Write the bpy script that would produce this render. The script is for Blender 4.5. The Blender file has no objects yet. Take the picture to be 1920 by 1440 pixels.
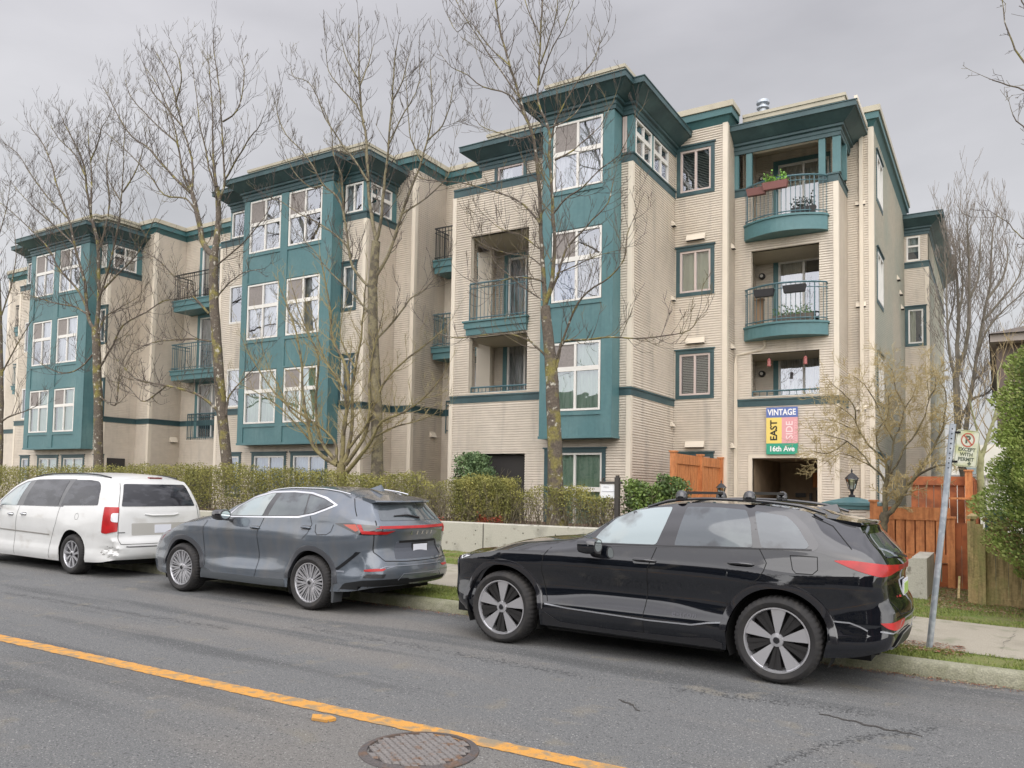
# street scene: apartment block, three parked cars, bare trees
import bpy, bmesh, math, random
from mathutils import Vector, Matrix
from mathutils.bvhtree import BVHTree
C = bpy.context.scene
CAMX, CAMY, CAMZ = (0.853816, -0.520423, 0.012563), (0.5203, 0.852334, -0.053057), (0.016904, 0.051838, 0.998512)
SKYGLOW, CLOUD, SUNE, EXPO = 4.1, 11.1, 1.6, 0.03
COL = C.collection
rnd = random.Random(7)

# ------------------------------------------------------------------ helpers
class MB:
    """collects geometry; build() links it as ONE mesh object"""
    def __init__(s): s.v = []; s.f = []
    def add(s, vs, fs):
        n = len(s.v); s.v.extend([tuple(p) for p in vs]); s.f.extend([tuple(i + n for i in f) for f in fs]); return s
    def quad(s, a, b, c, d): return s.add([a, b, c, d], [(0, 1, 2, 3)])
    def tri(s, a, b, c): return s.add([a, b, c], [(0, 1, 2)])
    def box(s, x0, x1, y0, y1, z0, z1):
        if x0 > x1: x0, x1 = x1, x0
        if y0 > y1: y0, y1 = y1, y0
        if z0 > z1: z0, z1 = z1, z0
        v = [(x0,y0,z0),(x1,y0,z0),(x1,y1,z0),(x0,y1,z0),(x0,y0,z1),(x1,y0,z1),(x1,y1,z1),(x0,y1,z1)]
        return s.add(v, [(0,3,2,1),(4,5,6,7),(0,1,5,4),(1,2,6,5),(2,3,7,6),(3,0,4,7)])
    def cbox(s, c, sx, sy, sz, m=None):
        v = [(x*sx/2, y*sy/2, z*sz/2) for z in (-1,1) for (x,y) in ((-1,-1),(1,-1),(1,1),(-1,1))]
        if m is not None: v = [tuple(m @ Vector(p)) for p in v]
        v = [(p[0]+c[0], p[1]+c[1], p[2]+c[2]) for p in v]
        return s.add(v, [(0,3,2,1),(4,5,6,7),(0,1,5,4),(1,2,6,5),(2,3,7,6),(3,0,4,7)])
    def tube(s, pts, rad, n=8, cap=True):
        pts = [Vector(p) for p in pts]
        if not isinstance(rad, (list, tuple)): rad = [rad]*len(pts)
        d0 = (pts[1]-pts[0]).normalized()
        up = Vector((0,0,1)) if abs(d0.z) < .9 else Vector((1,0,0))
        u = d0.cross(up).normalized(); base = len(s.v)
        for i, p in enumerate(pts):
            d = (pts[min(i+1,len(pts)-1)] - pts[max(i-1,0)]).normalized()
            u = (u - d*u.dot(d)).normalized(); w = d.cross(u)
            for k in range(n):
                a = 2*math.pi*k/n
                q = p + (u*math.cos(a) + w*math.sin(a))*rad[i]
                s.v.append((q.x,q.y,q.z))
        for i in range(len(pts)-1):
            for k in range(n):
                a = base+i*n+k; b = base+i*n+(k+1)%n
                s.f.append((a, b, b+n, a+n))
        if cap:
            s.f.append(tuple(base+k for k in range(n))[::-1]); s.f.append(tuple(base+(len(pts)-1)*n+k for k in range(n)))
        return s
    def lathe(s, prof, c=(0,0,0), n=24, axis='Z'):
        base = len(s.v)
        for r, h in prof:
            for k in range(n):
                a = 2*math.pi*k/n
                p = (r*math.cos(a), r*math.sin(a), h)
                if axis == 'Y': p = (p[0], h, p[1])
                if axis == 'X': p = (h, p[0], p[1])
                s.v.append((p[0]+c[0], p[1]+c[1], p[2]+c[2]))
        for i in range(len(prof)-1):
            for k in range(n):
                a = base+i*n+k; b = base+i*n+(k+1)%n
                s.f.append((a, b, b+n, a+n))
        return s
    def sweep(s, path, prof, closed_prof=False):
        """profile (out, z) swept along a plan path; out is to the right of travel"""
        P = [Vector((p[0], p[1])) for p in path]; base = len(s.v); m = len(prof)
        for i, p in enumerate(P):
            d1 = (P[i]-P[i-1]).normalized() if i > 0 else None
            d2 = (P[i+1]-P[i]).normalized() if i < len(P)-1 else None
            if d1 is None: d1 = d2
            if d2 is None: d2 = d1
            n1 = Vector((d1.y, -d1.x)); n2 = Vector((d2.y, -d2.x))
            nn = (n1+n2).normalized(); k = 1/max(.3, nn.dot(n1))
            for o, z in prof:
                q = p + nn*o*k; s.v.append((q.x, q.y, z))
        for i in range(len(P)-1):
            for j in range(m if closed_prof else m-1):
                a = base+i*m+j; b = base+i*m+(j+1)%m
                s.f.append((a, b, b+m, a+m))
        s.f.append(tuple(base+j for j in range(m))); s.f.append(tuple(base+(len(P)-1)*m+j for j in range(m))[::-1])
        return s
    def build(s, name, mat, parent=None, smooth=False, recalc=False):
        o = mkobj(name, s.v, s.f, mat, parent, smooth, recalc); return o

def wloc(o):
    l = Vector((0,0,0))
    while o is not None: l += o.location; o = o.parent
    return l
def mkobj(name, v, f, mat, parent=None, smooth=False, recalc=False):
    off = wloc(parent) if parent is not None else Vector((0,0,0))
    me = bpy.data.meshes.new(name)
    me.from_pydata([(p[0]-off.x, p[1]-off.y, p[2]-off.z) for p in v], [], f)
    if isinstance(mat, (list, tuple)):
        for m in mat: me.materials.append(m)
    elif mat: me.materials.append(mat)
    if recalc:
        bm = bmesh.new(); bm.from_mesh(me); bmesh.ops.recalc_face_normals(bm, faces=bm.faces); bm.to_mesh(me); bm.free()
    if smooth:
        me.shade_smooth()
        if smooth != True: me.set_sharp_from_angle(angle=math.radians(smooth))
    me.update()
    o = bpy.data.objects.new(name, me); COL.objects.link(o)
    if parent is not None: o.parent = parent
    return o
def tag(o, label=None, cat=None, group=None, kind=None):
    if label: o['label'] = label
    if cat: o['category'] = cat
    if group: o['group'] = group
    if kind: o['kind'] = kind
    return o
def empty(name, loc, label, cat, group=None):
    o = bpy.data.objects.new(name, None); o.location = loc; o.empty_display_size = .2
    COL.objects.link(o); return tag(o, label, cat, group)
def struct(o): o['kind'] = 'structure'; return o
def lerp(a, b, t): return a+(b-a)*t
def interp(tab, x):
    if x <= tab[0][0]: return tab[0][1]
    for (a, va), (b, vb) in zip(tab, tab[1:]):
        if x <= b: return va+(vb-va)*(x-a)/(b-a)
    return tab[-1][1]
def cinterp(tab, x):
    """smooth (Catmull-Rom, clamped) interpolation"""
    n = len(tab)
    if x <= tab[0][0]: return tab[0][1]
    if x >= tab[-1][0]: return tab[-1][1]
    for i in range(n-1):
        if x <= tab[i+1][0]:
            x0, y0 = tab[i]; x1, y1 = tab[i+1]
            h = x1-x0; t = (x-x0)/h
            s1 = (y1-y0)/h
            sp = (y0-tab[i-1][1])/(x0-tab[i-1][0]) if i > 0 else s1
            sn = (tab[i+2][1]-y1)/(tab[i+2][0]-x1) if i < n-2 else s1
            def lim(a, b): return 0 if a*b <= 0 else 2*a*b/(a+b)
            m0 = lim(sp, s1) if i > 0 else s1; m1 = lim(s1, sn) if i < n-2 else s1
            return (2*t**3-3*t**2+1)*y0+(t**3-2*t*t+t)*h*m0+(-2*t**3+3*t*t)*y1+(t**3-t*t)*h*m1

# ------------------------------------------------------------------ materials
def mat(name, col, rough=.6, metal=0, spec=.5, coat=0, noise=None, bump=None, emit=None, alpha=None, sheen=None):
    """noise: (scale, amount[, detail]) brightness variation; or list of (col2, scale, lo, hi) mixes; bump: (scale, strength)"""
    m = bpy.data.materials.new(name); m.use_nodes = True; nt = m.node_tree; N = nt.nodes; L = nt.links
    b = N['Principled BSDF']
    b.inputs['Base Color'].default_value = (*col, 1); b.inputs['Roughness'].default_value = rough
    b.inputs['Metallic'].default_value = metal; b.inputs['Specular IOR Level'].default_value = spec
    b.inputs['Coat Weight'].default_value = coat; b.inputs['Coat Roughness'].default_value = .03
    tc = N.new('ShaderNodeTexCoord'); geo = N.new('ShaderNodeNewGeometry')
    cur = None
    if noise:
        for it in (noise if isinstance(noise, list) else [noise]):
            nz = N.new('ShaderNodeTexNoise'); L.new(geo.outputs['Position'], nz.inputs['Vector'])
            if len(it) == 2 or len(it) == 3:
                nz.inputs['Scale'].default_value = it[0]; nz.inputs['Detail'].default_value = it[2] if len(it) > 2 else 4
                mr = N.new('ShaderNodeMapRange'); mr.inputs['From Min'].default_value = .3; mr.inputs['From Max'].default_value = .7
                mr.inputs['To Min'].default_value = 1-it[1]; mr.inputs['To Max'].default_value = 1+it[1]; mr.clamp = True
                L.new(nz.outputs['Fac'], mr.inputs['Value'])
                mx = N.new('ShaderNodeVectorMath'); mx.operation = 'SCALE'
                if cur: L.new(cur, mx.inputs[0])
                else: mx.inputs[0].default_value = col
                L.new(mr.outputs['Result'], mx.inputs['Scale']); cur = mx.outputs[0]
            else:
                c2, sc, lo, hi = it[:4]
                nz.inputs['Scale'].default_value = sc; nz.inputs['Detail'].default_value = 5
                if len(it) > 4:
                    mp = N.new('ShaderNodeMapping'); mp.inputs['Scale'].default_value = it[4]
                    L.new(geo.outputs['Position'], mp.inputs['Vector']); L.new(mp.outputs[0], nz.inputs['Vector'])
                mr = N.new('ShaderNodeMapRange'); mr.inputs['From Min'].default_value = lo; mr.inputs['From Max'].default_value = hi; mr.clamp = True
                L.new(nz.outputs['Fac'], mr.inputs['Value'])
                mx = N.new('ShaderNodeMix'); mx.data_type = 'RGBA'
                L.new(mr.outputs['Result'], mx.inputs['Factor'])
                if cur: L.new(cur, mx.inputs['A'])
                else: mx.inputs['A'].default_value = (*col, 1)
                mx.inputs['B'].default_value = (*c2, 1); cur = mx.outputs['Result']
        L.new(cur, b.inputs['Base Color'])
    if bump:
        prev = None
        for sc, st in (bump if isinstance(bump, list) else [bump]):
            nz = N.new('ShaderNodeTexNoise'); L.new(geo.outputs['Position'], nz.inputs['Vector']); nz.inputs['Scale'].default_value = sc; nz.inputs['Detail'].default_value = 4
            bp = N.new('ShaderNodeBump'); bp.inputs['Strength'].default_value = st; bp.inputs['Distance'].default_value = .02
            L.new(nz.outputs['Fac'], bp.inputs['Height'])
            if prev: L.new(prev, bp.inputs['Normal'])
            prev = bp.outputs[0]
        L.new(prev, b.inputs['Normal'])
    if emit: b.inputs['Emission Color'].default_value = (*emit[0], 1); b.inputs['Emission Strength'].default_value = emit[1]
    return m
def glassmat(name, tint, refl=.35, rough=.01, trans=.75):
    m = bpy.data.materials.new(name); m.use_nodes = True; N = m.node_tree.nodes; L = m.node_tree.links
    for n in list(N): N.remove(n)
    out = N.new('ShaderNodeOutputMaterial'); tr = N.new('ShaderNodeBsdfTransparent'); tr.inputs[0].default_value = (*tint, 1)
    gl = N.new('ShaderNodeBsdfGlossy'); gl.inputs['Roughness'].default_value = rough; gl.inputs[0].default_value = (.9,.93,1,1)
    fr = N.new('ShaderNodeFresnel'); fr.inputs[0].default_value = 1.5
    ma = N.new('ShaderNodeMath'); ma.operation = 'MULTIPLY_ADD'; ma.inputs[1].default_value = 1.6; ma.inputs[2].default_value = refl; ma.use_clamp = True
    geo = N.new('ShaderNodeNewGeometry'); nz = N.new('ShaderNodeTexNoise'); nz.inputs['Scale'].default_value = 1.3
    bp = N.new('ShaderNodeBump'); bp.inputs['Strength'].default_value = .06; bp.inputs['Distance'].default_value = .1
    L.new(geo.outputs['Position'], nz.inputs['Vector']); L.new(nz.outputs['Fac'], bp.inputs['Height']); L.new(bp.outputs[0], gl.inputs['Normal'])
    mx = N.new('ShaderNodeMixShader')
    L.new(fr.outputs[0], ma.inputs[0]); L.new(ma.outputs[0], mx.inputs[0]); L.new(tr.outputs[0], mx.inputs[1]); L.new(gl.outputs[0], mx.inputs[2]); L.new(mx.outputs[0], out.inputs[0])
    return m
M = {}
BE = (.66,.595,.505)
M['siding'] = mat('siding_beige', BE, .55, noise=[((.57,.505,.415), .35, .42, .7), ((.47,.425,.36), 1.1, .53, .75, (3,3,.35)), (5, .05)], bump=(40,.08))
M['siding_green'] = mat('siding_mossy', (.54,.50,.41), .6, noise=[((.45,.46,.385), .5, .35, .6), (6,.08)])
M['trim'] = mat('trim_beige', (.68,.61,.50), .5, noise=(2,.04))
M['teal'] = mat('paint_teal', (.072,.168,.178), .5, noise=[((.105,.205,.21), 1.2, .45, .75), ((.07,.16,.17), 3, .5,.7,(4,4,.5)), (12,.05)])
M['teal_mid'] = mat('paint_teal_mid', (.032,.070,.077), .5, noise=[((.055,.11,.115), 1.5, .45, .75), (12,.06)])
M['teal_dark'] = mat('paint_teal_deep', (.045,.125,.13), .5, noise=(3,.08))
M['soffit'] = mat('soffit_beige', (.42,.37,.28), .6, noise=(3,.05))
M['white'] = mat('vinyl_white', (.72,.70,.65), .35, noise=(4,.03))
M['pinkwhite'] = mat('vinyl_almond', (.55,.46,.42), .4)
M['roofcap'] = mat('roof_cap_tan', (.40,.365,.275), .45, noise=(3,.1))
M['roofflat'] = mat('roof_membrane', (.16,.16,.15), .9, noise=(2,.2))
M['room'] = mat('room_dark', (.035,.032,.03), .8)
M['roomwarm'] = mat('lobby_warm_light_tone', (.26,.19,.125), .8, noise=(3,.2))  # warm lobby light put into the wall colour, no lamp built
M['glass'] = glassmat('window_glass', (.80,.86,.83), .16)
M['glass_up'] = glassmat('window_glass_reflective', (.84,.86,.89), .24, .02)
M['screen'] = mat('insect_screen', (.26,.235,.22), .8, noise=(30,.15))
M['blind'] = mat('curtain_white', (.68,.68,.66), .8, noise=[((.34,.38,.35), 5, .45,.6, (3,3,.4))])
M['blindgreen'] = mat('curtain_green', (.52,.64,.53), .8, noise=[((.34,.48,.37), 3.5, .48,.66, (3,3,.4))])
M['blindcream'] = mat('blind_cream', (.72,.68,.55), .8, noise=(3,.05))
M['blindblue'] = mat('curtain_blue', (.32,.45,.60), .8, noise=[((.15,.25,.45), 6, .45,.55, (4,4,.5))])
M['rail'] = mat('railing_teal_metal', (.06,.13,.15), .35, spec=.6)
M['rail_dark'] = mat('railing_dark_metal', (.03,.035,.035), .4)
M['concrete'] = mat('concrete_wall', (.42,.405,.345), .9, noise=[((.28,.27,.23), 2.2, .52, .75), ((.20,.185,.15), 9, .62, .72), (60,.12)], bump=[(50,.35),(8,.2)])
M['walk'] = mat('sidewalk_concrete', (.33,.30,.24), .9, noise=[((.24,.22,.17), 1.1, .45, .7), ((.19,.20,.13), 3.0, .58,.75), (90,.18)], bump=(90,.35))
M['kerb'] = mat('kerb_concrete', (.28,.275,.20), .9, noise=[((.17,.175,.10), 3.0, .42, .62), (70,.25)], bump=[(60,.5),(9,.4)])
M['bark'] = mat('bark_mossy', (.105,.085,.065), .9, noise=[((.19,.165,.05), 3, .52, .64), ((.38,.36,.30), 9, .60,.66), (25,.35)], bump=[(30,.9),(9,.5)])
M['bark_yellow'] = mat('bark_lichen', (.19,.165,.10), .9, noise=[((.10,.085,.06), 6, .48, .58), (25,.25)], bump=(30,.7))
M['twig'] = mat('twig_grey_brown', (.075,.06,.05), .9, noise=[((.15,.125,.06), 1.5,.52,.68)])
M['twig_tan'] = mat('twig_tan', (.29,.225,.12), .9, noise=(3,.2))
M['cedar'] = mat('fence_stain_orange', (.55,.215,.075), .6, noise=[((.38,.13,.04), 3, .45, .65, (6,6,.8)), (18,.12)], bump=(40,.2))
M['cedar_dk'] = mat('fence_stain_rust', (.40,.12,.04), .7, noise=[((.24,.075,.03), 4, .45, .6)])
M['wood'] = mat('fence_weathered', (.40,.30,.14), .85, noise=[((.22,.17,.075), 4, .45, .65, (6,6,.7)), ((.26,.26,.09), 1.6,.5,.65), (30,.15)], bump=(35,.4))
M['chrome'] = mat('chrome', (.75,.76,.78), .12, 1)
M['blackplastic'] = mat('black_plastic', (.018,.018,.02), .45)
M['blackgloss'] = mat('black_gloss', (.006,.006,.008), .06, spec=.6, coat=1)
M['rubber'] = mat('tyre_rubber', (.022,.021,.021), .8, noise=[((.045,.041,.036), 9, .5,.75)], bump=(60,.2))
M['dark'] = mat('underbody_dark', (.006,.006,.006), .9)
M['galv'] = mat('galvanised_steel', (.36,.40,.44), .42, .55, noise=[((.50,.53,.56), 14, .48,.6)])
M['iron'] = mat('cast_iron', (.085,.075,.072), .75, noise=[((.12,.075,.05), 9,.5,.65), (60,.25)], bump=(80,.4))
# ------------------------------------------------------------------ camera, sky, sun
cam = bpy.data.cameras.new('camera'); co = bpy.data.objects.new('camera', cam); COL.objects.link(co); C.camera = co
cam.sensor_width = 36; cam.lens = 36*1494/1920; cam.shift_y = (839-720)/1920; cam.clip_end = 2000
Rm = Matrix((CAMX, CAMY, CAMZ))
# columns: right, up, -forward in world axes
right = Vector((Rm[0][0], Rm[1][0], Rm[2][0])); fwd = Vector((Rm[0][1], Rm[1][1], Rm[2][1])); up = Vector((Rm[0][2], Rm[1][2], Rm[2][2]))
co.matrix_world = Matrix(((right.x, up.x, -fwd.x, 0), (right.y, up.y, -fwd.y, 0), (right.z, up.z, -fwd.z, 0), (0,0,0,1)))
W = bpy.data.worlds.new('World'); C.world = W; W.use_nodes = True
N = W.node_tree.nodes; L = W.node_tree.links; bg = N['Background']
SUN_EL, SUN_AZ = math.radians(46), math.radians(156)     # azimuth clockwise from +Y
sky = N.new('ShaderNodeTexSky'); sky.sky_type = 'NISHITA'; sky.sun_disc = False; sky.sun_elevation = SUN_EL; sky.sun_rotation = SUN_AZ
sky.air_density = 1; sky.dust_density = 4; sky.ozone_density = 1
tc = N.new('ShaderNodeTexCoord'); sv = (math.sin(SUN_AZ)*math.cos(SUN_EL), math.cos(SUN_AZ)*math.cos(SUN_EL), math.sin(SUN_EL))
nrm = N.new('ShaderNodeVectorMath'); nrm.operation = 'NORMALIZE'; L.new(tc.outputs['Generated'], nrm.inputs[0])
dt = N.new('ShaderNodeVectorMath'); dt.operation = 'DOT_PRODUCT'; L.new(nrm.outputs[0], dt.inputs[0]); dt.inputs[1].default_value = sv
glow = N.new('ShaderNodeMapRange'); glow.interpolation_type = 'SMOOTHERSTEP'; L.new(dt.outputs['Value'], glow.inputs['Value'])
glow.inputs['From Min'].default_value = -.7; glow.inputs['From Max'].default_value = 1; glow.inputs['To Min'].default_value = 1; glow.inputs['To Max'].default_value = SKYGLOW
sp = N.new('ShaderNodeSeparateXYZ'); L.new(nrm.outputs[0], sp.inputs[0])
el = N.new('ShaderNodeValToRGB'); L.new(sp.outputs['Z'], el.inputs[0])
cr = el.color_ramp; cr.elements[0].position = 0; cr.elements[0].color = (.98,.965,.955,1); cr.elements[1].position = 1; cr.elements[1].color = (.75,.735,.79,1)
e = cr.elements.new(.25); e.color = (.80,.785,.785,1); e = cr.elements.new(.5); e.color = (.575,.56,.575,1)
mp = N.new('ShaderNodeMapping'); mp.inputs['Scale'].default_value = (1,1,3); L.new(nrm.outputs[0], mp.inputs[0])
nz = N.new('ShaderNodeTexNoise'); nz.inputs['Scale'].default_value = 2.3; nz.inputs['Detail'].default_value = 6; L.new(mp.outputs[0], nz.inputs['Vector'])
cl = N.new('ShaderNodeMapRange'); L.new(nz.outputs['Fac'], cl.inputs['Value']); cl.inputs['From Min'].default_value = .3; cl.inputs['From Max'].default_value = .7; cl.inputs['To Min'].default_value = .80; cl.inputs['To Max'].default_value = 1.13
m1 = N.new('ShaderNodeMath'); m1.operation = 'MULTIPLY'; L.new(glow.outputs[0], m1.inputs[0]); L.new(cl.outputs[0], m1.inputs[1])
m3 = N.new('ShaderNodeMath'); m3.operation = 'MULTIPLY'; L.new(m1.outputs[0], m3.inputs[0]); m3.inputs[1].default_value = CLOUD
sc = N.new('ShaderNodeVectorMath'); sc.operation = 'SCALE'; L.new(el.outputs[0], sc.inputs[0]); L.new(m3.outputs[0], sc.inputs['Scale'])
ad = N.new('ShaderNodeVectorMath'); ad.operation = 'ADD'; ns = N.new('ShaderNodeVectorMath'); ns.operation = 'SCALE'; ns.inputs['Scale'].default_value = .4; L.new(sky.outputs[0], ns.inputs[0]); L.new(ns.outputs[0], ad.inputs[0]); L.new(sc.outputs[0], ad.inputs[1])
L.new(ad.outputs[0], bg.inputs['Color']); bg.inputs['Strength'].default_value = .06
sl = bpy.data.lights.new('sun', 'SUN'); sl.energy = SUNE; sl.angle = math.radians(70); sl.color = (1,.975,.94)
so = bpy.data.objects.new('sun', sl); COL.objects.link(so); so.rotation_euler = (Vector(sv)).to_track_quat('Z','Y').to_euler(); so.location = (0,0,30)
C.view_settings.view_transform = 'Standard'; C.view_settings.look = 'None'; C.view_settings.exposure = EXPO; C.view_settings.gamma = 1
# ------------------------------------------------------------------ the apartment building
PITCH = .0635
B = empty('apartment_building', (-12, 20, -1.6), 'four storey beige clapboard apartment block with teal bays, cornices and balconies behind the parked cars', 'building')
# plane spec: ('F', Y) faces -Y, ('R', X) faces +X, ('L', X) faces -X
def P(pl, a, out, z):
    k, c = pl
    return (a, c-out, z) if k == 'F' else ((c+out, a, z) if k == 'R' else (c-out, a, z))
def pbox(mb, pl, a0, a1, o0, o1, z0, z1):
    p = P(pl, a0, o0, z0); q = P(pl, a1, o1, z1); return mb.box(p[0], q[0], p[1], q[1], p[2], q[2])
def split(a0, a1, z0, z1, holes):
    zs = sorted({z0, z1, *[h[2] for h in holes if z0 < h[2] < z1], *[h[3] for h in holes if z0 < h[3] < z1]})
    out = []
    for za, zb in zip(zs, zs[1:]):
        cuts = sorted((h[0], h[1]) for h in holes if h[2] <= za+1e-6 and h[3] >= zb-1e-6)
        x = a0
        for h0, h1 in cuts:
            if h0 > x: out.append((x, min(h0, a1), za, zb))
            x = max(x, h1)
        if x < a1: out.append((x, a1, za, zb))
    return out
def boards(mb, pl, a0, a1, z0, z1, holes=(), proud=.026):
    for (x0, x1, za, zb) in split(a0, a1, z0, z1, holes):
        k = math.floor(za/PITCH)
        while k*PITCH < zb-1e-4:
            b0 = k*PITCH
            S_ = [(b0, proud), (b0+PITCH*.56, proud*.9), (b0+PITCH*.66, proud*.15), (b0+PITCH, 0)]
            if b0 >= za-1e-5: mb.quad(P(pl,x0,0,b0), P(pl,x1,0,b0), P(pl,x1,proud,b0), P(pl,x0,proud,b0))
            for (u0, o0), (u1, o1) in zip(S_, S_[1:]):
                lo = max(za, u0); hi = min(zb, u1)
                if hi-lo < 1e-5: continue
                ol = lerp(o0, o1, (lo-u0)/(u1-u0)); oh = lerp(o0, o1, (hi-u0)/(u1-u0))
                mb.quad(P(pl,x0,ol,lo), P(pl,x1,ol,lo), P(pl,x1,oh,hi), P(pl,x0,oh,hi))
            k += 1
def reveal(mb, pl, h, depth, sides='lrtb'):
    a0, a1, z0, z1 = h
    if 'l' in sides: mb.quad(P(pl,a0,0.005,z0),P(pl,a0,0.005,z1),P(pl,a0,-depth,z1),P(pl,a0,-depth,z0))
    if 'r' in sides: mb.quad(P(pl,a1,0.005,z0),P(pl,a1,0.005,z1),P(pl,a1,-depth,z1),P(pl,a1,-depth,z0))
    if 't' in sides: mb.quad(P(pl,a0,0.005,z1),P(pl,a1,0.005,z1),P(pl,a1,-depth,z1),P(pl,a0,-depth,z1))
    if 'b' in sides: mb.quad(P(pl,a0,0.005,z0),P(pl,a1,0.005,z0),P(pl,a1,-depth,z0),P(pl,a0,-depth,z0))
WCOUNT = [0]
def window(pl, a0, a1, z0, z1, lay='slide', trim=True, cover='blind', glass='glass', frame='white', screens=(), tz=None, cov=(0,1,0,1), out=.02, label=None):
    """a framed window: white frame part with trim, pane, curtain as sub-parts"""
    fw = .05; mf = MB()
    pbox(mf, pl, a0, a1, -.05, out, z1-fw, z1); pbox(mf, pl, a0, a1, -.05, out, z0, z0+fw)
    pbox(mf, pl, a0, a0+fw, -.05, out, z0+fw, z1-fw); pbox(mf, pl, a1-fw, a1, -.05, out, z0+fw, z1-fw)
    am = (a0+a1)/2
    if lay in ('slide', 'grid'): pbox(mf, pl, am-.028, am+.028, -.045, out-.004, z0+fw, z1-fw)
    if lay in ('grid', 'dh'):
        t = tz if tz is not None else lerp(z0, z1, .6)
        if lay == 'grid':
            pbox(mf, pl, a0+fw, am-.028, -.045, out-.004, t-.055, t+.055); pbox(mf, pl, am+.028, a1-fw, -.045, out-.004, t-.055, t+.055)
        else: pbox(mf, pl, a0+fw, a1-fw, -.045, out-.004, t-.03, t+.03)
    f = mf.build('window', M[frame], B)
    if label: f['label'] = label
    if trim:
        w = .10; mt = MB()
        pbox(mt, pl, a0-w, a1+w, 0, .045, z1+.002, z1+w); pbox(mt, pl, a0-w-.03, a1+w+.03, 0, .075, z1+w, z1+w+.035)
        pbox(mt, pl, a0-w, a1+w, 0, .04, z0-w, z0-.002); pbox(mt, pl, a0-w, a0-.002, 0, .04, z0, z1); pbox(mt, pl, a1+.002, a1+w, 0, .04, z0, z1)
        mt.build('trim', M['teal_mid'], f)
    mp = MB(); mp.quad(P(pl,a0+fw,-.02,z0+fw),P(pl,a1-fw,-.02,z0+fw),P(pl,a1-fw,-.02,z1-fw),P(pl,a0+fw,-.02,z1-fw)); mp.build('pane', M[glass], f)
    if screens:
        ms = MB(); t = tz if tz is not None else z0+fw
        pbox(ms, pl, a0+fw, am-.028, -.012, -.004, t+.055, z1-fw); ms.build('insect_screen', M['screen'], f)
    WCOUNT[0] += 1; wr = random.Random(WCOUNT[0]*7)
    if cover == 'blind' and cov == (0,1,0,1):
        q_ = wr.random()
        if q_ < .25: cov = (0, wr.uniform(.3,.55), 0, 1)
        elif q_ < .5: cov = (0, 1, wr.uniform(.25,.6), 1)
        elif q_ < .62: cov = (wr.uniform(.5,.7), 1, 0, 1)
        if wr.random() < .3: cover = wr.choice(['blindcream','blindgreen','blindblue'])
    if cover:
        mc = MB(); c0, c1, b0, b1 = cov; n = max(6, int((a1-a0)/.05)); x0 = lerp(a0,a1,c0); x1 = lerp(a0,a1,c1); y0 = lerp(z0,z1,b0); y1 = lerp(z0,z1,b1)
        if cover in ('slats',):
            k = int((y1-y0)/.045)
            for i in range(k):
                z = y0+i*.045; mc.quad(P(pl,x0+.05,-.10,z),P(pl,x1-.05,-.10,z),P(pl,x1-.05,-.135,z+.026),P(pl,x0+.05,-.135,z+.026))
            mc.build('venetian_blind', M['white'], f)
        else:
            for i in range(n):
                u0 = lerp(x0,x1,i/n); u1 = lerp(x0,x1,(i+1)/n); d0 = .12+.025*math.sin(i*1.9+a0*3); d1 = .12+.025*math.sin((i+1)*1.9+a0*3)
                mc.quad(P(pl,u0,-d0,y0),P(pl,u1,-d1,y0),P(pl,u1,-d1,y1),P(pl,u0,-d0,y1))
            mc.build('curtain', M[cover], f)
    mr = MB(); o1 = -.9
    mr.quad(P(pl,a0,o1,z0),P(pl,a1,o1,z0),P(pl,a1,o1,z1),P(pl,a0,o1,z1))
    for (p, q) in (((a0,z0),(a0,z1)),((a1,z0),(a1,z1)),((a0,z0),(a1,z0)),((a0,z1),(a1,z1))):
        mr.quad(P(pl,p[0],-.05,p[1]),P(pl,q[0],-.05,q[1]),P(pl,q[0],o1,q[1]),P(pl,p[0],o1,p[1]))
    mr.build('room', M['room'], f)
    return f
class Auto:
    """every sweep / box run becomes a part of its own"""
    def __init__(s, name, mt): s.n = name; s.m = mt
    def sweep(s, path, prof): return MB().sweep(path, prof).build(s.n, M[s.m], B)
walls = MB(); gwall = MB(); boardsC = MB(); belt = Auto('belt_course', 'teal_mid'); rev = MB()
FL = []
def flush():
    for nm, m_, k in FL:
        if m_.v: m_.build(nm, M[k], B); m_.v = []; m_.f = []
ZT = 9.9; ZB = -1.75
def corner(x, y, z0, z1, w=.09, o=.03):     # corner board, outer corner of a -Y face and a +X face
    boardsC.box(x-w, x+o, y-o, y, z0, z1); boardsC.box(x, x+o, y, y+w, z0, z1); boardsC.build('corner_board', M['trim'], B); boardsC.v = []; boardsC.f = []
def cornerL(x, y, z0, z1, w=.09, o=.03):
    boardsC.box(x-o, x+w, y-o, y, z0, z1); boardsC.box(x-o, x, y, y+w, z0, z1); boardsC.build('corner_board', M['trim'], B); boardsC.v = []; boardsC.f = []
BELT = [(0,2.24),(.035,2.24),(.035,2.40),(.055,2.40),(.055,2.44),(0,2.45)]
SILL = [(0,7.84),(.035,7.84),(.035,8.02),(.06,8.02),(.06,8.06),(0,8.08)]
ENT = [(0,8.98),(.05,8.98),(.05,9.07),(.07,9.09),(.07,9.17),(.13,9.19),(.13,9.25),(.16,9.26)]
COR = [(.16,9.26),(.44,9.46),(.48,9.46),(.48,9.58),(.50,9.59),(.50,9.61),(.10,9.64),(0,9.64)]
LIP = [(0,9.64),(.06,9.64),(.06,9.84),(.19,9.86),(.19,9.97),(.22,9.97),(.22,10.05),(-.3,10.06)]
LIPT = [(0,9.60),(.12,9.80),(.18,9.80),(.18,9.97),(0,9.97)]
LIPB = [(0,9.975),(.20,9.975),(.22,9.98),(.22,10.13),(.19,10.14),(-.3,10.14)]
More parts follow.
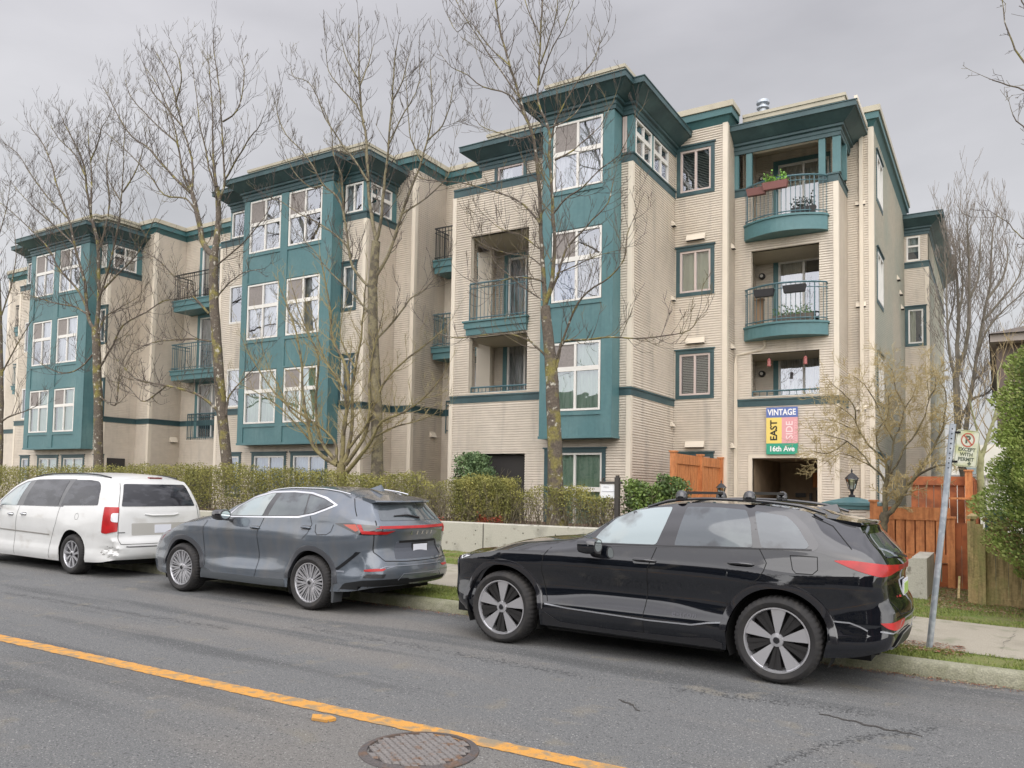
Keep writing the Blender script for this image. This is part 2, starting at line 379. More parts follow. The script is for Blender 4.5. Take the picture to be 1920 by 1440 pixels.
ent = Auto('entablature', 'teal_mid'); cor = Auto('cornice', 'teal_mid'); lipt = Auto('eave', 'teal_dark'); lipb = Auto('parapet_cap', 'roofcap'); baym = MB(); slab = MB()
FL += [('wall', walls, 'siding'), ('wall', gwall, 'siding_green'), ('window_reveal', rev, 'trim'), ('bay', baym, 'teal'), ('terrace_floor', slab, 'roofflat')]

def unit(xl, xr, bays, sdepth, bw, YD, DxR, uidx):
    """one projecting block: front at 17.3 from xl to xr, its bay, the stepped side walls"""
    YA = 17.3; F = ('F', YA); YS = YA+sdepth
    bx0, bx1 = bays[0], bays[1]
    wins = bays[2]
    holes = []
    gf = []
    # ---- ground floor windows
    if uidx == 1:
        holes += [(-9.6,-7.94,-1.2,1.0), (-12.0,-10.17,-1.7,.9), (-11.93,-10.15,2.5,3.98), (-11.93,-10.15,4.2,6.70)]
        window(F, -9.5, -8.04, -1.1, .90, 'grid', cover='blindgreen', tz=.02)
    else:
        for (w0, w1) in wins:
            holes.append((w0-.05, w1+.05, -.6, 1.0)); 
            window(F, w0+.02, w1-.02, -.5, .9, 'slide', cover=('blindgreen' if uidx == 3 else 'blindblue'), glass='glass')
        x0 = xl+.62; holes.append((x0, x0+.7, -.4, 1.0)); window(F, x0+.1, x0+.6, -.3, .9, 'one', cover='blindblue')
        x0 = bx1+.2
        if uidx == 3: holes.append((x0-.05, x0+.5, -.4, 1.0)); window(F, x0+.02, x0+.42, -.3, .9, 'one', cover='blindblue')
        # narrow full windows beside the bay, each floor
        for (z0, z1) in ((2.5,3.75),(5.25,6.5)):
            a0 = xl+.5; a1 = min(bx0-.1, a0+.75); holes.append((a0, a1, z0, z1)); window(F, a0, a1, z0, z1, 'one', cover='blind', glass='glass_up', trim=False)
            a0 = bx1+.08; a1 = a0+.42; holes.append((a0, a1, z0, z1)); window(F, a0, a1, z0, z1, 'one', cover='blind', glass='glass_up')
    topz = 7.86
    boards(walls, F, xl, xr, ZB, topz, holes)
    for h in holes: reveal(rev, F, h, .12); rev.build('window_reveal', M['trim'], B); rev.v = []; rev.f = []
    # ---- top storey: corner windows under the cornice
    if uidx == 1:
        YU = 18.45; xu = -12.4
        boards(walls, ('F', YU), xu, -9.5, 8.0, 9.1, [(-11.9,-11.0,8.2,8.98)])
        window(('F',YU), -11.87, -11.03, 8.2, 8.98, 'one', cover='blind', glass='glass_up', frame='pinkwhite')
        slab.box(xl, -9.5, 17.36, YU, 7.9, 8.0)
        boards(walls, ('L', xu), YU, 21, 8.0, 9.9)
        window(F, bx1+.02, xr-.14, 8.09, 8.96, 'one', trim=False, frame='pinkwhite', cover='blind')
    else:
        window(F, xl+.5, bx0-.02, 8.1, 8.96, 'one', trim=False, glass='glass_up', cover='blind')
        window(('L', xl+.5), YA+.05, YA+1.2, 8.1, 8.96, 'one', trim=False, glass='glass_up', cover=None)
        baym.box(xl+.42, xl+.5, YA-.01, YA+.07, 8.06, 9.0)
        slab.box(xl, xl+.5, YA, YA+1.5, 7.9, 8.0)
        window(F, bx1+.06, xr-.14, 8.09, 8.96, 'slide', trim=False, cover='blind', glass='glass_up')
    baym.box(xr-.14, xr+.012, YA-.012, YA+.14, 8.04, 9.0)
    R = ('R', xr)
    if uidx == 1:
        window(R, 17.46, 18.5, 8.09, 8.97, 'grid', trim=False, cover='slats', tz=8.6)
        window(R, 18.62, 19.68, 8.09, 8.97, 'grid', trim=False, cover='slats', tz=8.6)
        baym.box(xr-.05, xr+.012, 18.5, 18.62, 8.04, 9.0)
        boards(walls, R, 19.68, YS, 7.86, 9.0)
    else:
        window(R, 17.46, YS-.25, 8.09, 8.97, 'grid', trim=False, cover='blind', tz=8.6, glass='glass_up')
        baym.box(xr-.05, xr+.012, YS-.25, YS, 8.04, 9.0)
    boards(walls, R, YA, YS, ZB, topz)
    corner(xr, YA, ZB, 2.24); corner(xr, YA, 2.45, 7.84); cornerL(xl, YA, ZB, 2.24); cornerL(xl, YA, 2.45, 7.84)
    # ---- teal bay
    YF = 16.85; BF = ('F', YF); bh = []
    rows = ((1.88,3.52,2.88),(4.52,6.25,5.54),(7.27,8.93,8.18))
    for (w0, w1) in wins:
        for i, (z0, z1, tz) in enumerate(rows):
            bh.append((w0, w1, z0, z1))
            cv = 'blindgreen' if i == 0 else 'blind'
            window(BF, w0, w1, z0, z1, 'grid', trim=False, cover=cv, tz=tz, screens=(1,), glass='glass' if i == 0 else 'glass_up')
    for (x0, x1, za, zb) in split(bx0, bx1, 1.27, 9.0, bh): baym.quad((x0,YF,za),(x1,YF,za),(x1,YF,zb),(x0,YF,zb))
    baym.quad((bx0,YF,1.27),(bx1,YF,1.27),(bx1,YA,1.27),(bx0,YA,1.27))
    baym.quad((bx1,YF,1.27),(bx1,YA,1.27),(bx1,YA,9.0),(bx1,YF,9.0)); baym.quad((bx0,YF,1.27),(bx0,YA,1.27),(bx0,YA,9.0),(bx0,YF,9.0))
    # proud stiles and rails of the bay panelling
    o = .028
    def bp(x0, x1, z0, z1): baym.box(x0, x1, YF-o, YF-.001, z0, z1)
    bp(bx0, wins[0][0]-.02, 1.29, 8.97); bp(wins[-1][1]+.02, bx1+.01, 1.29, 8.97)
    for a, b in zip(wins, wins[1:]): bp(a[1]+.02, b[0]-.02, 1.29, 8.97)
    for (w0, w1) in wins:
        for z in (1.77, 4.41, 7.16): bp(w0-.02, w1+.02, z, z+.09)
        for z in (3.545, 6.275): bp(w0-.02, w1+.02, z, z+.05)
    baym.box(bx0-.02, bx1+.02, YF-.04, YA, 1.22, 1.285)
    # ---- trims swept round the block
    belt.sweep([(xl, 17.3+.001), (bx0, 17.3)], BELT); belt.sweep([(bx1, 17.3), (xr, 17.3), (xr, YS)], BELT)
    belt.sweep([(xl, 17.3), (bx0, 17.3)], SILL); belt.sweep([(bx1, 17.3), (xr, 17.3), (xr, YS)], SILL)
    if uidx == 1: path = [(-12.4, 20.5), (-12.4, 18.45), (bx0, 18.45), (bx0, YF), (bx1, YF), (bx1, YA), (xr, YA), (xr, YS)]
    else: path = [(xl+.5, YA+2.5), (xl+.5, YA), (bx0, YA), (bx0, YF), (bx1, YF), (bx1, YA), (xr, YA), (xr, YS)]
    ent.sweep(path, ENT); 
    # the big cornice only keeps the larger steps
    cp = path if uidx == 1 else [(xl+.5, YA+2.5), (xl+.5, YA), (bx0, YA), (bx0, YF), (bx1, YF), (bx1, YA), (xr, YA), (xr, YS)]
    cor.sweep(cp, COR)
    lp = ([(-12.4+.3, 20.5), (-12.1, 18.7), (bx0+.2, 18.7), (bx0+.2, 17.1), (xr-.25, 17.1), (xr-.25, YS)] if uidx == 1 else
          [(xl+.8, YA+2.5), (xl+.8, YA+.3), (bx0+.2, YA+.3), (bx0+.2, 17.1), (bx1+.0, 17.1), (bx1+.0, YA+.02), (xr-.12, YA+.02), (xr-.12, YS)])
    lipb.sweep(lp, LIP)
    # ---- stepped wall B, its return, the recessed wall D
    xb = xr+bw; FB = ('F', YS)
    bh = []
    if uidx == 1:
        for i, (z0, z1) in enumerate(((-.3,.92),(2.53,3.62),(5.26,6.37),(7.97,9.1))):
            bh.append((-7.17,-6.34,z0,z1))
            window(FB, -7.17, -6.34, z0, z1, 'slide', cover=('blindcream' if i == 2 else 'slats'), frame='pinkwhite')
    boards(walls, FB, xr, xb, ZB, 9.7, bh)
    for h in bh: reveal(rev, FB, h, .12); rev.build('window_reveal', M['trim'], B); rev.v = []; rev.f = []
    corner(xb, YS, ZB, 9.7, w=.10)
    boards(walls, ('R', xb), YS, YD, ZB, 9.7)
    if uidx != 1: belt.sweep([(xr, YS), (xb, YS), (xb, YD)], BELT)
    lipt.sweep([(xr+.05, YS), (xb, YS), (xb, YD), (DxR if uidx != 1 else xb+.02, YD)], LIPT)
    lipb.sweep([(xr+.05, YS), (xb, YS), (xb, YD), (DxR if uidx != 1 else xb+.02, YD)], LIPB)
    flush()
    return xb

unit(-12.52, -7.34, (-9.52, -7.61, [(-9.23,-7.9)]), 2.9, 1.41, 20.9, 0, 1)
unit(-22.05, -15.68, (-20.41, -16.58, [(-20.14,-18.75),(-18.4,-17.02)]), 1.35, .73, 20.2, -12.52, 2)
unit(-34.64, -28.45, (-32.98, -28.97, [(-32.65,-31.32),(-30.92,-29.55)]), 1.35, .82, 20.0, -22.05, 3)

# ------------------------------------------------------------------ balconies
def sliding_door(pl, a0, a1, z0, z1, cover='blind', cov=(0,1,0,1)):
    f = window(pl, a0, a1, z0, z1, 'slide', trim=False, cover=cover, cov=cov, glass='glass_up')
    mt = MB(); pbox(mt, pl, a0-.13, a0-.002, 0, .04, z0, z1+.12); pbox(mt, pl, a1+.002, a1+.13, 0, .04, z0, z1+.12); pbox(mt, pl, a0, a1, 0, .04, z1+.002, z1+.12)
    mt.build('trim', M['teal'], f); f['label'] = 'sliding glass balcony door'
    return f
def recess(pl, a0, a1, z0, z1, depth, door, name='balcony_recess', cover='blind', left_open=False):
    """the room-sized niche behind a balcony opening"""
    k, c = pl; back = ('F', c+depth); mb = MB()
    boards(mb, back, a0-.25, a1+.3, z0, z1, [(door[0], door[1], z0+.06, z0+2.1)])
    L_ = ('R', a0-.25)
    if not left_open: boards(mb, L_, c+.02, c+depth, z0, z1)
    boards(mb, ('L', a1+.3), c+.02, c+depth, z0, z1)
    mb.build('wall', M['siding'], B)
    ms = MB(); ms.box(a0-.25, a1+.3, c+.02, c+depth, z1, z1+.02); ms.build('ceiling', M['soffit'], B)
    mf = MB(); mf.box(a0-.25, a1+.3, c+.02, c+depth, z0-.12, z0); mf.build('floor', M['concrete'], B)
    sliding_door(back, door[0]+.01, door[1]-.01, z0+.06, z0+2.1, cover)
def railing(path, z0, h, parent, mt, step=.11, name='railing', posts=()):
    """path: plan points; top rail, second rail, bottom rail, balusters"""
    mb = MB(); P3 = [Vector((p[0], p[1], 0)) for p in path]
    for z, r in ((z0+h, .024), (z0+h-.13, .013), (z0+.08, .015)): mb.tube([(p.x, p.y, z) for p in P3], r, 6)
    L = [0]
    for a, b in zip(P3, P3[1:]): L.append(L[-1]+(b-a).length)
    n = max(2, int(L[-1]/step))
    def at(s):
        for i in range(len(P3)-1):
            if s <= L[i+1]+1e-9: return P3[i].lerp(P3[i+1], (s-L[i])/max(1e-6, L[i+1]-L[i]))
        return P3[-1]
    for i in range(n+1):
        p = at(L[-1]*i/n); big = i in (0, n) or i in posts or (i % 8 == 2)
        mb.tube([(p.x,p.y,z0),(p.x,p.y,z0+h)], .017 if big else .0085, 5)
    return mb.build(name, M[mt], parent)
# unit 1 left: two flat balconies in the wall openings, open to the left as well
for (z0, z1, slabz) in ((4.40, 6.70, 4.4), (2.2, 3.98, None)):
    recess(('F', 17.3), -11.93, -10.15, z0, z1, 1.6, (-11.75, -10.6), left_open=True)
mb = MB(); boards(mb, ('L', -12.52), 17.3, 20.2, ZB, 7.86, [(17.8,18.6,2.5,3.98),(17.8,18.6,4.2,6.7)]); boards(mb, ('R', -12.18), 18.62, 18.9, 2.3, 6.7); boards(mb,('R',-12.1),17.35,17.8,2.3,6.7); mb.build('wall', M['siding'], B)
mb = MB(); mb.box(-12.56,-12.1,18.55,18.66,2.3,6.7); mb.build('post', M['trim'], B)
bal = mkobj('balcony', *(lambda m: (m.v, m.f))(MB().box(-12.04,-10.13,17.16,17.6,4.2,4.36).box(-12.0,-10.15,17.20,17.6,4.03,4.2).box(-12.08,-10.10,17.12,17.6,4.36,4.40)), M['teal'], B)
railing([(-11.9,17.22),(-10.17,17.22)], 4.4, 1.0, bal, 'rail')
railing([(-11.9,17.36),(-10.17,17.36)], 1.65, 1.0, B, 'rail')
# recessed wall D right of the block: lobby entry, two bowed balconies, top terrace
YD = 20.9; FD = ('F', YD)
Dh = [(-5.47,-3.78,2.5,3.62), (-5.47,-3.78,4.15,6.34), (-5.47,-3.78,6.9,9.0), (-5.44,-3.83,-1.7,.9), (-5.93,-3.27,8.06,9.0)]
boards(walls, FD, -5.93, -3.35, ZB, 8.06, Dh)
for h in Dh[:4]: reveal(rev, FD, h, .12, 'lrt'); rev.build('window_reveal', M['trim'], B); rev.v = []; rev.f = []
recess(FD, -5.47, -3.78, 1.9, 3.62, 1.35, (-5.1,-3.75)); recess(FD, -5.47, -3.78, 4.25, 6.34, 1.35, (-5.1,-3.75)); recess(FD, -5.47, -3.78, 6.96, 9.4, 1.35, (-5.1,-3.75), cover='blindcream')
railing([(-5.46,20.97),(-3.79,20.97)], 1.6, 1.04, B, 'rail', .17)
for zt, zb, lb in ((4.25, 3.95, 'a'), (6.96, 6.6, 'b')):
    arc = [(lerp(-5.62,-3.56,t), 20.74-.42*math.sin(math.pi*t)**.8) for t in [i/16 for i in range(17)]]
    mb = MB(); n = len(mb.v)
    top = [(x,y) for x,y in arc]+[(-3.56,20.9),(-5.62,20.9)]
    def prism(mb, pts, z0, z1):
        k = len(pts); vs = [(x,y,z0) for x,y in pts]+[(x,y,z1) for x,y in pts]
        mb.add(vs, [tuple(range(k))[::-1], tuple(range(k,2*k))]+[(i,(i+1)%k,(i+1)%k+k,i+k) for i in range(k)])
    prism(mb, top, zb, zt)
    cx, cy = -4.59, 20.9
    top2 = [(cx+(x-cx)*1.02, 20.9-(20.9-y)*1.07) for x,y in arc]+[(-3.53,20.9),(-5.65,20.9)]
    prism(mb, top2, zt, zt+.05)
    bl = mb.build('balcony', M['teal'], B); bl['label'] = 'bowed teal balcony'
    railing([(cx+(x-cx)*.97, 20.9-(20.9-y)*.93) for x,y in [(-5.62,20.9)]+arc+[(-3.56,20.9)]], zt+.05, .98, bl, 'rail')
ds = MB(); ds.tube([(-5.12,20.85,3.95),(-5.12,20.85,3.80),(-5.2,20.86,3.72),(-5.84,20.87,3.62),(-5.88,20.88,3.5),(-5.88,20.88,ZB)], .035, 8)
ds.box(-3.02,-2.93,22.2,22.29,ZB,9.5); ds.box(-5.9,-5.82,20.8,20.88,-1.6,3.4)
ds.build('downpipe', M['trim'], B)
# top terrace posts, sill band, cornice of D
for x0, x1 in ((-5.92,-5.80),(-5.6,-5.45),(-3.78,-3.62),(-3.45,-3.26)): MB().box(x0, x1, 20.84, 20.96, 8.06, 9.0).build('post', M['teal'], B)
MB().box(-3.34,-3.22, 21.5, 21.6, 8.06, 9.0).build('post', M['teal'], B)
boards(walls, ('R', -3.35), 20.9, 22.3, ZB, 7.86); corner(-3.35, 20.9, ZB, 2.24); corner(-3.35, 20.9, 2.45, 7.84)
boards(walls, ('R', -6.0), 20.95, 22.25, 7.0, 9.4)
belt.sweep([(-5.93,YD),(-3.35,YD),(-3.35,22.3)], BELT)
belt.sweep([(-5.93,YD),(-5.47,YD)], SILL); belt.sweep([(-3.78,YD),(-3.35,YD),(-3.35,22.3)], SILL)
ent.sweep([(-5.93,20.86),(-3.3,20.86),(-3.3,22.3)], ENT); cor.sweep([(-5.9,20.86),(-3.3,20.86),(-3.3,22.3)], COR)
lipb.sweep([(-5.7,21.05),(-3.35,21.05),(-3.35,22.3)], LIP)
tg = MB(); tg.box(-2.88,-2.80,20.4,22.15,9.56,9.70); tg.build('gutter', M['trim'], B)
flush()
# E wall, long right wall, rear wing G
boards(walls, ('F', 22.3), -3.35, -2.71, ZB, 9.9); corner(-2.71, 22.3, ZB, 9.9, w=.1)
RW = ('R', -2.71); rh = []
for (a0, a1) in ((22.95, 24.1),):
    for (z0, z1) in ((-.2,1.0),(2.5,3.7),(5.2,6.5),(7.95,9.15)):
        rh.append((a0,a1,z0,z1)); window(RW, a0, a1, z0, z1, 'slide', cover='blind', out=.05)
boards(gwall, RW, 22.3, 30.35, ZB, 9.9, rh)
boards(walls, ('F', 30.35), -2.71, -1.96, ZB, 9.0, [(-2.6,-2.1,5.2,6.42),(-2.62,-2.2,8.1,8.95)])
window(('F',30.35), -2.58, -2.12, 5.22, 6.40, 'one', cover='blind'); window(('F',30.35), -2.62, -2.2, 8.1, 8.95, 'dh', cover='blind', trim=False)
corner(-1.96, 30.35, ZB, 7.84); boards(gwall, ('R', -1.96), 30.35, 39.3, ZB, 9.0)
belt.sweep([(-2.71,30.35),(-1.96,30.35),(-1.96,39.3)], SILL); ent.sweep([(-2.71,30.35),(-1.96,30.35),(-1.96,39.3)], ENT); cor.sweep([(-2.71,30.35),(-1.96,30.35),(-1.96,39.3)], COR)
lipt.sweep([(-3.2,22.3),(-2.71,22.3),(-2.71,30.35)], LIPT); lipb.sweep([(-3.2,22.3),(-2.71,22.3),(-2.71,30.35)], LIPB)
flush()
# recess wall D2 / D3 and a far recess left of block 3, with stacked balconies
def stack(xa, xb, Y, bx0, bx1, proj, dx0, dx1, gfopen=None):
    hs = [(dx0-.02, dx1+.02, z, z+2.12) for z in (1.75, 4.36, 7.06)]
    if gfopen: hs.append(gfopen)
    boards(walls, ('F', Y), xa, xb, ZB, 9.7, hs); flush()
    if gfopen:
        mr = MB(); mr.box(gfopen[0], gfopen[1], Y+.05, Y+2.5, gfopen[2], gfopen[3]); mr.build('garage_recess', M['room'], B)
    for z in (1.75, 4.36, 7.06): sliding_door(('F', Y), dx0, dx1, z, z+2.1)
    for zt, zb in ((4.27, 3.93), (6.97, 6.6)):
        mb = MB(); mb.box(bx0, bx1, Y-proj, Y, zb+.19, zt); mb.box(bx0+.03, bx1-.03, Y-proj+.04, Y, zb, zb+.19); mb.box(bx0-.02,bx1+.02,Y-proj-.03,Y,zt,zt+.04)
        bl = mb.build('balcony', M['teal'], B)
        railing([(bx0+.03,Y),(bx0+.03,Y-proj+.03),(bx1-.03,Y-proj+.03),(bx1-.03,Y)], zt+.04, 1.0, bl, 'rail' if zt < 5 else 'rail_dark')
    railing([(bx0+.1,Y-.05),(bx1-.05,Y-.05)], 1.7, 1.0, B, 'rail')
stack(-14.95, -12.52, 20.2, -14.85, -12.54, .75, -14.2, -13.0, (-14.1,-12.6,-1.7,.85))
stack(-27.63, -22.05, 20.0, -27.2, -23.2, .85, -26.6, -24.9, (-27.2,-24.4,-1.7,.55))
stack(-41.0, -34.64, 20.0, -38.5, -34.7, 1.0, -38, -36.5)
belt.sweep([(-14.95,20.2),(-12.52,20.2)], BELT); belt.sweep([(-27.63,20.0),(-22.05,20.0)], BELT); belt.sweep([(-41,20.0),(-34.64,20.0)], BELT)
lipt.sweep([(-41,20),(-34.6,20)], LIPT); lipb.sweep([(-41,20),(-34.6,20)], LIPB)
for xl in (-22.05, -34.64): boards(walls, ('L', xl), 17.3, 20, ZB, 7.86)
# wall hoods / vents
vm = MB(); vd = MB()
def vent(x, y, z, w=.26, h=.13, d=.09, ax='F'):
    if ax == 'F': vm.add([(x-w/2,y,z),(x+w/2,y,z),(x+w/2,y,z+h),(x-w/2,y,z+h),(x-w/2,y-d,z),(x+w/2,y-d,z),(x+w/2,y-d*.3,z+h),(x-w/2,y-d*.3,z+h)], [(4,5,6,7),(0,4,7,3),(1,2,6,5),(3,7,6,2)]); vd.box(x-w/2+.01,x+w/2-.01,y-d+.01,y-.002,z-.012,z-.002)
    else: vm.add([(x,y-w/2,z),(x,y+w/2,z),(x,y+w/2,z+h),(x,y-w/2,z+h),(x+d,y-w/2,z),(x+d,y+w/2,z),(x+d*.3,y+w/2,z+h),(x+d*.3,y-w/2,z+h)], [(4,5,6,7),(0,4,7,3),(1,2,6,5),(3,7,6,2)]); vd.box(x+.002,x+d-.01,y-w/2+.01,y+w/2-.01,z-.012,z-.002)
for z in (6.62, 3.88, 1.16): vent(-6.72, 20.13, z, .5, .16, .1)
for z in (7.05, 5.05, 1.7): vent(-7.34, 20.0, z, .16, .13, .12, 'R')
for z in (6.4, 3.75, 1.15): vent(-5.93, 20.62, z, .16, .13, .12, 'R')
for z in (7.6, 4.9, 2.2): vent(-3.0, 22.3, z, .24, .12)
for y, z in ((28.0,6.9),(28.8,6.6),(29.2,6.2)): vent(-2.71, y, z, .25, .15, .12, 'R')
vent(-14.95, 19.7, 1.55, .25, .16, .12, 'R'); vent(-27.63, 19.7, 1.6, .3, .2, .12, 'R')
vm.build('vent_hood', M['trim'], B); vd.build('vent_underside', M['room'], B)  # dark slab set under each hood
# roof, core and back
rf = MB(); rf.box(-34.2,-28.9,17.6,34,9.7,9.95); rf.box(-41,-2.9,22.4,34,9.7,9.96); rf.box(-21.6,-16.1,17.6,30,9.7,9.955); rf.box(-9.1,-7.8,17.4,30,9.7,9.952); rf.box(-11.8,-9.12,19.0,30,9.7,9.951); rf.box(-6.9,-6.1,20.5,23,9.7,9.957); rf.box(-5.9,-3.5,21.2,23,9.7,9.954); rf.box(-16.1,-15.1,18.9,23,9.7,9.949); rf.box(-28.9,-27.8,18.9,23,9.7,9.951); rf.box(-2.9,-2.1,30.5,39,9.3,9.6)
ro = rf.build('roof', M['roofflat'], B)
rv = MB(); rv.lathe([(0,10.9),(.17,10.88),(.18,10.80),(.10,10.78),(.10,10.72),(.17,10.70),(.17,10.66),(.10,10.64),(.10,9.9)], (-5.45,22.0,0), 16); rv.build('roof_vent', M['galv'], B, smooth=40)
bk = MB(); bk.box(-41,-2.75,34,34.2,ZB,9.9); bk.box(-41.2,-41,20,34,ZB,9.9); bk.build('wall', M['siding'], B)
flush()
# lobby entry
en = MB(); en.quad((-5.44,20.93,.9),(-3.83,20.93,.9),(-3.83,24,.9),(-5.44,24,.9)); en.quad((-5.6,24,-1.7),(-3.7,24,-1.7),(-3.7,24,.9),(-5.6,24,.9)); en.quad((-5.44,20.93,-1.7),(-5.44,24,-1.7),(-5.44,24,.9),(-5.44,20.93,.9)); en.quad((-3.83,20.93,-1.7),(-3.83,24,-1.7),(-3.83,24,.9),(-3.83,20.93,.9))
eo = en.build('entry_lobby', M['roomwarm'], B)
et = MB(); et.box(-5.54,-5.44,20.86,20.9,-1.7,1.0); et.box(-3.83,-3.73,20.86,20.9,-1.7,1.0); et.box(-5.44,-3.83,20.86,20.9,.9,1.0); et.build('door_trim', M['trim'], eo)
et = MB(); et.box(-5.0,-4.72,23.93,23.98,-.1,.02); et.box(-4.62,-4.55,23.93,23.98,-.2,.02); et.box(-4.35,-4.15,23.5,23.55,-.55,.1); et.box(-4.02,-3.9,22.6,22.65,-1.7,.75); et.build('intercom', M['blackplastic'], eo)
et = MB(); et.box(-4.42,-4.08,23.4,23.45,.18,.6); et.build('notice_board', mat('orange_brown', (.35,.13,.03), .7), eo)
# garage niche and gate in block 1
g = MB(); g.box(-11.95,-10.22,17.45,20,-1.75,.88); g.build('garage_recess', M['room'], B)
gt = MB()
for i in range(9): gt.box(-14.05+i*.17,-14.03+i*.17,20.10,20.13,-1.6,.8)
gt.box(-14.1,-12.6,20.09,20.14,.74,.80); gt.box(-14.1,-12.6,20.09,20.14,-1.5,-1.45); gt.build('gate', M['rail_dark'], B)
# ------------------------------------------------------------------ ground, road, kerb, walls, fences, signs
def gz(x): return -1.707-.01*x
def kz(x, y):        # ground beyond the kerb
    xx = max(-40, min(3, x)); a = max(0, min(.03, .0026*-xx))
    return gz(xx)+.14+a*max(0, min(y, 14.2)-8.7)
def kerbY(x): return 8.50-.018*min(x, .5) if x < .5 else 8.49
# asphalt
asp = mat('asphalt', (.132,.135,.133), .9, noise=[((.158,.152,.14), .55, .47, .62, (.35,1.6,1)), ((.085,.088,.088), .8, .52, .66, (.25,2.4,1)), ((.17,.16,.135), 3.2, .60, .72), ((.30,.295,.28), 70, .60, .67), ((.05,.05,.052), 52, .59, .68), (150, .42)], bump=[(130,.55),(30,.25)])
def sheet(name, x0, x1, y0, y1, zf, m_, nx=40, ny=6, y0f=None, y1f=None):
    mb = MB()
    for i in range(nx+1):
        x = lerp(x0, x1, i/nx)
        for j in range(ny+1):
            a = y0f(x) if y0f else y0; b = y1f(x) if y1f else y1
            y = lerp(a, b, j/ny); mb.v.append((x, y, zf(x, y)))
    for i in range(nx):
        for j in range(ny):
            a = i*(ny+1)+j; mb.f.append((a, a+ny+1, a+ny+2, a+1))
    return mb.build(name, m_)
rz = lambda x, y: gz(max(-60, min(30, x)))
struct(sheet('road', -60, 30, -12, 9, rz, asp, 45, 4, y1f=lambda x: kerbY(x)+.06))
gm = mat('ground_earth', (.13,.10,.06), .95, noise=[((.10,.12,.04), .8, .45, .6), (40,.3)], bump=(30,.5))
g = MB(); zz = -2.2
g.quad((-400,-400,zz),(400,-400,zz),(400,600,zz),(-400,600,zz)); struct(g.build('ground', mat('far_ground', (.12,.12,.07), .95, noise=(.2,.3))))
grass = mat('grass_base', (.16,.17,.055), .95, noise=[((.20,.14,.075), 1.7, .45, .6), ((.12,.17,.03), 4, .45, .6), (50,.3)], bump=(50,.8))
struct(sheet('verge', -60, 30, 0, 0, kz, grass, 60, 3, y0f=lambda x: kerbY(x)+.14, y1f=lambda x: (9.28-.07*x if x < 0 else 9.25)))
n0 = lambda x: 9.25-.075*max(-30,x) if x < 0 else 9.22
n1 = lambda x: 11.45-.068*max(-30,x) if x < 0 else 11.42
struct(sheet('sidewalk', -60, 30, 0, 0, lambda x,y: kz(x,y)+.006, M['walk'], 60, 4, y0f=n0, y1f=n1))
struct(sheet('lawn', -60, 30, 0, 0, lambda x, y: kz(x,y)-.002, grass, 60, 4, y0f=lambda x: n1(x)-.02, y1f=lambda x: 16.5))
jm = MB()
for k in range(-20, 8):
    x = .55+k*1.5; y0, y1 = n0(x), n1(x)
    jm.quad((x,y0,kz(x,y0)+.010),(x+.012,y0,kz(x,y0)+.010),(x+.012+.02,y1,kz(x,y1)+.010),(x+.02,y1,kz(x,y1)+.010))
struct(jm.build('sidewalk_joint', mat('joint_dark', (.10,.09,.07), .9)))
cm = mat('crack_dark', (.05,.045,.04), .95)
def crack(name, pts, w, zf, m_=cm, seed=1, sub=7):
    r = random.Random(seed); P_ = []
    for a, b in zip(pts, pts[1:]):
        for i in range(sub): P_.append((lerp(a[0],b[0],i/sub)+r.uniform(-.02,.02), lerp(a[1],b[1],i/sub)+r.uniform(-.02,.02)))
    P_.append(pts[-1]); mb = MB()
    for i, p in enumerate(P_):
        ww = w*(.35+.65*math.sin(math.pi*(i+.5)/len(P_)))*r.uniform(.6,1.3)
        mb.v += [(p[0], p[1]-ww/2, zf(p[0],p[1])), (p[0], p[1]+ww/2, zf(p[0],p[1]))]
    for i in range(len(P_)-1): mb.f.append((2*i, 2*i+2, 2*i+3, 2*i+1))
    return struct(mb.build(name, m_))
crack('road_crack', [(-1.22,6.60),(-.95,6.52),(-.72,6.46),(-.48,6.42)], .035, lambda x,y: gz(x)+.004, seed=2)
crack('road_crack', [(-2.62,6.02),(-2.5,5.95),(-2.36,5.80)], .03, lambda x,y: gz(x)+.004, seed=3)
tar = mat('tar_stain', (.095,.097,.097), .9, noise=(60,.4), bump=(130,.5))
# worn tar smears: soft edged darker bands lying on the asphalt, mixed in by object position
def smear(pts, w, seed):
    r = random.Random(seed)
    for a, b in zip(pts, pts[1:]):
        n = max(2, int(math.hypot(b[0]-a[0], b[1]-a[1])/.05)); mb = MB()
        for i in range(n*9):
            t_ = r.random(); x = lerp(a[0],b[0],t_); y = lerp(a[1],b[1],t_)+r.gauss(0,w*.4); s = r.uniform(.004,.012)
            z = gz(x)+.003; an = r.uniform(0,6.28); c_, q = math.cos(an)*s, math.sin(an)*s
            mb.add([(x-c_,y-q,z),(x+q,y-c_,z),(x+c_,y+q,z),(x-q,y+c_,z)], [(0,1,2,3)])
        struct(mb.build('tar_smear', tar))
smear([(-1.24,5.12),(-1.04,5.76),(-.77,6.24),(-.4,6.74)], .16, 1); smear([(-6.95,6.7),(-5.06,6.67),(-3.05,6.52)], .16, 2); smear([(-2.45,6.62),(-.84,6.83)], .14, 3); smear([(-12.1,5.97),(-7.4,6.1)], .12, 4)
crack('sidewalk_crack', [(-.0,9.5),(.03,10.1),(.12,10.6),(.16,11.3)], .022, lambda x,y: kz(x,y)+.011, seed=5)
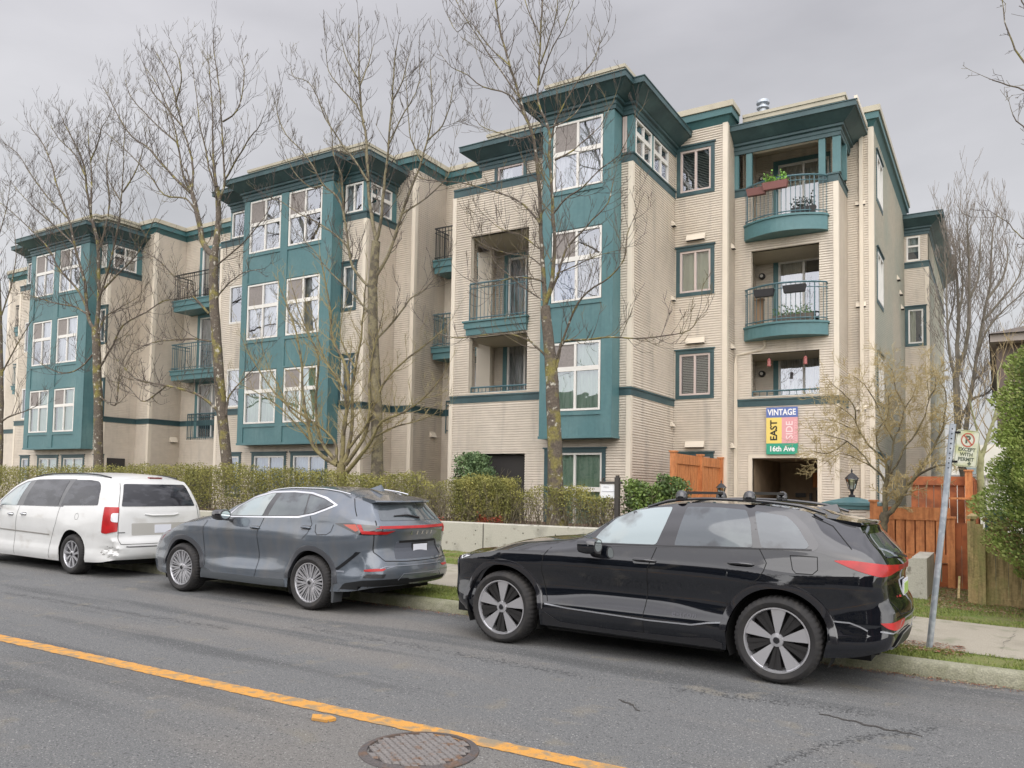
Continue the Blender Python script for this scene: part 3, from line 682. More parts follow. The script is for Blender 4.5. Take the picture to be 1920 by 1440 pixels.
# kerb with a gutter edge
kb = MB(); xs = [-60+i*1.0 for i in range(91)]
prof = [(0,-.06),(0,.0),(.015,.11),(.035,.135),(.06,.146),(.15,.148),(.17,.12),(.17,-.05)]
for x in xs:
    for (dy, dz) in prof: kb.v.append((x, kerbY(x)+dy, gz(max(-60,min(30,x)))+dz))
m = len(prof)
for i in range(len(xs)-1):
    for j in range(m-1): a = i*m+j; kb.f.append((a, a+m, a+m+1, a+1))
struct(kb.build('kerb', M['kerb'], smooth=35))
# yellow centre line, worn at its edges
yel = mat('line_yellow', (.56,.275,.055), .8, noise=[((.30,.21,.11), 11, .47, .62), ((.25,.2,.13), 3, .6, .7), ((.2,.19,.17), 45, .64, .7), (120,.12)], bump=(130,.4))
ya = lambda x: interp([(-14,4.36),(-8.96,4.43),(-4.73,4.53),(-2.6,4.585),(2,4.70)], x); yb = lambda x: interp([(-14,4.15),(-8.62,4.26),(-4.54,4.36),(-2.49,4.43),(2,4.54)], x)
r = random.Random(3); mb = MB(); n = 420
for i in range(n+1):
    x = lerp(-14, 2, i/n); w = r.uniform(-.007,.007); w2 = r.uniform(-.007,.007)
    mb.v += [(x, yb(x)+w, gz(x)+.004), (x, ya(x)+w2, gz(x)+.004)]
for i in range(n): mb.f.append((2*i,2*i+2,2*i+3,2*i+1))
struct(mb.build('centre_line', yel))
mb = MB(); mb.add([(-4.24,4.25,gz(-4.2)+.022),(-4.18,4.18,gz(-4.2)+.018),(-4.06,4.20,gz(-4.1)+.02),(-4.03,4.27,gz(-4.1)+.024),(-4.12,4.31,gz(-4.1)+.02),(-4.24,4.25,gz(-4.2)+.002),(-4.18,4.18,gz(-4.2)+.002),(-4.06,4.20,gz(-4.1)+.002),(-4.03,4.27,gz(-4.1)+.002),(-4.12,4.31,gz(-4.1)+.002)], [(0,1,2,3,4),(0,5,6,1),(1,6,7,2),(2,7,8,3),(3,8,9,4),(4,9,5,0)])
tag(mb.build('road_marker', yel), 'broken yellow pavement marker lying beside the centre line', 'road marker')
# manhole cover, frame ring and raised diamond grid
mc = (-3.17, 4.12); mz = gz(mc[0]); R_ = .345
mh = empty('manhole_cover', (mc[0],mc[1],mz), 'round cast iron manhole cover with diamond grid touching the yellow line', 'manhole cover')
def disc(mb, r0, r1, z, n=64):
    b = len(mb.v)
    for k in range(n):
        a = 2*math.pi*k/n
        mb.v += [(mc[0]+r0*math.cos(a), mc[1]+r0*math.sin(a), z), (mc[0]+r1*math.cos(a), mc[1]+r1*math.sin(a), z)]
    for k in range(n): a = b+2*k; c2 = b+2*((k+1)%n); mb.f.append((a, a+1, c2+1, c2))
lid = MB(); lid.lathe([(.001,.006),(R_-.03,.006),(R_-.028,.002)], (mc[0],mc[1],mz), 64); lid.build('lid', mat('iron_dark', (.035,.028,.025), .85), mh)
ring = MB(); ring.lathe([(R_-.018,.002),(R_-.015,.016),(R_,.016),(R_+.012,.009),(R_+.034,.007),(R_+.038,.001)], (mc[0],mc[1],mz), 64); ring.build('frame', M['iron'], mh, smooth=40)
gr = MB(); RR = R_-.032; u1 = Vector((math.cos(math.radians(28)), math.sin(math.radians(28)))); u2 = Vector((math.cos(math.radians(-32)), math.sin(math.radians(-32))))
for i in range(-14, 15):
    for j in range(-14, 15):
        c_ = Vector(mc)+(u1*i+u2*j)*.050
        if (c_-Vector(mc)).length > RR-.006: continue
        q = [c_+(u1*a_+u2*b_)*.0178 for a_, b_ in ((-1,-1),(1,-1),(1,1),(-1,1))]; q2 = [c_+(u1*a_+u2*b_)*.0225 for a_, b_ in ((-1,-1),(1,-1),(1,1),(-1,1))]
        gr.add([(v.x,v.y,mz+.0155) for v in q]+[(v.x,v.y,mz+.006) for v in q2], [(0,1,2,3),(0,4,5,1),(1,5,6,2),(2,6,7,3),(3,7,4,0)])
gr.build('raised_tread', mat('iron_worn', (.20,.185,.175), .6, .2, noise=[((.17,.10,.06), 12,.55,.68),(60,.2)]), mh)
# retaining walls
def wallbox(name, x0, x1, y0, y1, z1, label, zb=-1.9, wedge=False):
    bm = bmesh.new(); pts = [(x0,y0),(x1,y0),(x1,y1),(x0,y1)]
    n = 24; mb = MB()
    for i in range(n+1):
        x = lerp(x0,x1,i/n); w = .004*math.sin(i*2.3)
        mb.v += [(x,y0+w,zb),(x,y0+w,z1-.02),(x,y0+.02,z1),(x,y1-.02,z1),(x,y1,z1-.02),(x,y1,zb)]
    for i in range(n):
        for j in range(5): a = i*6+j; mb.f.append((a,a+6,a+7,a+1))
    mb.f += [(0,1,2,3,4,5), tuple(n*6+k for k in range(6))[::-1]]
    # small form-tie holes
    return tag(mb.build(name, M['concrete']), label, 'retaining wall')
RWl = empty('retaining_wall', (-20,13.9,-1.4), 'long low pitted concrete retaining wall below the hedge', 'retaining wall')
w_ = wallbox('wall_face', -42, -4.6, 13.9, 14.12, -.72, None); del w_['category']; w_.parent = RWl
for v in w_.data.vertices: v.co -= Vector(RWl.location)
th = MB(); r = random.Random(11)
for i in range(60):
    x = -5-i*.62+r.uniform(-.1,.1)
    for z in (-.88, -1.18): th.lathe([(.0,-.003),(.014,-.003)], (x,13.895,z+r.uniform(-.02,.02)), 8, 'Y') if r.random() < .75 else None
th.build('tie_hole', M['dark'], RWl)
for x in (-9.15, -12.9, -16.7, -20.5, -24.3): MB().box(x-.006,x+.006,13.886,13.9,-1.7,-.735).build('expansion_joint', M['dark'], RWl)
mb = MB(); X0, X1, Y0, Y1 = -3.4, -.93, 13.53, 13.75
pr = [(X0,-1.05),(-1.35,-1.05),(-1.28,-1.045),(-1.2,-.985),(-1.12,-.945),(X1,-.94)]
for x, z in pr: mb.v += [(x,Y0,-1.9),(x,Y0,z),(x,Y1,z),(x,Y1,-1.9)]
for i in range(len(pr)-1):
    for j in range(3): a = i*4+j; mb.f.append((a,a+4,a+5,a+1))
k = (len(pr)-1)*4; mb.f.append((k,k+1,k+2,k+3)[::-1])
for x, z in ((X1,-.94),):   # return of the wall running back
    mb.box(X1-.22, X1-.001, Y1, 15.2, -1.9, -.945)
tag(mb.build('retaining_wall', M['concrete']), 'short concrete planter wall with upturned end in front of the orange fence', 'retaining wall')
# planting beds
bed = mat('bed_soil', (.075,.045,.03), .95, noise=[((.16,.09,.05), 12,.5,.65),(60,.4)], bump=(40,1))
struct(sheet('planting_bed', -42, -4.6, 14.1, 17.3, lambda x,y: -.80+.01*math.sin(x*3), bed, 60, 2))
struct(sheet('planting_bed', -3.4, -1.0, 13.7, 15.9, lambda x,y: -1.10, bed, 10, 4))
struct(sheet('entry_path', -6, -1.9, 14.1, 22.6, lambda x,y: -1.45, M['walk'], 10, 4))
# ---- fences
def boardfence(root, plane, a0, a1, z0, z1, mt, bw=.135, gap=.012, y=0, slope=0, rails=(), thick=.02, seed=0, capz=None):
    r = random.Random(seed); mb = MB(); a = a0
    while a < a1-.02:
        b = min(a+bw, a1); d = r.uniform(-.004,.004)
        pbox(mb, plane, a+gap/2, b-gap/2, d, thick+d, z0, z1+slope*(a-a0)); a += bw
    mb.build('board_panel', mt, root)
    for (za, zb, o) in rails: MBr = MB(); pbox(MBr, plane, a0, a1, o, o+.04, za, zb); MBr.build('rail', mt, root)
def post(root, x, y, z0, z1, w, mt, cap=True):
    mb = MB(); mb.box(x-w/2,x+w/2,y-w/2,y+w/2,z0,z1)
    if cap: mb.box(x-w/2-.02,x+w/2+.02,y-w/2-.02,y+w/2+.02,z1,z1+.035)
    mb.build('post', mt, root)
f = empty('cedar_fence', (-1.2,15.5,-1.5), 'orange stained board fence with gapped slats behind the magnolia trunk', 'fence')
boardfence(f, ('F',15.5), -1.86, -.70, -1.02, -.42, M['cedar'], .155, .022, seed=1, rails=((-.42,-.20,.0),(-1.14,-1.0,.0)))
boardfence(f, ('F',15.52), -1.0, -.70, -1.5, -1.15, M['cedar_dk'], .155, .02, seed=4, rails=((-1.58,-1.46,.0),))
boardfence(f, ('F',15.54), -.66, -.30, -1.62, -.45, M['cedar_dk'], .12, .006, seed=14)
post(f, -1.90, 15.5, -1.6, -.12, .11, M['cedar']); post(f, -.69, 15.5, -1.7, -.38, .11, M['cedar'])
bk_ = MB(); bk_.box(-1.85,-.72,15.56,15.58,-1.05,-.3); bk_.build('backing_board', M['cedar_dk'], f)
f = empty('cedar_fence', (-1.0,18.5,-1.5), 'taller rust orange fence piece with post farther back beside the building', 'fence')
boardfence(f, ('F',18.5), -1.55, -.55, -1.0, .24, M['cedar_dk'], .14, .012, seed=2, rails=((.22,.40,.02),))
post(f, -.50, 18.3, -1.7, .50, .13, M['cedar']); 
boardfence(f, ('L',-.44), 18.35, 26, -1.0, .33, M['cedar_dk'], .14, .01, seed=3, rails=((.3,.42,.02),))
sh = MB(); sh.box(-.95,-.45,17.9,18.3,-.06,-.02); sh.build('shelf', M['cedar'], f)
f = empty('cedar_fence', (-6.08,18.4,-.5), 'bright orange board fence of the patio left of the lobby entry', 'fence')
boardfence(f, ('R',-6.08), 16.65, 20.15, -.9, .66, M['cedar'], .15, .012, seed=5, rails=((.62,.84,.012),(-.5,-.38,.012)))
for y in (16.66, 18.5, 20.12): post(f, -6.04, y, -1.4, .86, .12, M['cedar'])
f = empty('board_fence', (-.2,14,-1.6), 'weathered mossy green wooden fence with upright boards under the conifer', 'fence')
boardfence(f, ('F',13.60), -.20, 3.0, -1.50, -.50, M['wood'], .155, .006, seed=6, slope=-.06, rails=((-1.58,-1.47,-.01),))
boardfence(f, ('F',13.62), -.33, -.20, -1.72, -.40, M['wood'], .13, .0, seed=8)
boardfence(f, ('R',-.36), 13.7, 16.0, -1.6, -.33, M['wood'], .16, .006, seed=7, slope=.0)
for x, y, z in ((-.35,13.66,-.36),(-.22,13.55,-.47)): post(f, x, y, -1.75, z, .10, M['wood'], False)
cp = MB(); pbox(cp, ('R',-.36), 13.6, 16.0, -.05, .08, -.33, -.29); cp.build('cap_board', M['wood'], f)
br = MB(); br.cbox((-.52,13.75,-1.38), .03, .5, .07, Matrix.Rotation(math.radians(35),3,'X')); br.build('loose_board', M['wood'], f)
tgm = MB(); tgm.box(-.20,.10,15.7,15.74,-1.4,-.22); tgm.box(-.22,.12,15.68,15.70,-.30,-.22); tgm.box(-.06,-.04,15.68,15.70,-1.4,-.3)
tag(tgm.build('side_gate', M['teal_mid']), 'teal painted board gate half hidden behind the conifer', 'gate')
# ---- gate pillars and lanterns
def pillar(x, y, w, z1, label):
    t = empty('gate_pillar', (x,y,-1.6), label, 'pillar')
    mb = MB(); h = w/2
    boards(mb, ('F', y-h), x-h+.07, x+h-.07, -1.7, z1); boards(mb, ('R', x+h), y-h+.07, y+h-.07, -1.7, z1); boards(mb, ('L', x-h), y-h+.07, y+h-.07, -1.7, z1)
    mb.box(x-h+.03,x+h-.03,y-h+.03,y+h-.03,-1.7,z1); mb.build('siding', M['siding'], t)
    mb = MB()
    for sx in (-1,1):
        for sy in (-1,1): mb.box(x+sx*h-(.08 if sx>0 else -.0), x+sx*h+(.0 if sx>0 else .08), y+sy*h-(.08 if sy>0 else -.0)-.013*(sy<0), y+sy*h+(.0 if sy>0 else .08), -1.7, z1-.002)
    mb.build('corner_board', M['trim'], t)
    mb = MB(); a = h+.06; b = h+.09
    mb.box(x-a,x+a,y-a,y+a,z1,z1+.07); mb.box(x-b,x+b,y-b,y+b,z1+.07,z1+.12)
    mb.add([(x-b,y-b,z1+.12),(x+b,y-b,z1+.12),(x+b,y+b,z1+.12),(x-b,y+b,z1+.12),(x-.08,y-.08,z1+.22),(x+.08,y-.08,z1+.22),(x+.08,y+.08,z1+.22),(x-.08,y+.08,z1+.22)], [(0,1,5,4),(1,2,6,5),(2,3,7,6),(3,0,4,7),(4,5,6,7)])
    mb.build('cap', M['teal'], t)
def lantern(x, y, z, label, s=1.0):
    t = empty('lantern', (x,y,z), label, 'lantern', 'lanterns on the entry pillars')
    L_ = lambda pr, nm, mt, n=6, sm=False: MB().lathe([(r_*s,h_*s) for r_,h_ in pr], (x,y,z), n).build(nm, mt, t, smooth=sm)
    L_([(.06,0),(.06,.03),(.03,.05),(.025,.10),(.045,.13),(.045,.15)], 'stem', M['blackplastic'], 12, 40)
    L_([(.055,.15),(.105,.34),(.105,.35)], 'glass', lg)
    fr = MB()
    for k in range(6):
        a = 2*math.pi*k/6; fr.tube([(x+.057*s*math.cos(a),y+.057*s*math.sin(a),z+.15*s),(x+.108*s*math.cos(a),y+.108*s*math.sin(a),z+.35*s)], .007*s, 4)
    fr.build('frame', M['blackplastic'], t)
    L_([(.135,.345),(.12,.365),(.06,.43),(.03,.45),(.012,.47),(.02,.49),(.004,.54)], 'roof', M['blackplastic'])
    L_([(.001,.16),(.02,.17),(.02,.28),(.001,.29)], 'bulb', M['white'], 8)
lg = glassmat('lantern_glass', (.8,.85,.78), .15)
pillar(-2.36, 16.2, .74, -.27, 'square beige clapboard pillar with teal cap right of the lobby entry')
lantern(-2.36, 16.2, -.05, 'black glass lantern on the teal capped pillar right of the entry', 1.0)
pillar(-4.85, 16.2, .5, -.42, 'beige pillar left of the lobby entry hidden behind the black car')
lantern(-4.85, 16.2, -.20, 'black glass lantern between the orange patio fence and the lobby entry', .85)
# ---- lettering helper
def text_mb(s, size, bold=0, align='CENTER', shear=0, space=1):
    cu = bpy.data.curves.new('t', 'FONT'); cu.body = s; cu.size = size; cu.offset = bold; cu.align_x = align; cu.align_y = 'CENTER'; cu.shear = shear; cu.space_character = space; cu.resolution_u = 3
    o = bpy.data.objects.new('t', cu); COL.objects.link(o)
    me = o.to_mesh(); vs = [tuple(v.co) for v in me.vertices]; fs = [tuple(p.vertices) for p in me.polygons]
    o.to_mesh_clear(); bpy.data.objects.remove(o); bpy.data.curves.remove(cu); return vs, fs
def letters(mb, s, size, org, ax, ay, **k):
    vs, fs = text_mb(s, size, **k); o = Vector(org); X = Vector(ax); Yv = Vector(ay)
    mb.add([tuple(o+X*v[0]+Yv*v[1]) for v in vs], fs)
# ---- coloured name sign over the entry
def flat(name, col, r=.45): return mat(name, col, r)
sg = empty('wall_sign', (-4.67,20.8,1.6), 'tall four colour sign reading VINTAGE EAST SIDE 16th Ave above the lobby entry', 'sign')
ys = 20.78
for nm, x0, x1, z0, z1, col in (('blue_panel',-5.06,-4.29,1.93,2.19,(.11,.17,.42)),('yellow_panel',-5.06,-4.675,1.27,1.93,(.80,.62,.16)),('pink_panel',-4.675,-4.29,1.27,1.93,(.72,.36,.37)),('green_panel',-5.06,-4.29,.99,1.27,(.03,.33,.21))):
    MB().box(x0, x1, ys, ys+.06, z0+.001, z1-.001).build(nm, flat('sign_'+nm, col), sg)
lw = flat('letter_white', (.85,.85,.85)); lk = flat('letter_black', (.02,.015,.01)); lp = flat('letter_pale_pink', (.92,.70,.70))
xx = (1,0,0); zz_ = (0,0,1)
mb = MB(); letters(mb, 'VINTAGE', .215, (-4.675,ys-.006,2.055), (.78,0,0), zz_, bold=.006); mb.build('lettering', lw, sg)
mb = MB(); letters(mb, 'EAST', .235, (-4.865,ys-.006,1.60), (0,0,1.0), (-1,0,0), bold=.006); mb.build('lettering', lk, sg)
mb = MB(); letters(mb, 'SIDE', .235, (-4.48,ys-.006,1.60), (0,0,1.0), (-1,0,0), bold=.002); mb.build('lettering', lp, sg)
mb = MB(); letters(mb, '16th Ave', .185, (-4.675,ys-.006,1.125), (.92,0,0), zz_, bold=.005); mb.build('lettering', lw, sg)
mb = MB()
for k in range(9): mb.tube([(-4.40+.02*k*.3,ys-.003,1.30+k*.065),(-4.36,ys-.003,1.34+k*.065),(-4.31,ys-.003,1.32+k*.065)], .004, 4)
mb.build('stripes', lp, sg)
# ---- leaning parking sign
ps = empty('parking_sign', (-.63,9.33,-1.57), 'leaning grey steel pole with algae stained no parking except with permit sign', 'street sign')
p0 = Vector((-.63,9.33,-1.6)); p1 = Vector((-.387,9.30,.74))
MB().tube([p0, p0.lerp(p1,.5), p1], .031, 14).build('pole', M['galv'], ps, smooth=40)
axd = (p1-p0).normalized(); yx = Vector((.80,.56,-.16)).normalized(); yx = (yx-axd*yx.dot(axd)).normalized(); nr = yx.cross(axd).normalized()
if nr.y > 0: nr = -nr
pc = p0+axd*2.115+yx*.150+nr*.035
sgm = mat('sign_white_algae', (.56,.57,.47), .5, noise=[((.40,.42,.16), 6, .42, .68), (30,.06)])
def rr(w, h, r, n=6):
    out = []
    for cx, cy, a0 in ((w/2-r,h/2-r,0),(-w/2+r,h/2-r,90),(-w/2+r,-h/2+r,180),(w/2-r,-h/2+r,270)):
        for i in range(n+1): a = math.radians(a0+90*i/n); out.append((cx+r*math.cos(a), cy+r*math.sin(a)))
    return out
def plate(mb, pts, c, X, Yv, nrm_, th):
    k = len(pts); a = [tuple(c+X*x+Yv*y) for x,y in pts]; b = [tuple(c+X*x+Yv*y-nrm_*th) for x,y in pts]
    mb.add(a+b, [tuple(range(k)), tuple(range(k,2*k))[::-1]]+[(i,(i+1)%k,(i+1)%k+k,i+k) for i in range(k)])
mb = MB(); plate(mb, rr(.25,.375,.03), pc, yx, axd, nr, .004); sp_ = mb.build('sign_panel', sgm, ps)
def ringp(mb, R0, R1, c, n=36):
    b = len(mb.v)
    for k in range(n):
        a = 2*math.pi*k/n; d = yx*math.cos(a)+axd*math.sin(a); mb.v += [tuple(c+d*R0), tuple(c+d*R1)]
    for k in range(n): a = b+2*k; c2 = b+2*((k+1)%n); mb.f.append((a,a+1,c2+1,c2))
cc = pc+axd*.088+nr*.002
red = mat('sign_red', (.42,.10,.06), .5, noise=[((.35,.25,.10), 8,.5,.7)])
mb = MB(); ringp(mb, .060, .073, cc+nr*.0012)
d1 = (yx*.7071-axd*.7071); d2 = (yx*.7071+axd*.7071); q = cc+nr*.0012
mb.quad(*[tuple(v) for v in (q-d1*.065-d2*.007, q+d1*.065-d2*.007, q+d1*.065+d2*.007, q-d1*.065+d2*.007)]); mb.build('red_ring', red, sp_)
kk = mat('sign_letter', (.07,.09,.06), .6)
mb = MB(); letters(mb, 'P', .105, cc+nr*.0006, yx, axd, bold=.004)
for i, t_ in enumerate(('EXCEPT','WITH','PERMIT')): letters(mb, t_, .052, pc-axd*(.012+.05*i)+nr*.002, yx*1.0, axd, bold=.0015)
letters(mb, '+', .06, pc-axd*.155+yx*.04+nr*.002, yx, axd, bold=.005)
bd = rr(.237,.362,.026); bi = rr(.229,.354,.023); b0_ = len(mb.v)
for a_, b_ in zip(bd, bi): mb.v += [tuple(pc+nr*.001+yx*a_[0]+axd*a_[1]), tuple(pc+nr*.001+yx*b_[0]+axd*b_[1])]
for i in range(len(bd)): a = b0_+2*i; c2 = b0_+2*((i+1)%len(bd)); mb.f.append((a,a+1,c2+1,c2))
mb.build('lettering', kk, sp_)
mb = MB()
for k in range(9): mb.lathe([(.0,.0),(.008,.0)], tuple(p0+axd*(1.90+k*.05)+Vector((0,-.033,0))), 6, 'Y')
for z in (1.97,2.27): mb.cbox(tuple(p0+axd*z+nr*.03+yx*.03), .07,.02,.02)
mb.build('bolt', M['dark'], ps)
# ---- realtor post
rs = empty('realtor_sign', (-6.43,14.55,-.8), 'white board hanging from a dark wooden post in the hedge', 'sign')
dkw = mat('dark_timber', (.05,.045,.04), .7)
MB().box(-6.47,-6.38,14.5,14.59,-.85,.26).box(-6.455,-6.395,14.515,14.575,.26,.30).build('post', dkw, rs)
MB().box(-6.80,-6.33,14.52,14.57,.13,.18).build('arm', dkw, rs)
MB().cbox((-6.60,14.54,-.01), .36,.012,.28, Matrix.Rotation(math.radians(2),3,'Y')).build('board', mat('board_white', (.75,.76,.78), .4), rs)
mb = MB(); mb.box(-6.75,-6.46,14.525,14.531,-.02,-.012); mb.box(-6.72,-6.6,14.525,14.531,.07,.075); mb.build('print', mat('print_grey', (.4,.4,.45), .5), rs)
MB().tube([(-6.74,14.54,.13),(-6.74,14.54,.22),(-6.71,14.54,.25)], .02, 6).build('knob', dkw, rs)
# ---- neighbours
nb = empty('brown_house', (2,24,-1.5), 'dark brown house with overhanging eave at the right edge', 'house')
bs = mat('stucco_brown', (.135,.105,.09), .85, noise=[((.09,.07,.06), 1.2, .45, .65)])
MB().box(.0,7,22,23.3,1.3,3.62).box(.8,8,23.3,34,-1.6,3.6).build('wall', bs, nb)
MB().box(-.12,7.5,21.6,35,3.62,3.80).build('fascia', mat('fascia_taupe', (.30,.26,.23), .7), nb)
mb = MB(); mb.add([(-.15,21.5,3.80),(7.6,21.5,3.80),(7.6,35,3.80),(-.15,35,3.80),(2.5,25,4.9),(5,25,4.9),(5,32,4.9),(2.5,32,4.9)], [(0,1,5,4),(1,2,6,5),(2,3,7,6),(3,0,4,7),(4,5,6,7)]); mb.build('roof', mat('shingle_brown', (.12,.10,.085), .9, noise=(14,.3)), nb)
MB().box(.75,.79,22.5,23.0,-1.6,1.3).build('post', bs, nb)
nb = empty('white_house', (-2,46,-1.5), 'white garage-like house seen low between the apartment block and conifer', 'house')
wh = mat('stucco_white', (.74,.72,.64), .8, noise=(1.5,.06))
mb = MB(); ar = [(lerp(-2.4,1.8,i/10), 45+0, 1.9+.65*math.sin(math.pi*i/10)) for i in range(11)]
mb.add([(-2.4,45,-1.8),(1.8,45,-1.8)]+[p for p in ar[::-1]], [tuple(range(13))]); mb.box(-2.4,1.8,45.01,52,-1.8,1.9); mb.box(1.8,6,44.8,52,-1.8,2.6); mb.build('wall', wh, nb)
MB().box(-1.6,-.85,44.95,44.99,1.1,1.75).build('window', mat('pane_grey', (.30,.36,.36), .2), nb)
MB().box(-3,6.2,44.7,44.95,.98,1.05).build('trim', mat('trim_grey', (.35,.34,.33), .7), nb)
mb = MB()
for i in range(40): mb.box(-2.4+i*.11,-2.4+i*.11+.09,44.85,44.88,-1.8,.95)
mb.build('siding_panel', wh, nb)
nb = empty('red_roof_house', (-56,34,-1), 'distant house with red tiled roof at the left edge', 'house')
mb = MB(); mb.box(-62,-50,34,44,-2,3.4); mb.build('wall', wh, nb)
mb = MB(); mb.add([(-63,33,3.4),(-49,33,3.4),(-49,45,3.4),(-63,45,3.4),(-60,39,6),(-52,39,6)], [(0,1,5,4),(1,2,5),(2,3,4,5),(3,0,4)]); mb.build('roof', mat('tile_red', (.28,.07,.05), .8, noise=(4,.25)), nb)
# ---- things on the balconies
def planter(x, y, z, w, label, col=(.20,.08,.07), leaf=None):
    t = empty('planter_box', (x,y,z), label, 'planter')
    mb = MB(); mb.add([(x-w/2,y-.09,z+.18),(x+w/2,y-.09,z+.18),(x+w/2,y+.09,z+.18),(x-w/2,y+.09,z+.18),(x-w/2+.03,y-.06,z),(x+w/2-.03,y-.06,z),(x+w/2-.03,y+.06,z),(x-w/2+.03,y+.06,z)], [(0,1,5,4),(1,2,6,5),(2,3,7,6),(3,0,4,7),(4,5,6,7),(0,1,2,3)])
    mb.build('box', mat('planter_col', col, .6), t)
    if leaf:
        lm = MB(); r = random.Random(int(x*100))
        for k in range(160):
            p = Vector((x+r.uniform(-w*.45,w*.45), y+r.uniform(-.1,.1), z+.18+abs(r.gauss(0,.11))))
            a = Vector((r.uniform(-1,1),r.uniform(-1,1),r.uniform(.1,1))).normalized()*.07; b = a.cross(Vector((r.uniform(-1,1),r.uniform(-1,1),r.uniform(-1,1)))).normalized()*.022
            lm.add([tuple(p), tuple(p+a*.5+b), tuple(p+a), tuple(p+a*.5-b)], [(0,1,2,3)])
        lm.build('foliage', mat('balcony_leaf', leaf, .6, noise=(8,.3)), t)
planter(-4.72, 20.28, 7.68, .62, 'reddish planter with bright green plants hanging on the top balcony railing', leaf=(.16,.33,.05))
planter(-5.2, 20.34, 7.62, .5, 'empty reddish planter hanging left on the top balcony railing', (.17,.07,.06))
planter(-5.0, 20.30, 4.96, .5, 'left black basket planter on the middle bowed balcony', (.02,.02,.022))
planter(-4.25, 20.26, 4.98, .55, 'right black basket planter on the middle bowed balcony', (.02,.02,.022))
planter(-4.35, 20.6, 4.31, 1.0, 'low planter of green shoots on the middle bowed balcony floor', (.12,.10,.08), (.12,.20,.07))
planter(-4.1, 20.6, 7.02, .6, 'row of dark plants on the top bowed balcony floor', (.03,.03,.03), (.02,.03,.02))
for x, lab in ((-5.03,'left pink lantern shaped feeder hanging in the lowest balcony opening'),(-4.13,'right pink lantern shaped feeder hanging in the lowest balcony opening')):
    t = empty('hanging_feeder', (x,20.95,3.28), lab, 'bird feeder'); pk = mat('feeder_pink', (.45,.16,.15), .5)
    MB().lathe([(.001,.0),(.05,.0),(.055,.02),(.045,.03),(.045,.15),(.055,.16),(.02,.21),(.001,.22)], (x,20.95,3.28), 12).build('body', pk, t, smooth=40)
    MB().tube([(x,20.95,3.5),(x,20.95,3.62)], .004, 4).build('hook', M['blackplastic'], t)
for i, (z, nm) in enumerate(((3.28,'lowest'),(6.0,'middle'),(8.75,'top'))):
    t = empty('wall_lamp', (-5.42,22.1,z), 'round black wall lamp inside the %s balcony opening right of the downpipe' % nm, 'wall lamp', 'balcony wall lamps')
    MB().lathe([(.001,-.10),(.06,-.10),(.085,-.06),(.09,0)], (-5.52,22.22,z), 16, 'Y').build('shade', M['blackplastic'], t, smooth=50)
    MB().lathe([(.001,-.112),(.035,-.108),(.045,-.10)], (-5.52,22.22,z), 12, 'Y').build('bulb', M['white'], t)
mb = MB(); mb.box(-5.28,-5.1,20.55,20.7,4.31,4.95); mb.box(-5.3,-5.08,20.53,20.72,4.95,4.99)
tag(mb.build('plant_stand', mat('stand_brown', (.25,.16,.09), .7)), 'brown wooden stand at the left end of the middle bowed balcony', 'plant stand')
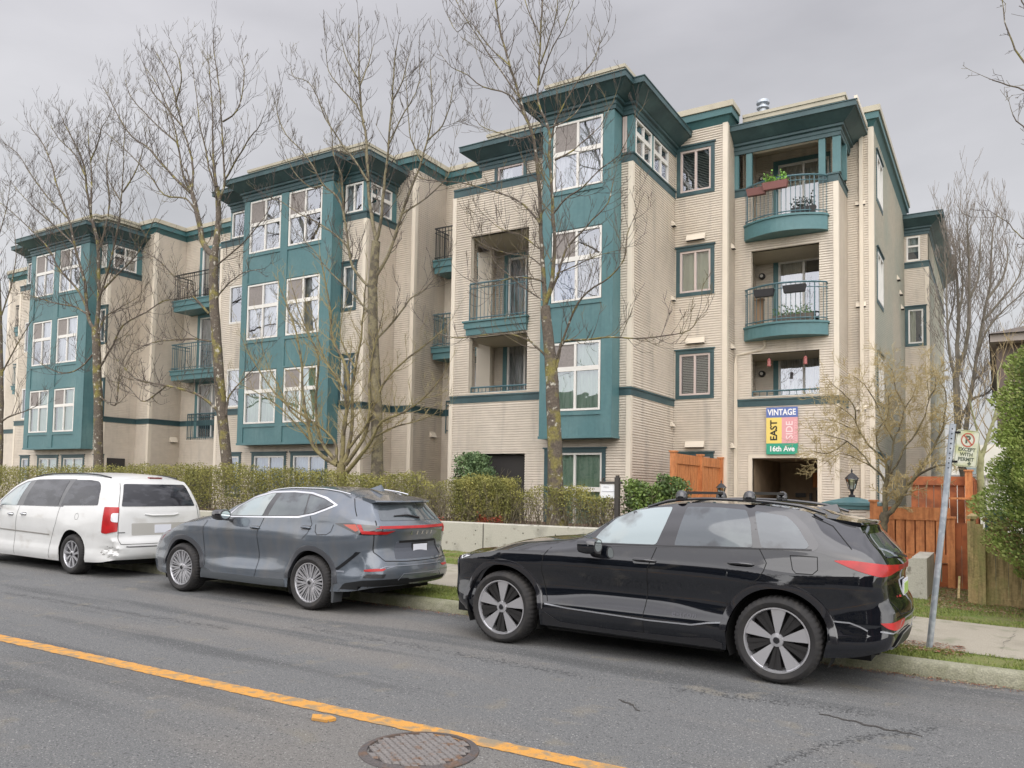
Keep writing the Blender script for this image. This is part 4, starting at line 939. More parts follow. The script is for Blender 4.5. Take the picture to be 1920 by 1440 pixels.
# ------------------------------------------------------------------ cars (local frame: x rearwards from the rear axle, y across, z up)
def cobj(name, mb, mt, parent, smooth=False):
    o = mkobj(name, mb.v, mb.f, mt, None, smooth); o.parent = parent; return o
def sstep(t): t = max(0, min(1, t)); return t*t*(3-2*t)
def paint(name, col, rough=.28, metal=.0, dirt=None, coat=1, flake=None):
    m = mat(name, col, rough, metal, .5, coat, noise=dirt); return m
def shell(S):
    x0, x1 = S['x0'], S['x1']; WB = S['wb']; wz = S['r']; RA = S['ra']
    xs = set()
    n = 70
    for i in range(n+1): xs.add(round(lerp(x0, x1, i/n), 4))
    for e in (x0, x1):
        for d in (.004,.012,.025,.04,.06,.085): xs.add(round(e+(d if e == x0 else -d), 4))
    for c_ in (-WB, 0):
        for k in range(33): xs.add(round(c_+RA*math.cos(math.pi*k/32), 4))
        xs.add(c_-RA-.003); xs.add(c_+RA+.003)
    xs = sorted(xs); g = []
    for a in xs:
        if not g or a-g[-1] > .0025: g.append(a)
    xs = g
    NA, NB, NC = 22, 9, 8
    def hw(x): return cinterp(S['halfw'], x)
    def yside(x, z):
        y = hw(x)-cinterp(S['dyz'], z)
        for c_ in (-WB, 0):
            y += S.get('flare', .02)*math.exp(-((x-c_)/.42)**2)*math.exp(-((z-.78)/.16)**2)
        for f in S.get('sculpt', []): y += f(x, z)
        return y
    def zlow(x):
        z = cinterp(S['sill'], x)
        for c_ in (-WB, 0):
            if abs(x-c_) < RA: z = max(z, wz+S.get('adz',0)+math.sqrt(RA*RA-(x-c_)**2))
        return z
    def shear(x, z):
        o = 0
        if x < S['fs']: k = sstep((S['fs']-x)/(S['fs']-x0)); o += k*(cinterp(S['frontx'], z)-x0)
        if x > S['rs']: k = sstep((x-S['rs'])/(x1-S['rs'])); o += k*(cinterp(S['rearx'], z)-x1)
        return o
    V = []; NR = NA+NB+NC+1
    def bow(x, s):       # s: 0 at the side, 1 at the centre line
        o = 0
        if x < S['fs']: o -= sstep((S['fs']-x)/(S['fs']-x0))**2*S.get('bowf',.12)*(1-(1-s)**2)
        if x > S['rs']: o += sstep((x-S['rs'])/(x1-S['rs']))**2*S.get('bowr',.08)*(1-(1-s)**2)
        return o
    for x in xs:
        zl, zb, zr, yr, zc = zlow(x), cinterp(S['belt'], x), cinterp(S['railz'], x), cinterp(S['raily'], x), cinterp(S['roofc'], x)
        yb = yside(x, zb)
        for j in range(NA):
            z = lerp(zl, zb, j/NA); V.append((x+shear(x,z), -yside(x,z), z))
        for j in range(NB):
            t = j/NB; z = lerp(zb, zr, t); y = lerp(yb, yr, t)+(zr-zb)*.10*math.sin(math.pi*t)*.6
            V.append((x+shear(x,z), -y, z))
        for j in range(NC+1):
            u = j/NC; z = lerp(zr, zc, 1-(1-u)**2.4); V.append((x+shear(x,zr)+bow(x,u), -yr*(1-u), z))
    nx = len(xs); F = []
    for i in range(nx-1):
        for j in range(NR-1):
            a = i*NR+j; F.append((a, a+1, a+NR+1, a+NR))
    # caps
    for end, i in ((0,0),(1,nx-1)):
        K = NC; b = len(V); rows = NA+NB+1
        for j in range(rows):
            p = V[i*NR+j]
            for k in range(1, K+1):
                u = k/K; zz2 = p[2]
                if j == rows-1: q = V[i*NR+NA+NB+k]; V.append(q); continue
                V.append((p[0]+bow(xs[i], u)*(1.0), p[1]*(1-u), zz2))
        def cv(j, k): return i*NR+j if k == 0 else b+j*K+k-1
        for j in range(rows-1):
            for k in range(K):
                f = (cv(j,k), cv(j,k+1), cv(j+1,k+1), cv(j+1,k)); F.append(f if end == 1 else f[::-1])
    m = len(V); V2 = V+[(p[0],-p[1],p[2]) for p in V]; F2 = F+[tuple(k+m for k in f)[::-1] for f in F]
    return V2, F2, yside, zlow, shear
def rpoly(pts, r=.03, n=4):
    """round the corners of a 2D polygon"""
    out = []; k = len(pts)
    for i in range(k):
        p0, p1, p2 = Vector(pts[i-1][:2]), Vector(pts[i][:2]), Vector(pts[(i+1)%k][:2]); rr_ = pts[i][2] if len(pts[i]) > 2 else r
        d1 = (p0-p1); d2 = (p2-p1); l = min(rr_, d1.length*.45, d2.length*.45)
        a = p1+d1.normalized()*l; b = p1+d2.normalized()*l
        for j in range(n+1):
            t = j/n; out.append(tuple(a*(1-t)**2+p1*2*t*(1-t)+b*t*t))
    return out
class Decal:
    def __init__(s, V, F): s.b = BVHTree.FromPolygons([Vector(v) for v in V], F)
    def proj(s, u, w, ax, off):
        if ax == 'side': o = Vector((u,-3,w)); d = Vector((0,1,0))
        elif ax == 'far': o = Vector((u,3,w)); d = Vector((0,-1,0))
        elif ax == 'rear': o = Vector((5,u,w)); d = Vector((-1,0,0))
        elif ax == 'front': o = Vector((-8,u,w)); d = Vector((1,0,0))
        elif ax == 'top': o = Vector((u,w,4)); d = Vector((0,0,-1))
        elif ax == 'diag': q = .70710678; o = Vector((q*u+2, q*u-2, w)); d = Vector((-q,q,0))
        elif ax == 'diagf': q = .70710678; o = Vector((q*u+2, -q*u+2, w)); d = Vector((-q,-q,0))
        elif ax == 'diagn': q = .70710678; o = Vector((q*u-5.4-0, -q*u-2.6, w)); d = Vector((q,q,0))
        h = s.b.ray_cast(o, d)
        if h[0] is None:
            h = s.b.find_nearest(o+d*2.2)
        return h[0]-d*off
    def poly(s, mb, pts, ax, off=.004, cell=.05, edge=.012):
        bm = bmesh.new(); vs = [bm.verts.new((p[0],p[1],0)) for p in pts]; bm.faces.new(vs)
        for c_ in (0, 1):
            lo = min(p[c_] for p in pts); hi = max(p[c_] for p in pts); k = int((hi-lo)/cell)
            for i in range(1, k+1):
                co_ = [0,0,0]; co_[c_] = lo+(hi-lo)*i/(k+1); no = [0,0,0]; no[c_] = 1
                bmesh.ops.bisect_plane(bm, geom=bm.verts[:]+bm.edges[:]+bm.faces[:], plane_co=co_, plane_no=no)
        bm.verts.index_update(); b = len(mb.v)
        for v in bm.verts: q = s.proj(v.co.x, v.co.y, ax, off); mb.v.append(tuple(q))
        for f in bm.faces: mb.f.append(tuple(b+v.index for v in f.verts))
        # turned-in edge
        be = [e_ for e_ in bm.edges if len(e_.link_faces) == 1]
        for e_ in be:
            p, q = e_.verts; c0 = len(mb.v)
            for v in (p, q): mb.v.append(tuple(s.proj(v.co.x, v.co.y, ax, -edge)))
            mb.f.append((b+p.index, b+q.index, c0+1, c0))
        bm.free(); return mb
    def line(s, mb, pts, w, ax, off=.003, step=.03, smooth=False):
        P_ = []
        for a, b in zip(pts, pts[1:]):
            n = max(1, int(math.hypot(b[0]-a[0], b[1]-a[1])/step))
            for i in range(n): P_.append((lerp(a[0],b[0],i/n), lerp(a[1],b[1],i/n)))
        P_.append(pts[-1]); b0 = len(mb.v)
        for i, p in enumerate(P_):
            a = P_[max(0,i-1)]; c_ = P_[min(len(P_)-1,i+1)]; d = Vector((c_[0]-a[0], c_[1]-a[1])).normalized(); n_ = Vector((-d.y, d.x))*w/2
            for sg_ in (-1, 1): mb.v.append(tuple(s.proj(p[0]+n_.x*sg_, p[1]+n_.y*sg_, ax, off)))
        for i in range(len(P_)-1): mb.f.append((b0+2*i, b0+2*i+2, b0+2*i+3, b0+2*i+1))
        return mb
def wheel(parent, x, y, R, rr_, w, style, side, name='wheel'):
    """side -1: outer face towards -y"""
    e = bpy.data.objects.new(name, None); e.location = (x, y, R); e.empty_display_size = .1; COL.objects.link(e); e.parent = parent
    if side > 0: e.rotation_euler = (0, 0, math.pi)
    n = 144; mb = MB()
    prof = [(rr_-.01,.02),(rr_+.004,.0),(rr_+.02,-.012),(lerp(rr_,R,.5),-.022),(R-.03,-.014),(R-.012,.006),(R-.003,.03),(R,.05),(R,w*.5-.008),(R-.008,w*.5-.004),(R-.008,w*.5+.004),(R,w*.5+.008),(R,w-.05),(R-.003,w-.03),(R-.02,w),(rr_,w+.005)]
    b = 0
    for i, (rad, h) in enumerate(prof):
        for k in range(n):
            a = 2*math.pi*k/n; r2 = rad
            if 5 <= i <= 13 and rad > R-.013 and k % 3 == (0 if i < 9 else 1): r2 -= .007
            if i == 4 and k % 3 == 0: r2 -= .003
            mb.v.append((r2*math.cos(a), h, r2*math.sin(a)))
    for i in range(len(prof)-1):
        for k in range(n): a = i*n+k; c2 = i*n+(k+1)%n; mb.f.append((a, c2, c2+n, a+n))
    cobj('tyre', mb, M['rubber'], e, 35)
    rim = MB(); rim.lathe([(rr_-.004,.0),(rr_+.004,-.004),(rr_-.008,-.004),(rr_-.016,.012),(rr_-.022,.05),(rr_-.03,w*.8)], n=64, axis='Y')
    sp = MB(); dk = MB()
    def bar(mb, a, r0, r1, w0, w1, d0, d1, th=.02, tw=0):
        pts = []
        for r_, ww, dd, aa in ((r0,w0,d0,a),(r1,w1,d1,a+tw)):
            c_, s_ = math.cos(aa), math.sin(aa)
            for sg_ in (-1, 1): pts.append((c_*r_-s_*ww/2*sg_, dd, s_*r_+c_*ww/2*sg_))
        vs = pts+[(p[0], p[1]+th, p[2]) for p in pts]
        mb.add(vs, [(0,1,3,2),(0,2,6,4),(1,5,7,3),(4,6,7,5),(2,3,7,6)])
    if style == 'blade':
        for k in range(5):
            a = math.radians(90+72*k-3)
            bar(sp, a, .055, rr_-.012, .028, .135, .018, .006, .02, .0)
            for q in (-.36, -.28, .28, .36): bar(dk, a+math.radians(36)+q*.45, .05, rr_-.015, .018, .035, .03, .022, .02)
            bar(dk, a+math.radians(36), .05, rr_-.015, .03, .075, .036, .03, .02)
    elif style == 'multi':
        for k in range(10):
            a = math.radians(36*k+8)
            bar(sp, a-.02, .05, rr_-.012, .020, .027, .02, .006, .02, -.10); bar(sp, a+.02, .05, rr_-.012, .020, .027, .02, .006, .02, .10)
            bar(sp, a+.30, .06, rr_-.012, .010, .013, .03, .012, .016, .0)
    else:
        for k in range(9):
            a = math.radians(40*k+4)
            bar(sp, a-.04, .06, rr_-.012, .016, .020, .015, .006, .02, .12); bar(sp, a+.09, .06, rr_-.012, .016, .020, .015, .006, .02, .12)
    sp.lathe([(.062,.03),(.058,.012),(.03,.008),(.001,.008)], n=20, axis='Y')
    cobj('rim', rim, M['alloy'], e, 40); cobj('spokes', sp, M['alloy'], e)
    dk.lathe([(.15,.10),(.15,.085),(.05,.08),(.001,.08)], n=32, axis='Y')
    dk.lathe([(rr_-.02,.125),(.001,.125)], n=32, axis='Y')
    cobj('brake', dk, M['brake'], e)
    cap_ = MB(); cap_.lathe([(.03,.005),(.026,.001),(.001,.001)], n=16, axis='Y'); cobj('hub_cap', cap_, M['blackgloss'], e)
    return e
M['cabin'] = mat('cabin_dark', (.02,.02,.02), .9); M['alloy'] = mat('alloy_silver', (.60,.60,.62), .28, .75); M['brake'] = mat('brake_dark', (.025,.024,.024), .5, .3)
M['carglass'] = mat('car_glass_tinted', (.065,.078,.088), .03, spec=.7, coat=.6, noise=[((.10,.12,.125), 2.5, .5,.65), ((.03,.035,.04), 4, .55,.65)])
M['carglass_brightened'] = mat('car_glass_painted_bright', (.27,.33,.34), .03, spec=.9, coat=1, noise=[((.30,.34,.33), 2.2,.45,.6),((.12,.14,.14), 3.5,.55,.7)])  # opaque; see-through brightness and sky reflection put into the pale base colour
M['carglass_van'] = mat('car_glass_dark', (.022,.023,.028), .04, spec=.5, coat=.25, noise=[((.05,.052,.06), 3, .5,.6, (1,1,3))])
M['redlens'] = mat('lens_red_added_glow', (.34,.006,.008), .35, coat=.15, emit=((.6,.02,.01),.10), noise=(9,.25))  # faint glow added to the red, shared by the reflectors
M['redlens_dk'] = mat('lens_red_dark', (.22,.015,.012), .35, coat=.2)
M['lens'] = mat('lens_clear', (.65,.66,.68), .1, coat=1)
M['mirrorglass'] = mat('mirror_glass', (.55,.62,.62), .05, .9)
M['satin'] = mat('satin_grey_trim', (.33,.34,.36), .3, .5)
M['gapgrey'] = mat('gap_grey', (.08,.08,.075), .8)
M['platew'] = mat('plate_white', (.72,.74,.80), .35)
def arches(S, D, parent, mt, w=.05, off=.012, dz=0):
    for c_ in (-S['wb'], 0):
        mb = MB(); R0 = S['ra']-.006; n = 40; a0, a1 = S.get('aa', (4, 176))
        for i in range(n+1):
            a = math.radians(lerp(a0, a1, i/n)); dx, dz_ = math.cos(a), math.sin(a)
            cz = S['r']+S.get('adz',0)
            pi = (c_+R0*dx, cz+R0*dz_); po = (c_+(R0+w)*dx, cz+(R0+w)*dz_)
            yi = -(S['_y'](pi[0], max(pi[1],.3)))-off; yo = -(S['_y'](po[0], po[1]))-off*.6
            mb.v += [(pi[0], yi+.05, pi[1]-.004), (pi[0], yi, pi[1]), (lerp(pi[0],po[0],.7), lerp(yi,yo,.7)-.004, lerp(pi[1],po[1],.7)), (po[0], yo, po[1]), (po[0], yo+.03, po[1])]
        for i in range(n):
            for j in range(4): a = i*5+j; mb.f.append((a, a+1, a+6, a+5))
        cobj('wheel_arch_trim', mb, mt, parent, 50)
def wells(S, parent):
    mb = MB(); hw_ = .9*S['hwid']
    for c_ in (-S['wb'], 0):
        R0 = S['ra']+.004; cz = S['r']+S.get('adz',0); n = 24; b = len(mb.v)
        for i in range(n+1):
            a = math.radians(lerp(-25, 205, i/n))
            for y in (-S['hwid']+.035, -S['hwid']+.36, S['hwid']-.36, S['hwid']-.035): mb.v.append((c_+R0*math.cos(a), y, cz+R0*math.sin(a)))
        for i in range(n):
            for j in (0, 2): a = b+i*4+j; mb.f.append((a, a+1, a+5, a+4))
    mb.box(S['x0']+.35, S['x1']-.25, -S['hwid']+.36, S['hwid']-.36, S['uz'], .85)
    mb.box(-S['wb']+S['ra']+.01, -S['ra']-.01, -S['hwid']+.06, S['hwid']-.06, S['uz'], .5)
    mb.box(S['x0']+.22, -S['wb']-S['ra']-.01, -S['hwid']+.16, S['hwid']-.16, S['uz']+.03, .5); mb.box(S['ra']+.01, S['x1']-.16, -S['hwid']+.14, S['hwid']-.14, S['uz']+.10, .5)
    cobj('underbody', mb, M['dark'], parent)
def mirror(parent, x, y, z, mt, s=1, lens=True):
    mb = MB(); prof = [(-.10,.035,.05),(-.09,.085,.085),(-.02,.10,.095),(.05,.095,.09),(.085,.08,.075)]
    n = 14; b = 0
    for (dx, ry, rz_) in prof:
        for k in range(n):
            a = 2*math.pi*k/n; cx = math.cos(a); sx = math.sin(a)
            q = lambda v: math.copysign(abs(v)**.7, v)
            mb.v.append((x+dx*s, y-.10+q(cx)*ry*s*1.15, z+q(sx)*rz_*s*.85))
    for i in range(len(prof)-1):
        for k in range(n): a = i*n+k; c2 = i*n+(k+1)%n; mb.f.append((a, c2, c2+n, a+n))
    mb.f.append(tuple(range(n))); mb.f.append(tuple((len(prof)-1)*n+k for k in range(n))[::-1])
    mb.add([(x-.03,y+.08,z-.07),(x+.06,y+.08,z-.07),(x+.05,y-.06,z-.05),(x-.03,y-.06,z-.05),(x-.03,y+.08,z-.10),(x+.06,y+.08,z-.10),(x+.05,y-.06,z-.08),(x-.03,y-.06,z-.08)], [(0,1,2,3),(4,7,6,5),(0,4,5,1),(1,5,6,2),(2,6,7,3),(3,7,4,0)])
    o = cobj('side_mirror', mb, mt, parent, 50)
    if lens:
        g_ = MB(); k = 12
        g_.add([(x+.0875*s, y-.10+.075*s*math.cos(2*math.pi*i/k), z+.055*s*math.sin(2*math.pi*i/k)) for i in range(k)], [tuple(range(k))]); cobj('mirror_glass', g_, M['mirrorglass'], o)
    return o
def handle(parent, D, x, z, L_=.21, mt=None, bowl=True):
    if bowl:
        m_ = MB(); D.poly(m_, rpoly([(x-L_*.5,z-.035),(x+L_*.5,z-.03),(x+L_*.5,z+.03),(x-L_*.5,z+.025)], .03), 'side', .002, edge=.004); cobj('door_handle_recess', m_, M['blackgloss'], parent)
    q = [D.proj(x+L_*t, z+.006*math.sin(math.pi*(t+.5)), 'side', .03*math.sin(math.pi*(t+.5))**.5+.004) for t in (-.5,-.4,-.2,0,.2,.4,.5)]
    cobj('door_handle', MB().tube([tuple(p) for p in q], [.007,.013,.015,.015,.015,.013,.007], 8), mt, parent, 60)
def roofrail(parent, S, xa, xb, y, mt, h=.035, r=.014, zf=None):
    pts = []
    n = 16
    for i in range(n+1):
        x = lerp(xa, xb, i/n); z = zf(x)
        e = min(1, min(i, n-i)/2.2); pts.append((x, y, z-.012+h*e))
    cobj('roof_rail', MB().tube(pts, r, 8), mt, parent, 60)
def place(root, X, Y, th, pitch):
    root.location = (X, Y, gz(X)); root.rotation_euler = (0, math.radians(pitch), math.radians(th))

# ================= black electric SUV
def car_black():
    t = empty('parked_suv', (0,0,0), 'glossy black SUV with roof bars and big five spoke wheels parked nearest the camera', 'car', 'cars parked along the kerb')
    S = dict(x0=-3.79, x1=.98, wb=2.9, r=.385, ra=.462, adz=.0, hwid=.955, uz=.24, fs=-2.75, rs=0.05, bowf=.12, bowr=.07, flare=.022,
      sill=[(-3.79,.31),(-3.5,.27),(-2.4,.245),(-1.2,.235),(-.5,.235),(.5,.28),(.8,.31),(.98,.38)],
      belt=[(-3.79,.88),(-3.6,.92),(-3.3,.965),(-2.9,1.0),(-2.5,1.02),(-2.05,1.07),(-1.85,1.12),(-1,1.15),(-.3,1.18),(.2,1.19),(.6,1.17),(.98,1.12)],
      railz=[(-3.79,.925),(-3.6,.96),(-3.3,1.015),(-2.9,1.06),(-2.5,1.10),(-2.12,1.15),(-1.95,1.22),(-1.66,1.40),(-1.38,1.50),(-1.04,1.56),(-.7,1.58),(-.3,1.575),(.1,1.545),(.55,1.475),(.98,1.405)],
      raily=[(-3.79,.60),(-3.5,.70),(-3.0,.76),(-2.5,.78),(-2.1,.78),(-1.9,.76),(-1.5,.70),(-1.0,.665),(0,.66),(.6,.63),(.98,.60)],
      roofc=[(-3.79,.94),(-3.5,1.0),(-3.0,1.095),(-2.5,1.15),(-2.2,1.19),(-1.95,1.29),(-1.6,1.47),(-1.3,1.56),(-.9,1.612),(-.4,1.61),(.1,1.57),(.55,1.495),(.98,1.415)],
      halfw=[(-3.79,.74),(-3.77,.79),(-3.70,.85),(-3.55,.90),(-3.3,.935),(-2.9,.952),(-2.2,.945),(-1,.945),(0,.955),(.5,.945),(.75,.92),(.88,.885),(.95,.84),(.98,.80)],
      dyz=[(.2,.045),(.28,.03),(.40,.0),(.46,.004),(.55,.032),(.66,.046),(.78,.03),(.90,.002),(.97,.006),(1.05,.028),(1.12,.05),(1.2,.07),(1.5,.16)],
      frontx=[(.25,-3.50),(.4,-3.60),(.6,-3.65),(.80,-3.645),(.88,-3.60),(.94,-3.49),(1.0,-3.36),(1.1,-3.2)],
      rearx=[(.3,.80),(.42,.90),(.55,.93),(.70,.92),(.80,.875),(.95,.855),(1.06,.875),(1.12,.85),(1.2,.80),(1.30,.71),(1.40,.64),(1.5,.61)],
      sculpt=[lambda x,z: -.022*math.exp(-((x+1.45)/.62)**4)*math.exp(-((z-.66)/.10)**2), lambda x,z: .012*math.exp(-((x+1.45)/.8)**4)*math.exp(-((z-.49)/.05)**2),
              lambda x,z: .018*math.exp(-((x-.75)/.25)**2)*math.exp(-((z-.62)/.07)**2)])
    V, F, ys_, zl, sh = shell(S); S['_y'] = ys_
    bp = paint('paint_black', (.005,.006,.009), .05, dirt=[((.035,.032,.028), 3.5, .60, .80, (1,1,2.5))])
    body = mkobj('body', V, F, bp, None, 40, True); body.parent = t
    D = Decal(V, F)
    P_ = lambda pts, ax, mt, nm, off=.004, r=.02, lab=None: (lambda mb: cobj(nm, D.poly(mb, rpoly(pts, r), ax, off), mt, t, 30))(MB())
    # gloss surround + side glass
    P_([(-1.96,1.10),(-1.90,1.22),(-1.72,1.41),(-1.5,1.505),(-1.2,1.55),(-.8,1.572),(-.3,1.555),(.08,1.515),(.22,1.40),(.34,1.24),(.31,1.19),(-.2,1.175),(-1.0,1.14)], 'side', M['blackgloss'], 'window_surround', .003, .03)
    P_([(-1.86,1.14),(-1.80,1.25),(-1.66,1.39),(-1.48,1.475),(-1.25,1.515),(-1.07,1.53),(-1.11,1.35),(-1.17,1.158)], 'side', M['carglass_brightened'], 'window', .006, .03)
    P_([(-.985,1.162),(-.925,1.535),(-.60,1.54),(-.345,1.525),(-.28,1.40),(-.235,1.19)], 'side', M['carglass'], 'window', .006, .025)
    P_([(-.265,1.52),(.03,1.482),(.13,1.40),(.255,1.235),(.235,1.205),(-.155,1.19)], 'side', M['carglass'], 'window', .006, .03)
    P_([(.52,1.35,.05),(.64,1.15,.05),(-.64,1.15,.05),(-.52,1.35,.05)], 'rear', M['carglass'], 'rear_window', .006)
    mb = MB(); b_ = []
    P_([(-.80,1.19),(-.62,1.52),(.62,1.52),(.80,1.19)], 'front', M['carglass_brightened'], 'windscreen', .006, .05)
    ln = MB()
    for pts in ([(-2.33,1.06),(-2.40,.97),(-2.42,.80),(-2.38,.62),(-2.34,.50)], [(-1.155,1.15),(-1.235,.92),(-1.25,.70),(-1.27,.45),(-1.27,.24)],
                [(-.275,1.53),(-.185,1.20),(-.10,1.06),(-.12,.99),(-.16,.92),(-.24,.86)], [(.24,1.49),(.42,1.41),(.60,1.22)], [(-2.42,.50),(-2.36,.45),(-1.27,.455)],[(.10,1.14),(.13,1.02),(.16,.99),(.30,.99),(.34,1.03),(.33,1.14),(.10,1.14)]):
        D.line(ln, pts, .007, 'side', .0025); cobj('panel_gap', ln, M['dark'], t); ln = MB()
    D.line(ln, [(-.62,1.48),(-.55,1.44),(-.70,1.10),(-.72,.80),(-.55,.67),(0,.64),(.55,.67),(.72,.80),(.70,1.10)], .008, 'rear', .0025)
    cobj('panel_gap', ln, M['dark'], t)
    # belt trim, lower strip
    st = MB(); D.line(st, [(-1.93,1.128),(-1.0,1.155),(-.2,1.183),(.28,1.20)], .010, 'side', .007); cobj('window_trim', st, M['blackplastic'], t)
    st = MB(); D.line(st, [(-2.37,.475),(-2.1,.455),(-1.2,.43),(-.78,.435),(-.62,.47),(-.50,.485),(-.46,.485)], .014, 'side', .007)
    D.line(st, [(.47,.60),(.60,.60),(.68,.575),(.74,.545)], .013, 'side', .007); D.line(st, [(-.02,.545),(.10,.53),(.22,.55),(.30,.61),(.42,.625),(1.0,.625)], .012, 'diag', .007)
    cobj('sill_strip', st, M['satin'], t)
    # lamps
    P_([(-.31,1.12,.02),(-.2,1.13,.05),(.1,1.10,.1),(.55,1.072,.01),(.55,1.035,.01),(.32,1.03,.04),(.16,1.005,.05),(-.02,1.0,.04),(-.18,1.045,.06)], 'diag', M['redlens'], 'taillight', .008)
    P_([(-.40,1.075),(.40,1.075),(.40,1.038),(-.40,1.038)], 'rear', M['redlens_dk'], 'light_bar', .007, .005)
    P_([(-.02,.615,.02),(.40,.625,.02),(.34,.565,.04),(.16,.545,.05),(.04,.57,.03)], 'diag', M['redlens'], 'reflector', .007)
    P_([(-.30,1.12),(.0,1.12),(.50,1.06),(.5,1.02),(.1,.98),(-.2,1.03)], 'diagf', M['redlens'], 'taillight', .008)
    P_([(-1.98,.86),(-1.70,.93),(-1.62,.905),(-1.9,.84)], 'side', M['lens'], 'x', .0) if False else None
    P_([(-3.50,.90,.02),(-3.40,.94,.02),(-3.28,.955,.02),(-3.36,.905,.02),(-3.50,.86,.02)], 'side', M['lens'], 'headlight', .006)
    arches(S, D, t, mat('arch_black', (.012,.012,.015), .18, coat=1), .062, .014)
    wells(S, t)
    us = MB(); us.box(-2.38,-.5,-.84,.84,.20,.27); cobj('underside', us, M['dark'], t)
    # lower cladding
    cl_ = MB(); D.poly(cl_, rpoly([(-2.40,.25),(-.49,.245),(-.49,.29),(-.62,.33),(-.9,.30),(-1.6,.29),(-2.2,.30),(-2.38,.40)], .03), 'side', .012); cobj('sill', cl_, M['blackplastic'], t, 40)
    df = MB(); D.poly(df, rpoly([(.10,.33),(.30,.50),(.62,.53),(.62,.36),(.3,.31)], .04), 'diag', .02); cobj('diffuser', df, M['blackplastic'], t, 40)
    df = MB(); D.line(df, [(.10,.36),(.30,.505),(.45,.53),(.62,.535)], .014, 'diag', .026); cobj('diffuser_trim', df, M['satin'], t)
    df = MB(); df.box(.78,.90,-.3,.62,.33,.38); cobj('rear_bumper_fin', df, M['blackplastic'], t)
    # plate, badge, mirror, handles
    pm_ = MB(); pq = D.proj(.0,.86,'rear',.01); pm_.box(pq.x-.01, pq.x+.004, -.17, .17, .79, .93); cobj('plate_frame', pm_, M['platew'], t)
    pg = MB(); pg.box(pq.x+.004, pq.x+.008, -.15,.15,.80,.90); cobj('licence_plate', pg, mat('plate_lime', (.35,.50,.13), .4), t)
    bx = MB()
    for s_ in (0,): bx.box(.93,.945,-.40,-.37,.80,.815)
    cobj('badge', bx, mat('badge_red', (.5,.06,.04), .4), t)
    mirror(t, -1.80, -.955, 1.12, bp, 1.05)
    handle(t, D, -1.27, 1.0, .24, M['blackgloss']); handle(t, D, -.33, 1.035, .24, M['blackgloss'])
    lt = MB(); vs, fs = text_mb('e-tron', .075, bold=.001, space=1.15); b = len(lt.v)
    for v in vs: lt.v.append(tuple(D.proj(-.86+v[0]*1.1, .52+v[1], 'side', .003)))
    lt.f += [tuple(i+b for i in f) for f in fs]; cobj('lettering', lt, mat('script_dark', (.05,.05,.06), .3), t)
    zf = lambda x: cinterp(S['railz'], x)+.02
    for s_ in (-1, 1): roofrail(t, S, -1.35, .35, s_*.645, M['blackgloss'], .03, .015, zf)
    for xb in (-1.0, -.33):
        z = zf(xb)+.03
        for s_ in (-1, 1):
            pd = MB(); pd.lathe([(.055,-.02),(.062,.0),(.06,.03),(.045,.065),(.02,.08),(.001,.082)], (xb, s_*.655, z), 14); o = cobj('roof_bar_foot', pd, M['blackgloss'], t, 50)
        MBx = MB(); MBx.add([(xb-.035,-.64,z+.045),(xb+.035,-.64,z+.045),(xb+.035,.64,z+.045),(xb-.035,.64,z+.045),(xb-.028,-.64,z+.072),(xb+.028,-.64,z+.072),(xb+.028,.64,z+.072),(xb-.028,.64,z+.072)], [(0,3,2,1),(4,5,6,7),(0,1,5,4),(1,2,6,5),(2,3,7,6),(3,0,4,7)])
        cobj('roof_bar', MBx, M['blackplastic'], t)
    sp = MB()
    for k in range(9):
        y = lerp(-.60,.60,k/8); e = .10*(1-(abs(y)/.6)**3)
        sp.v += [(.34,y,1.512-.03*(abs(y)/.6)**2),(.64+e*.5,y,1.445),(.65+e*.5,y,1.43),(.635+e*.5,y,1.412),(.45,y,1.39)]
    for k in range(8):
        for j in range(4): a = k*5+j; sp.f.append((a,a+1,a+6,a+5))
    sp.f += [(0,1,2,3,4),(40,41,42,43,44)[::-1]]
    cobj('spoiler', sp, bp, t, 40)
    an = MB(); an.add([(.15,-.03,1.56),(.15,.03,1.56),(.38,.035,1.52),(.38,-.035,1.52),(.34,-.006,1.60),(.34,.006,1.60)], [(0,1,5,4),(0,4,3),(1,2,5),(2,3,4,5)]); cobj('antenna', an, bp, t)
    wp = MB(); q1 = D.proj(.05,1.13,'rear',.03); wp.tube([tuple(q1),(q1.x-.02,-.25,1.17),(q1.x-.04,-.48,1.19)], .010, 6); cobj('rear_wiper', wp, M['blackplastic'], t)
    for x in (-2.9, 0):
        wheel(t, x, -.955, .385, .285, .245, 'blade', -1); wheel(t, x, .955, .385, .285, .245, 'blade', 1)
    place(t, -1.70, 8.30, -.3, .57)
    return t
car_black()

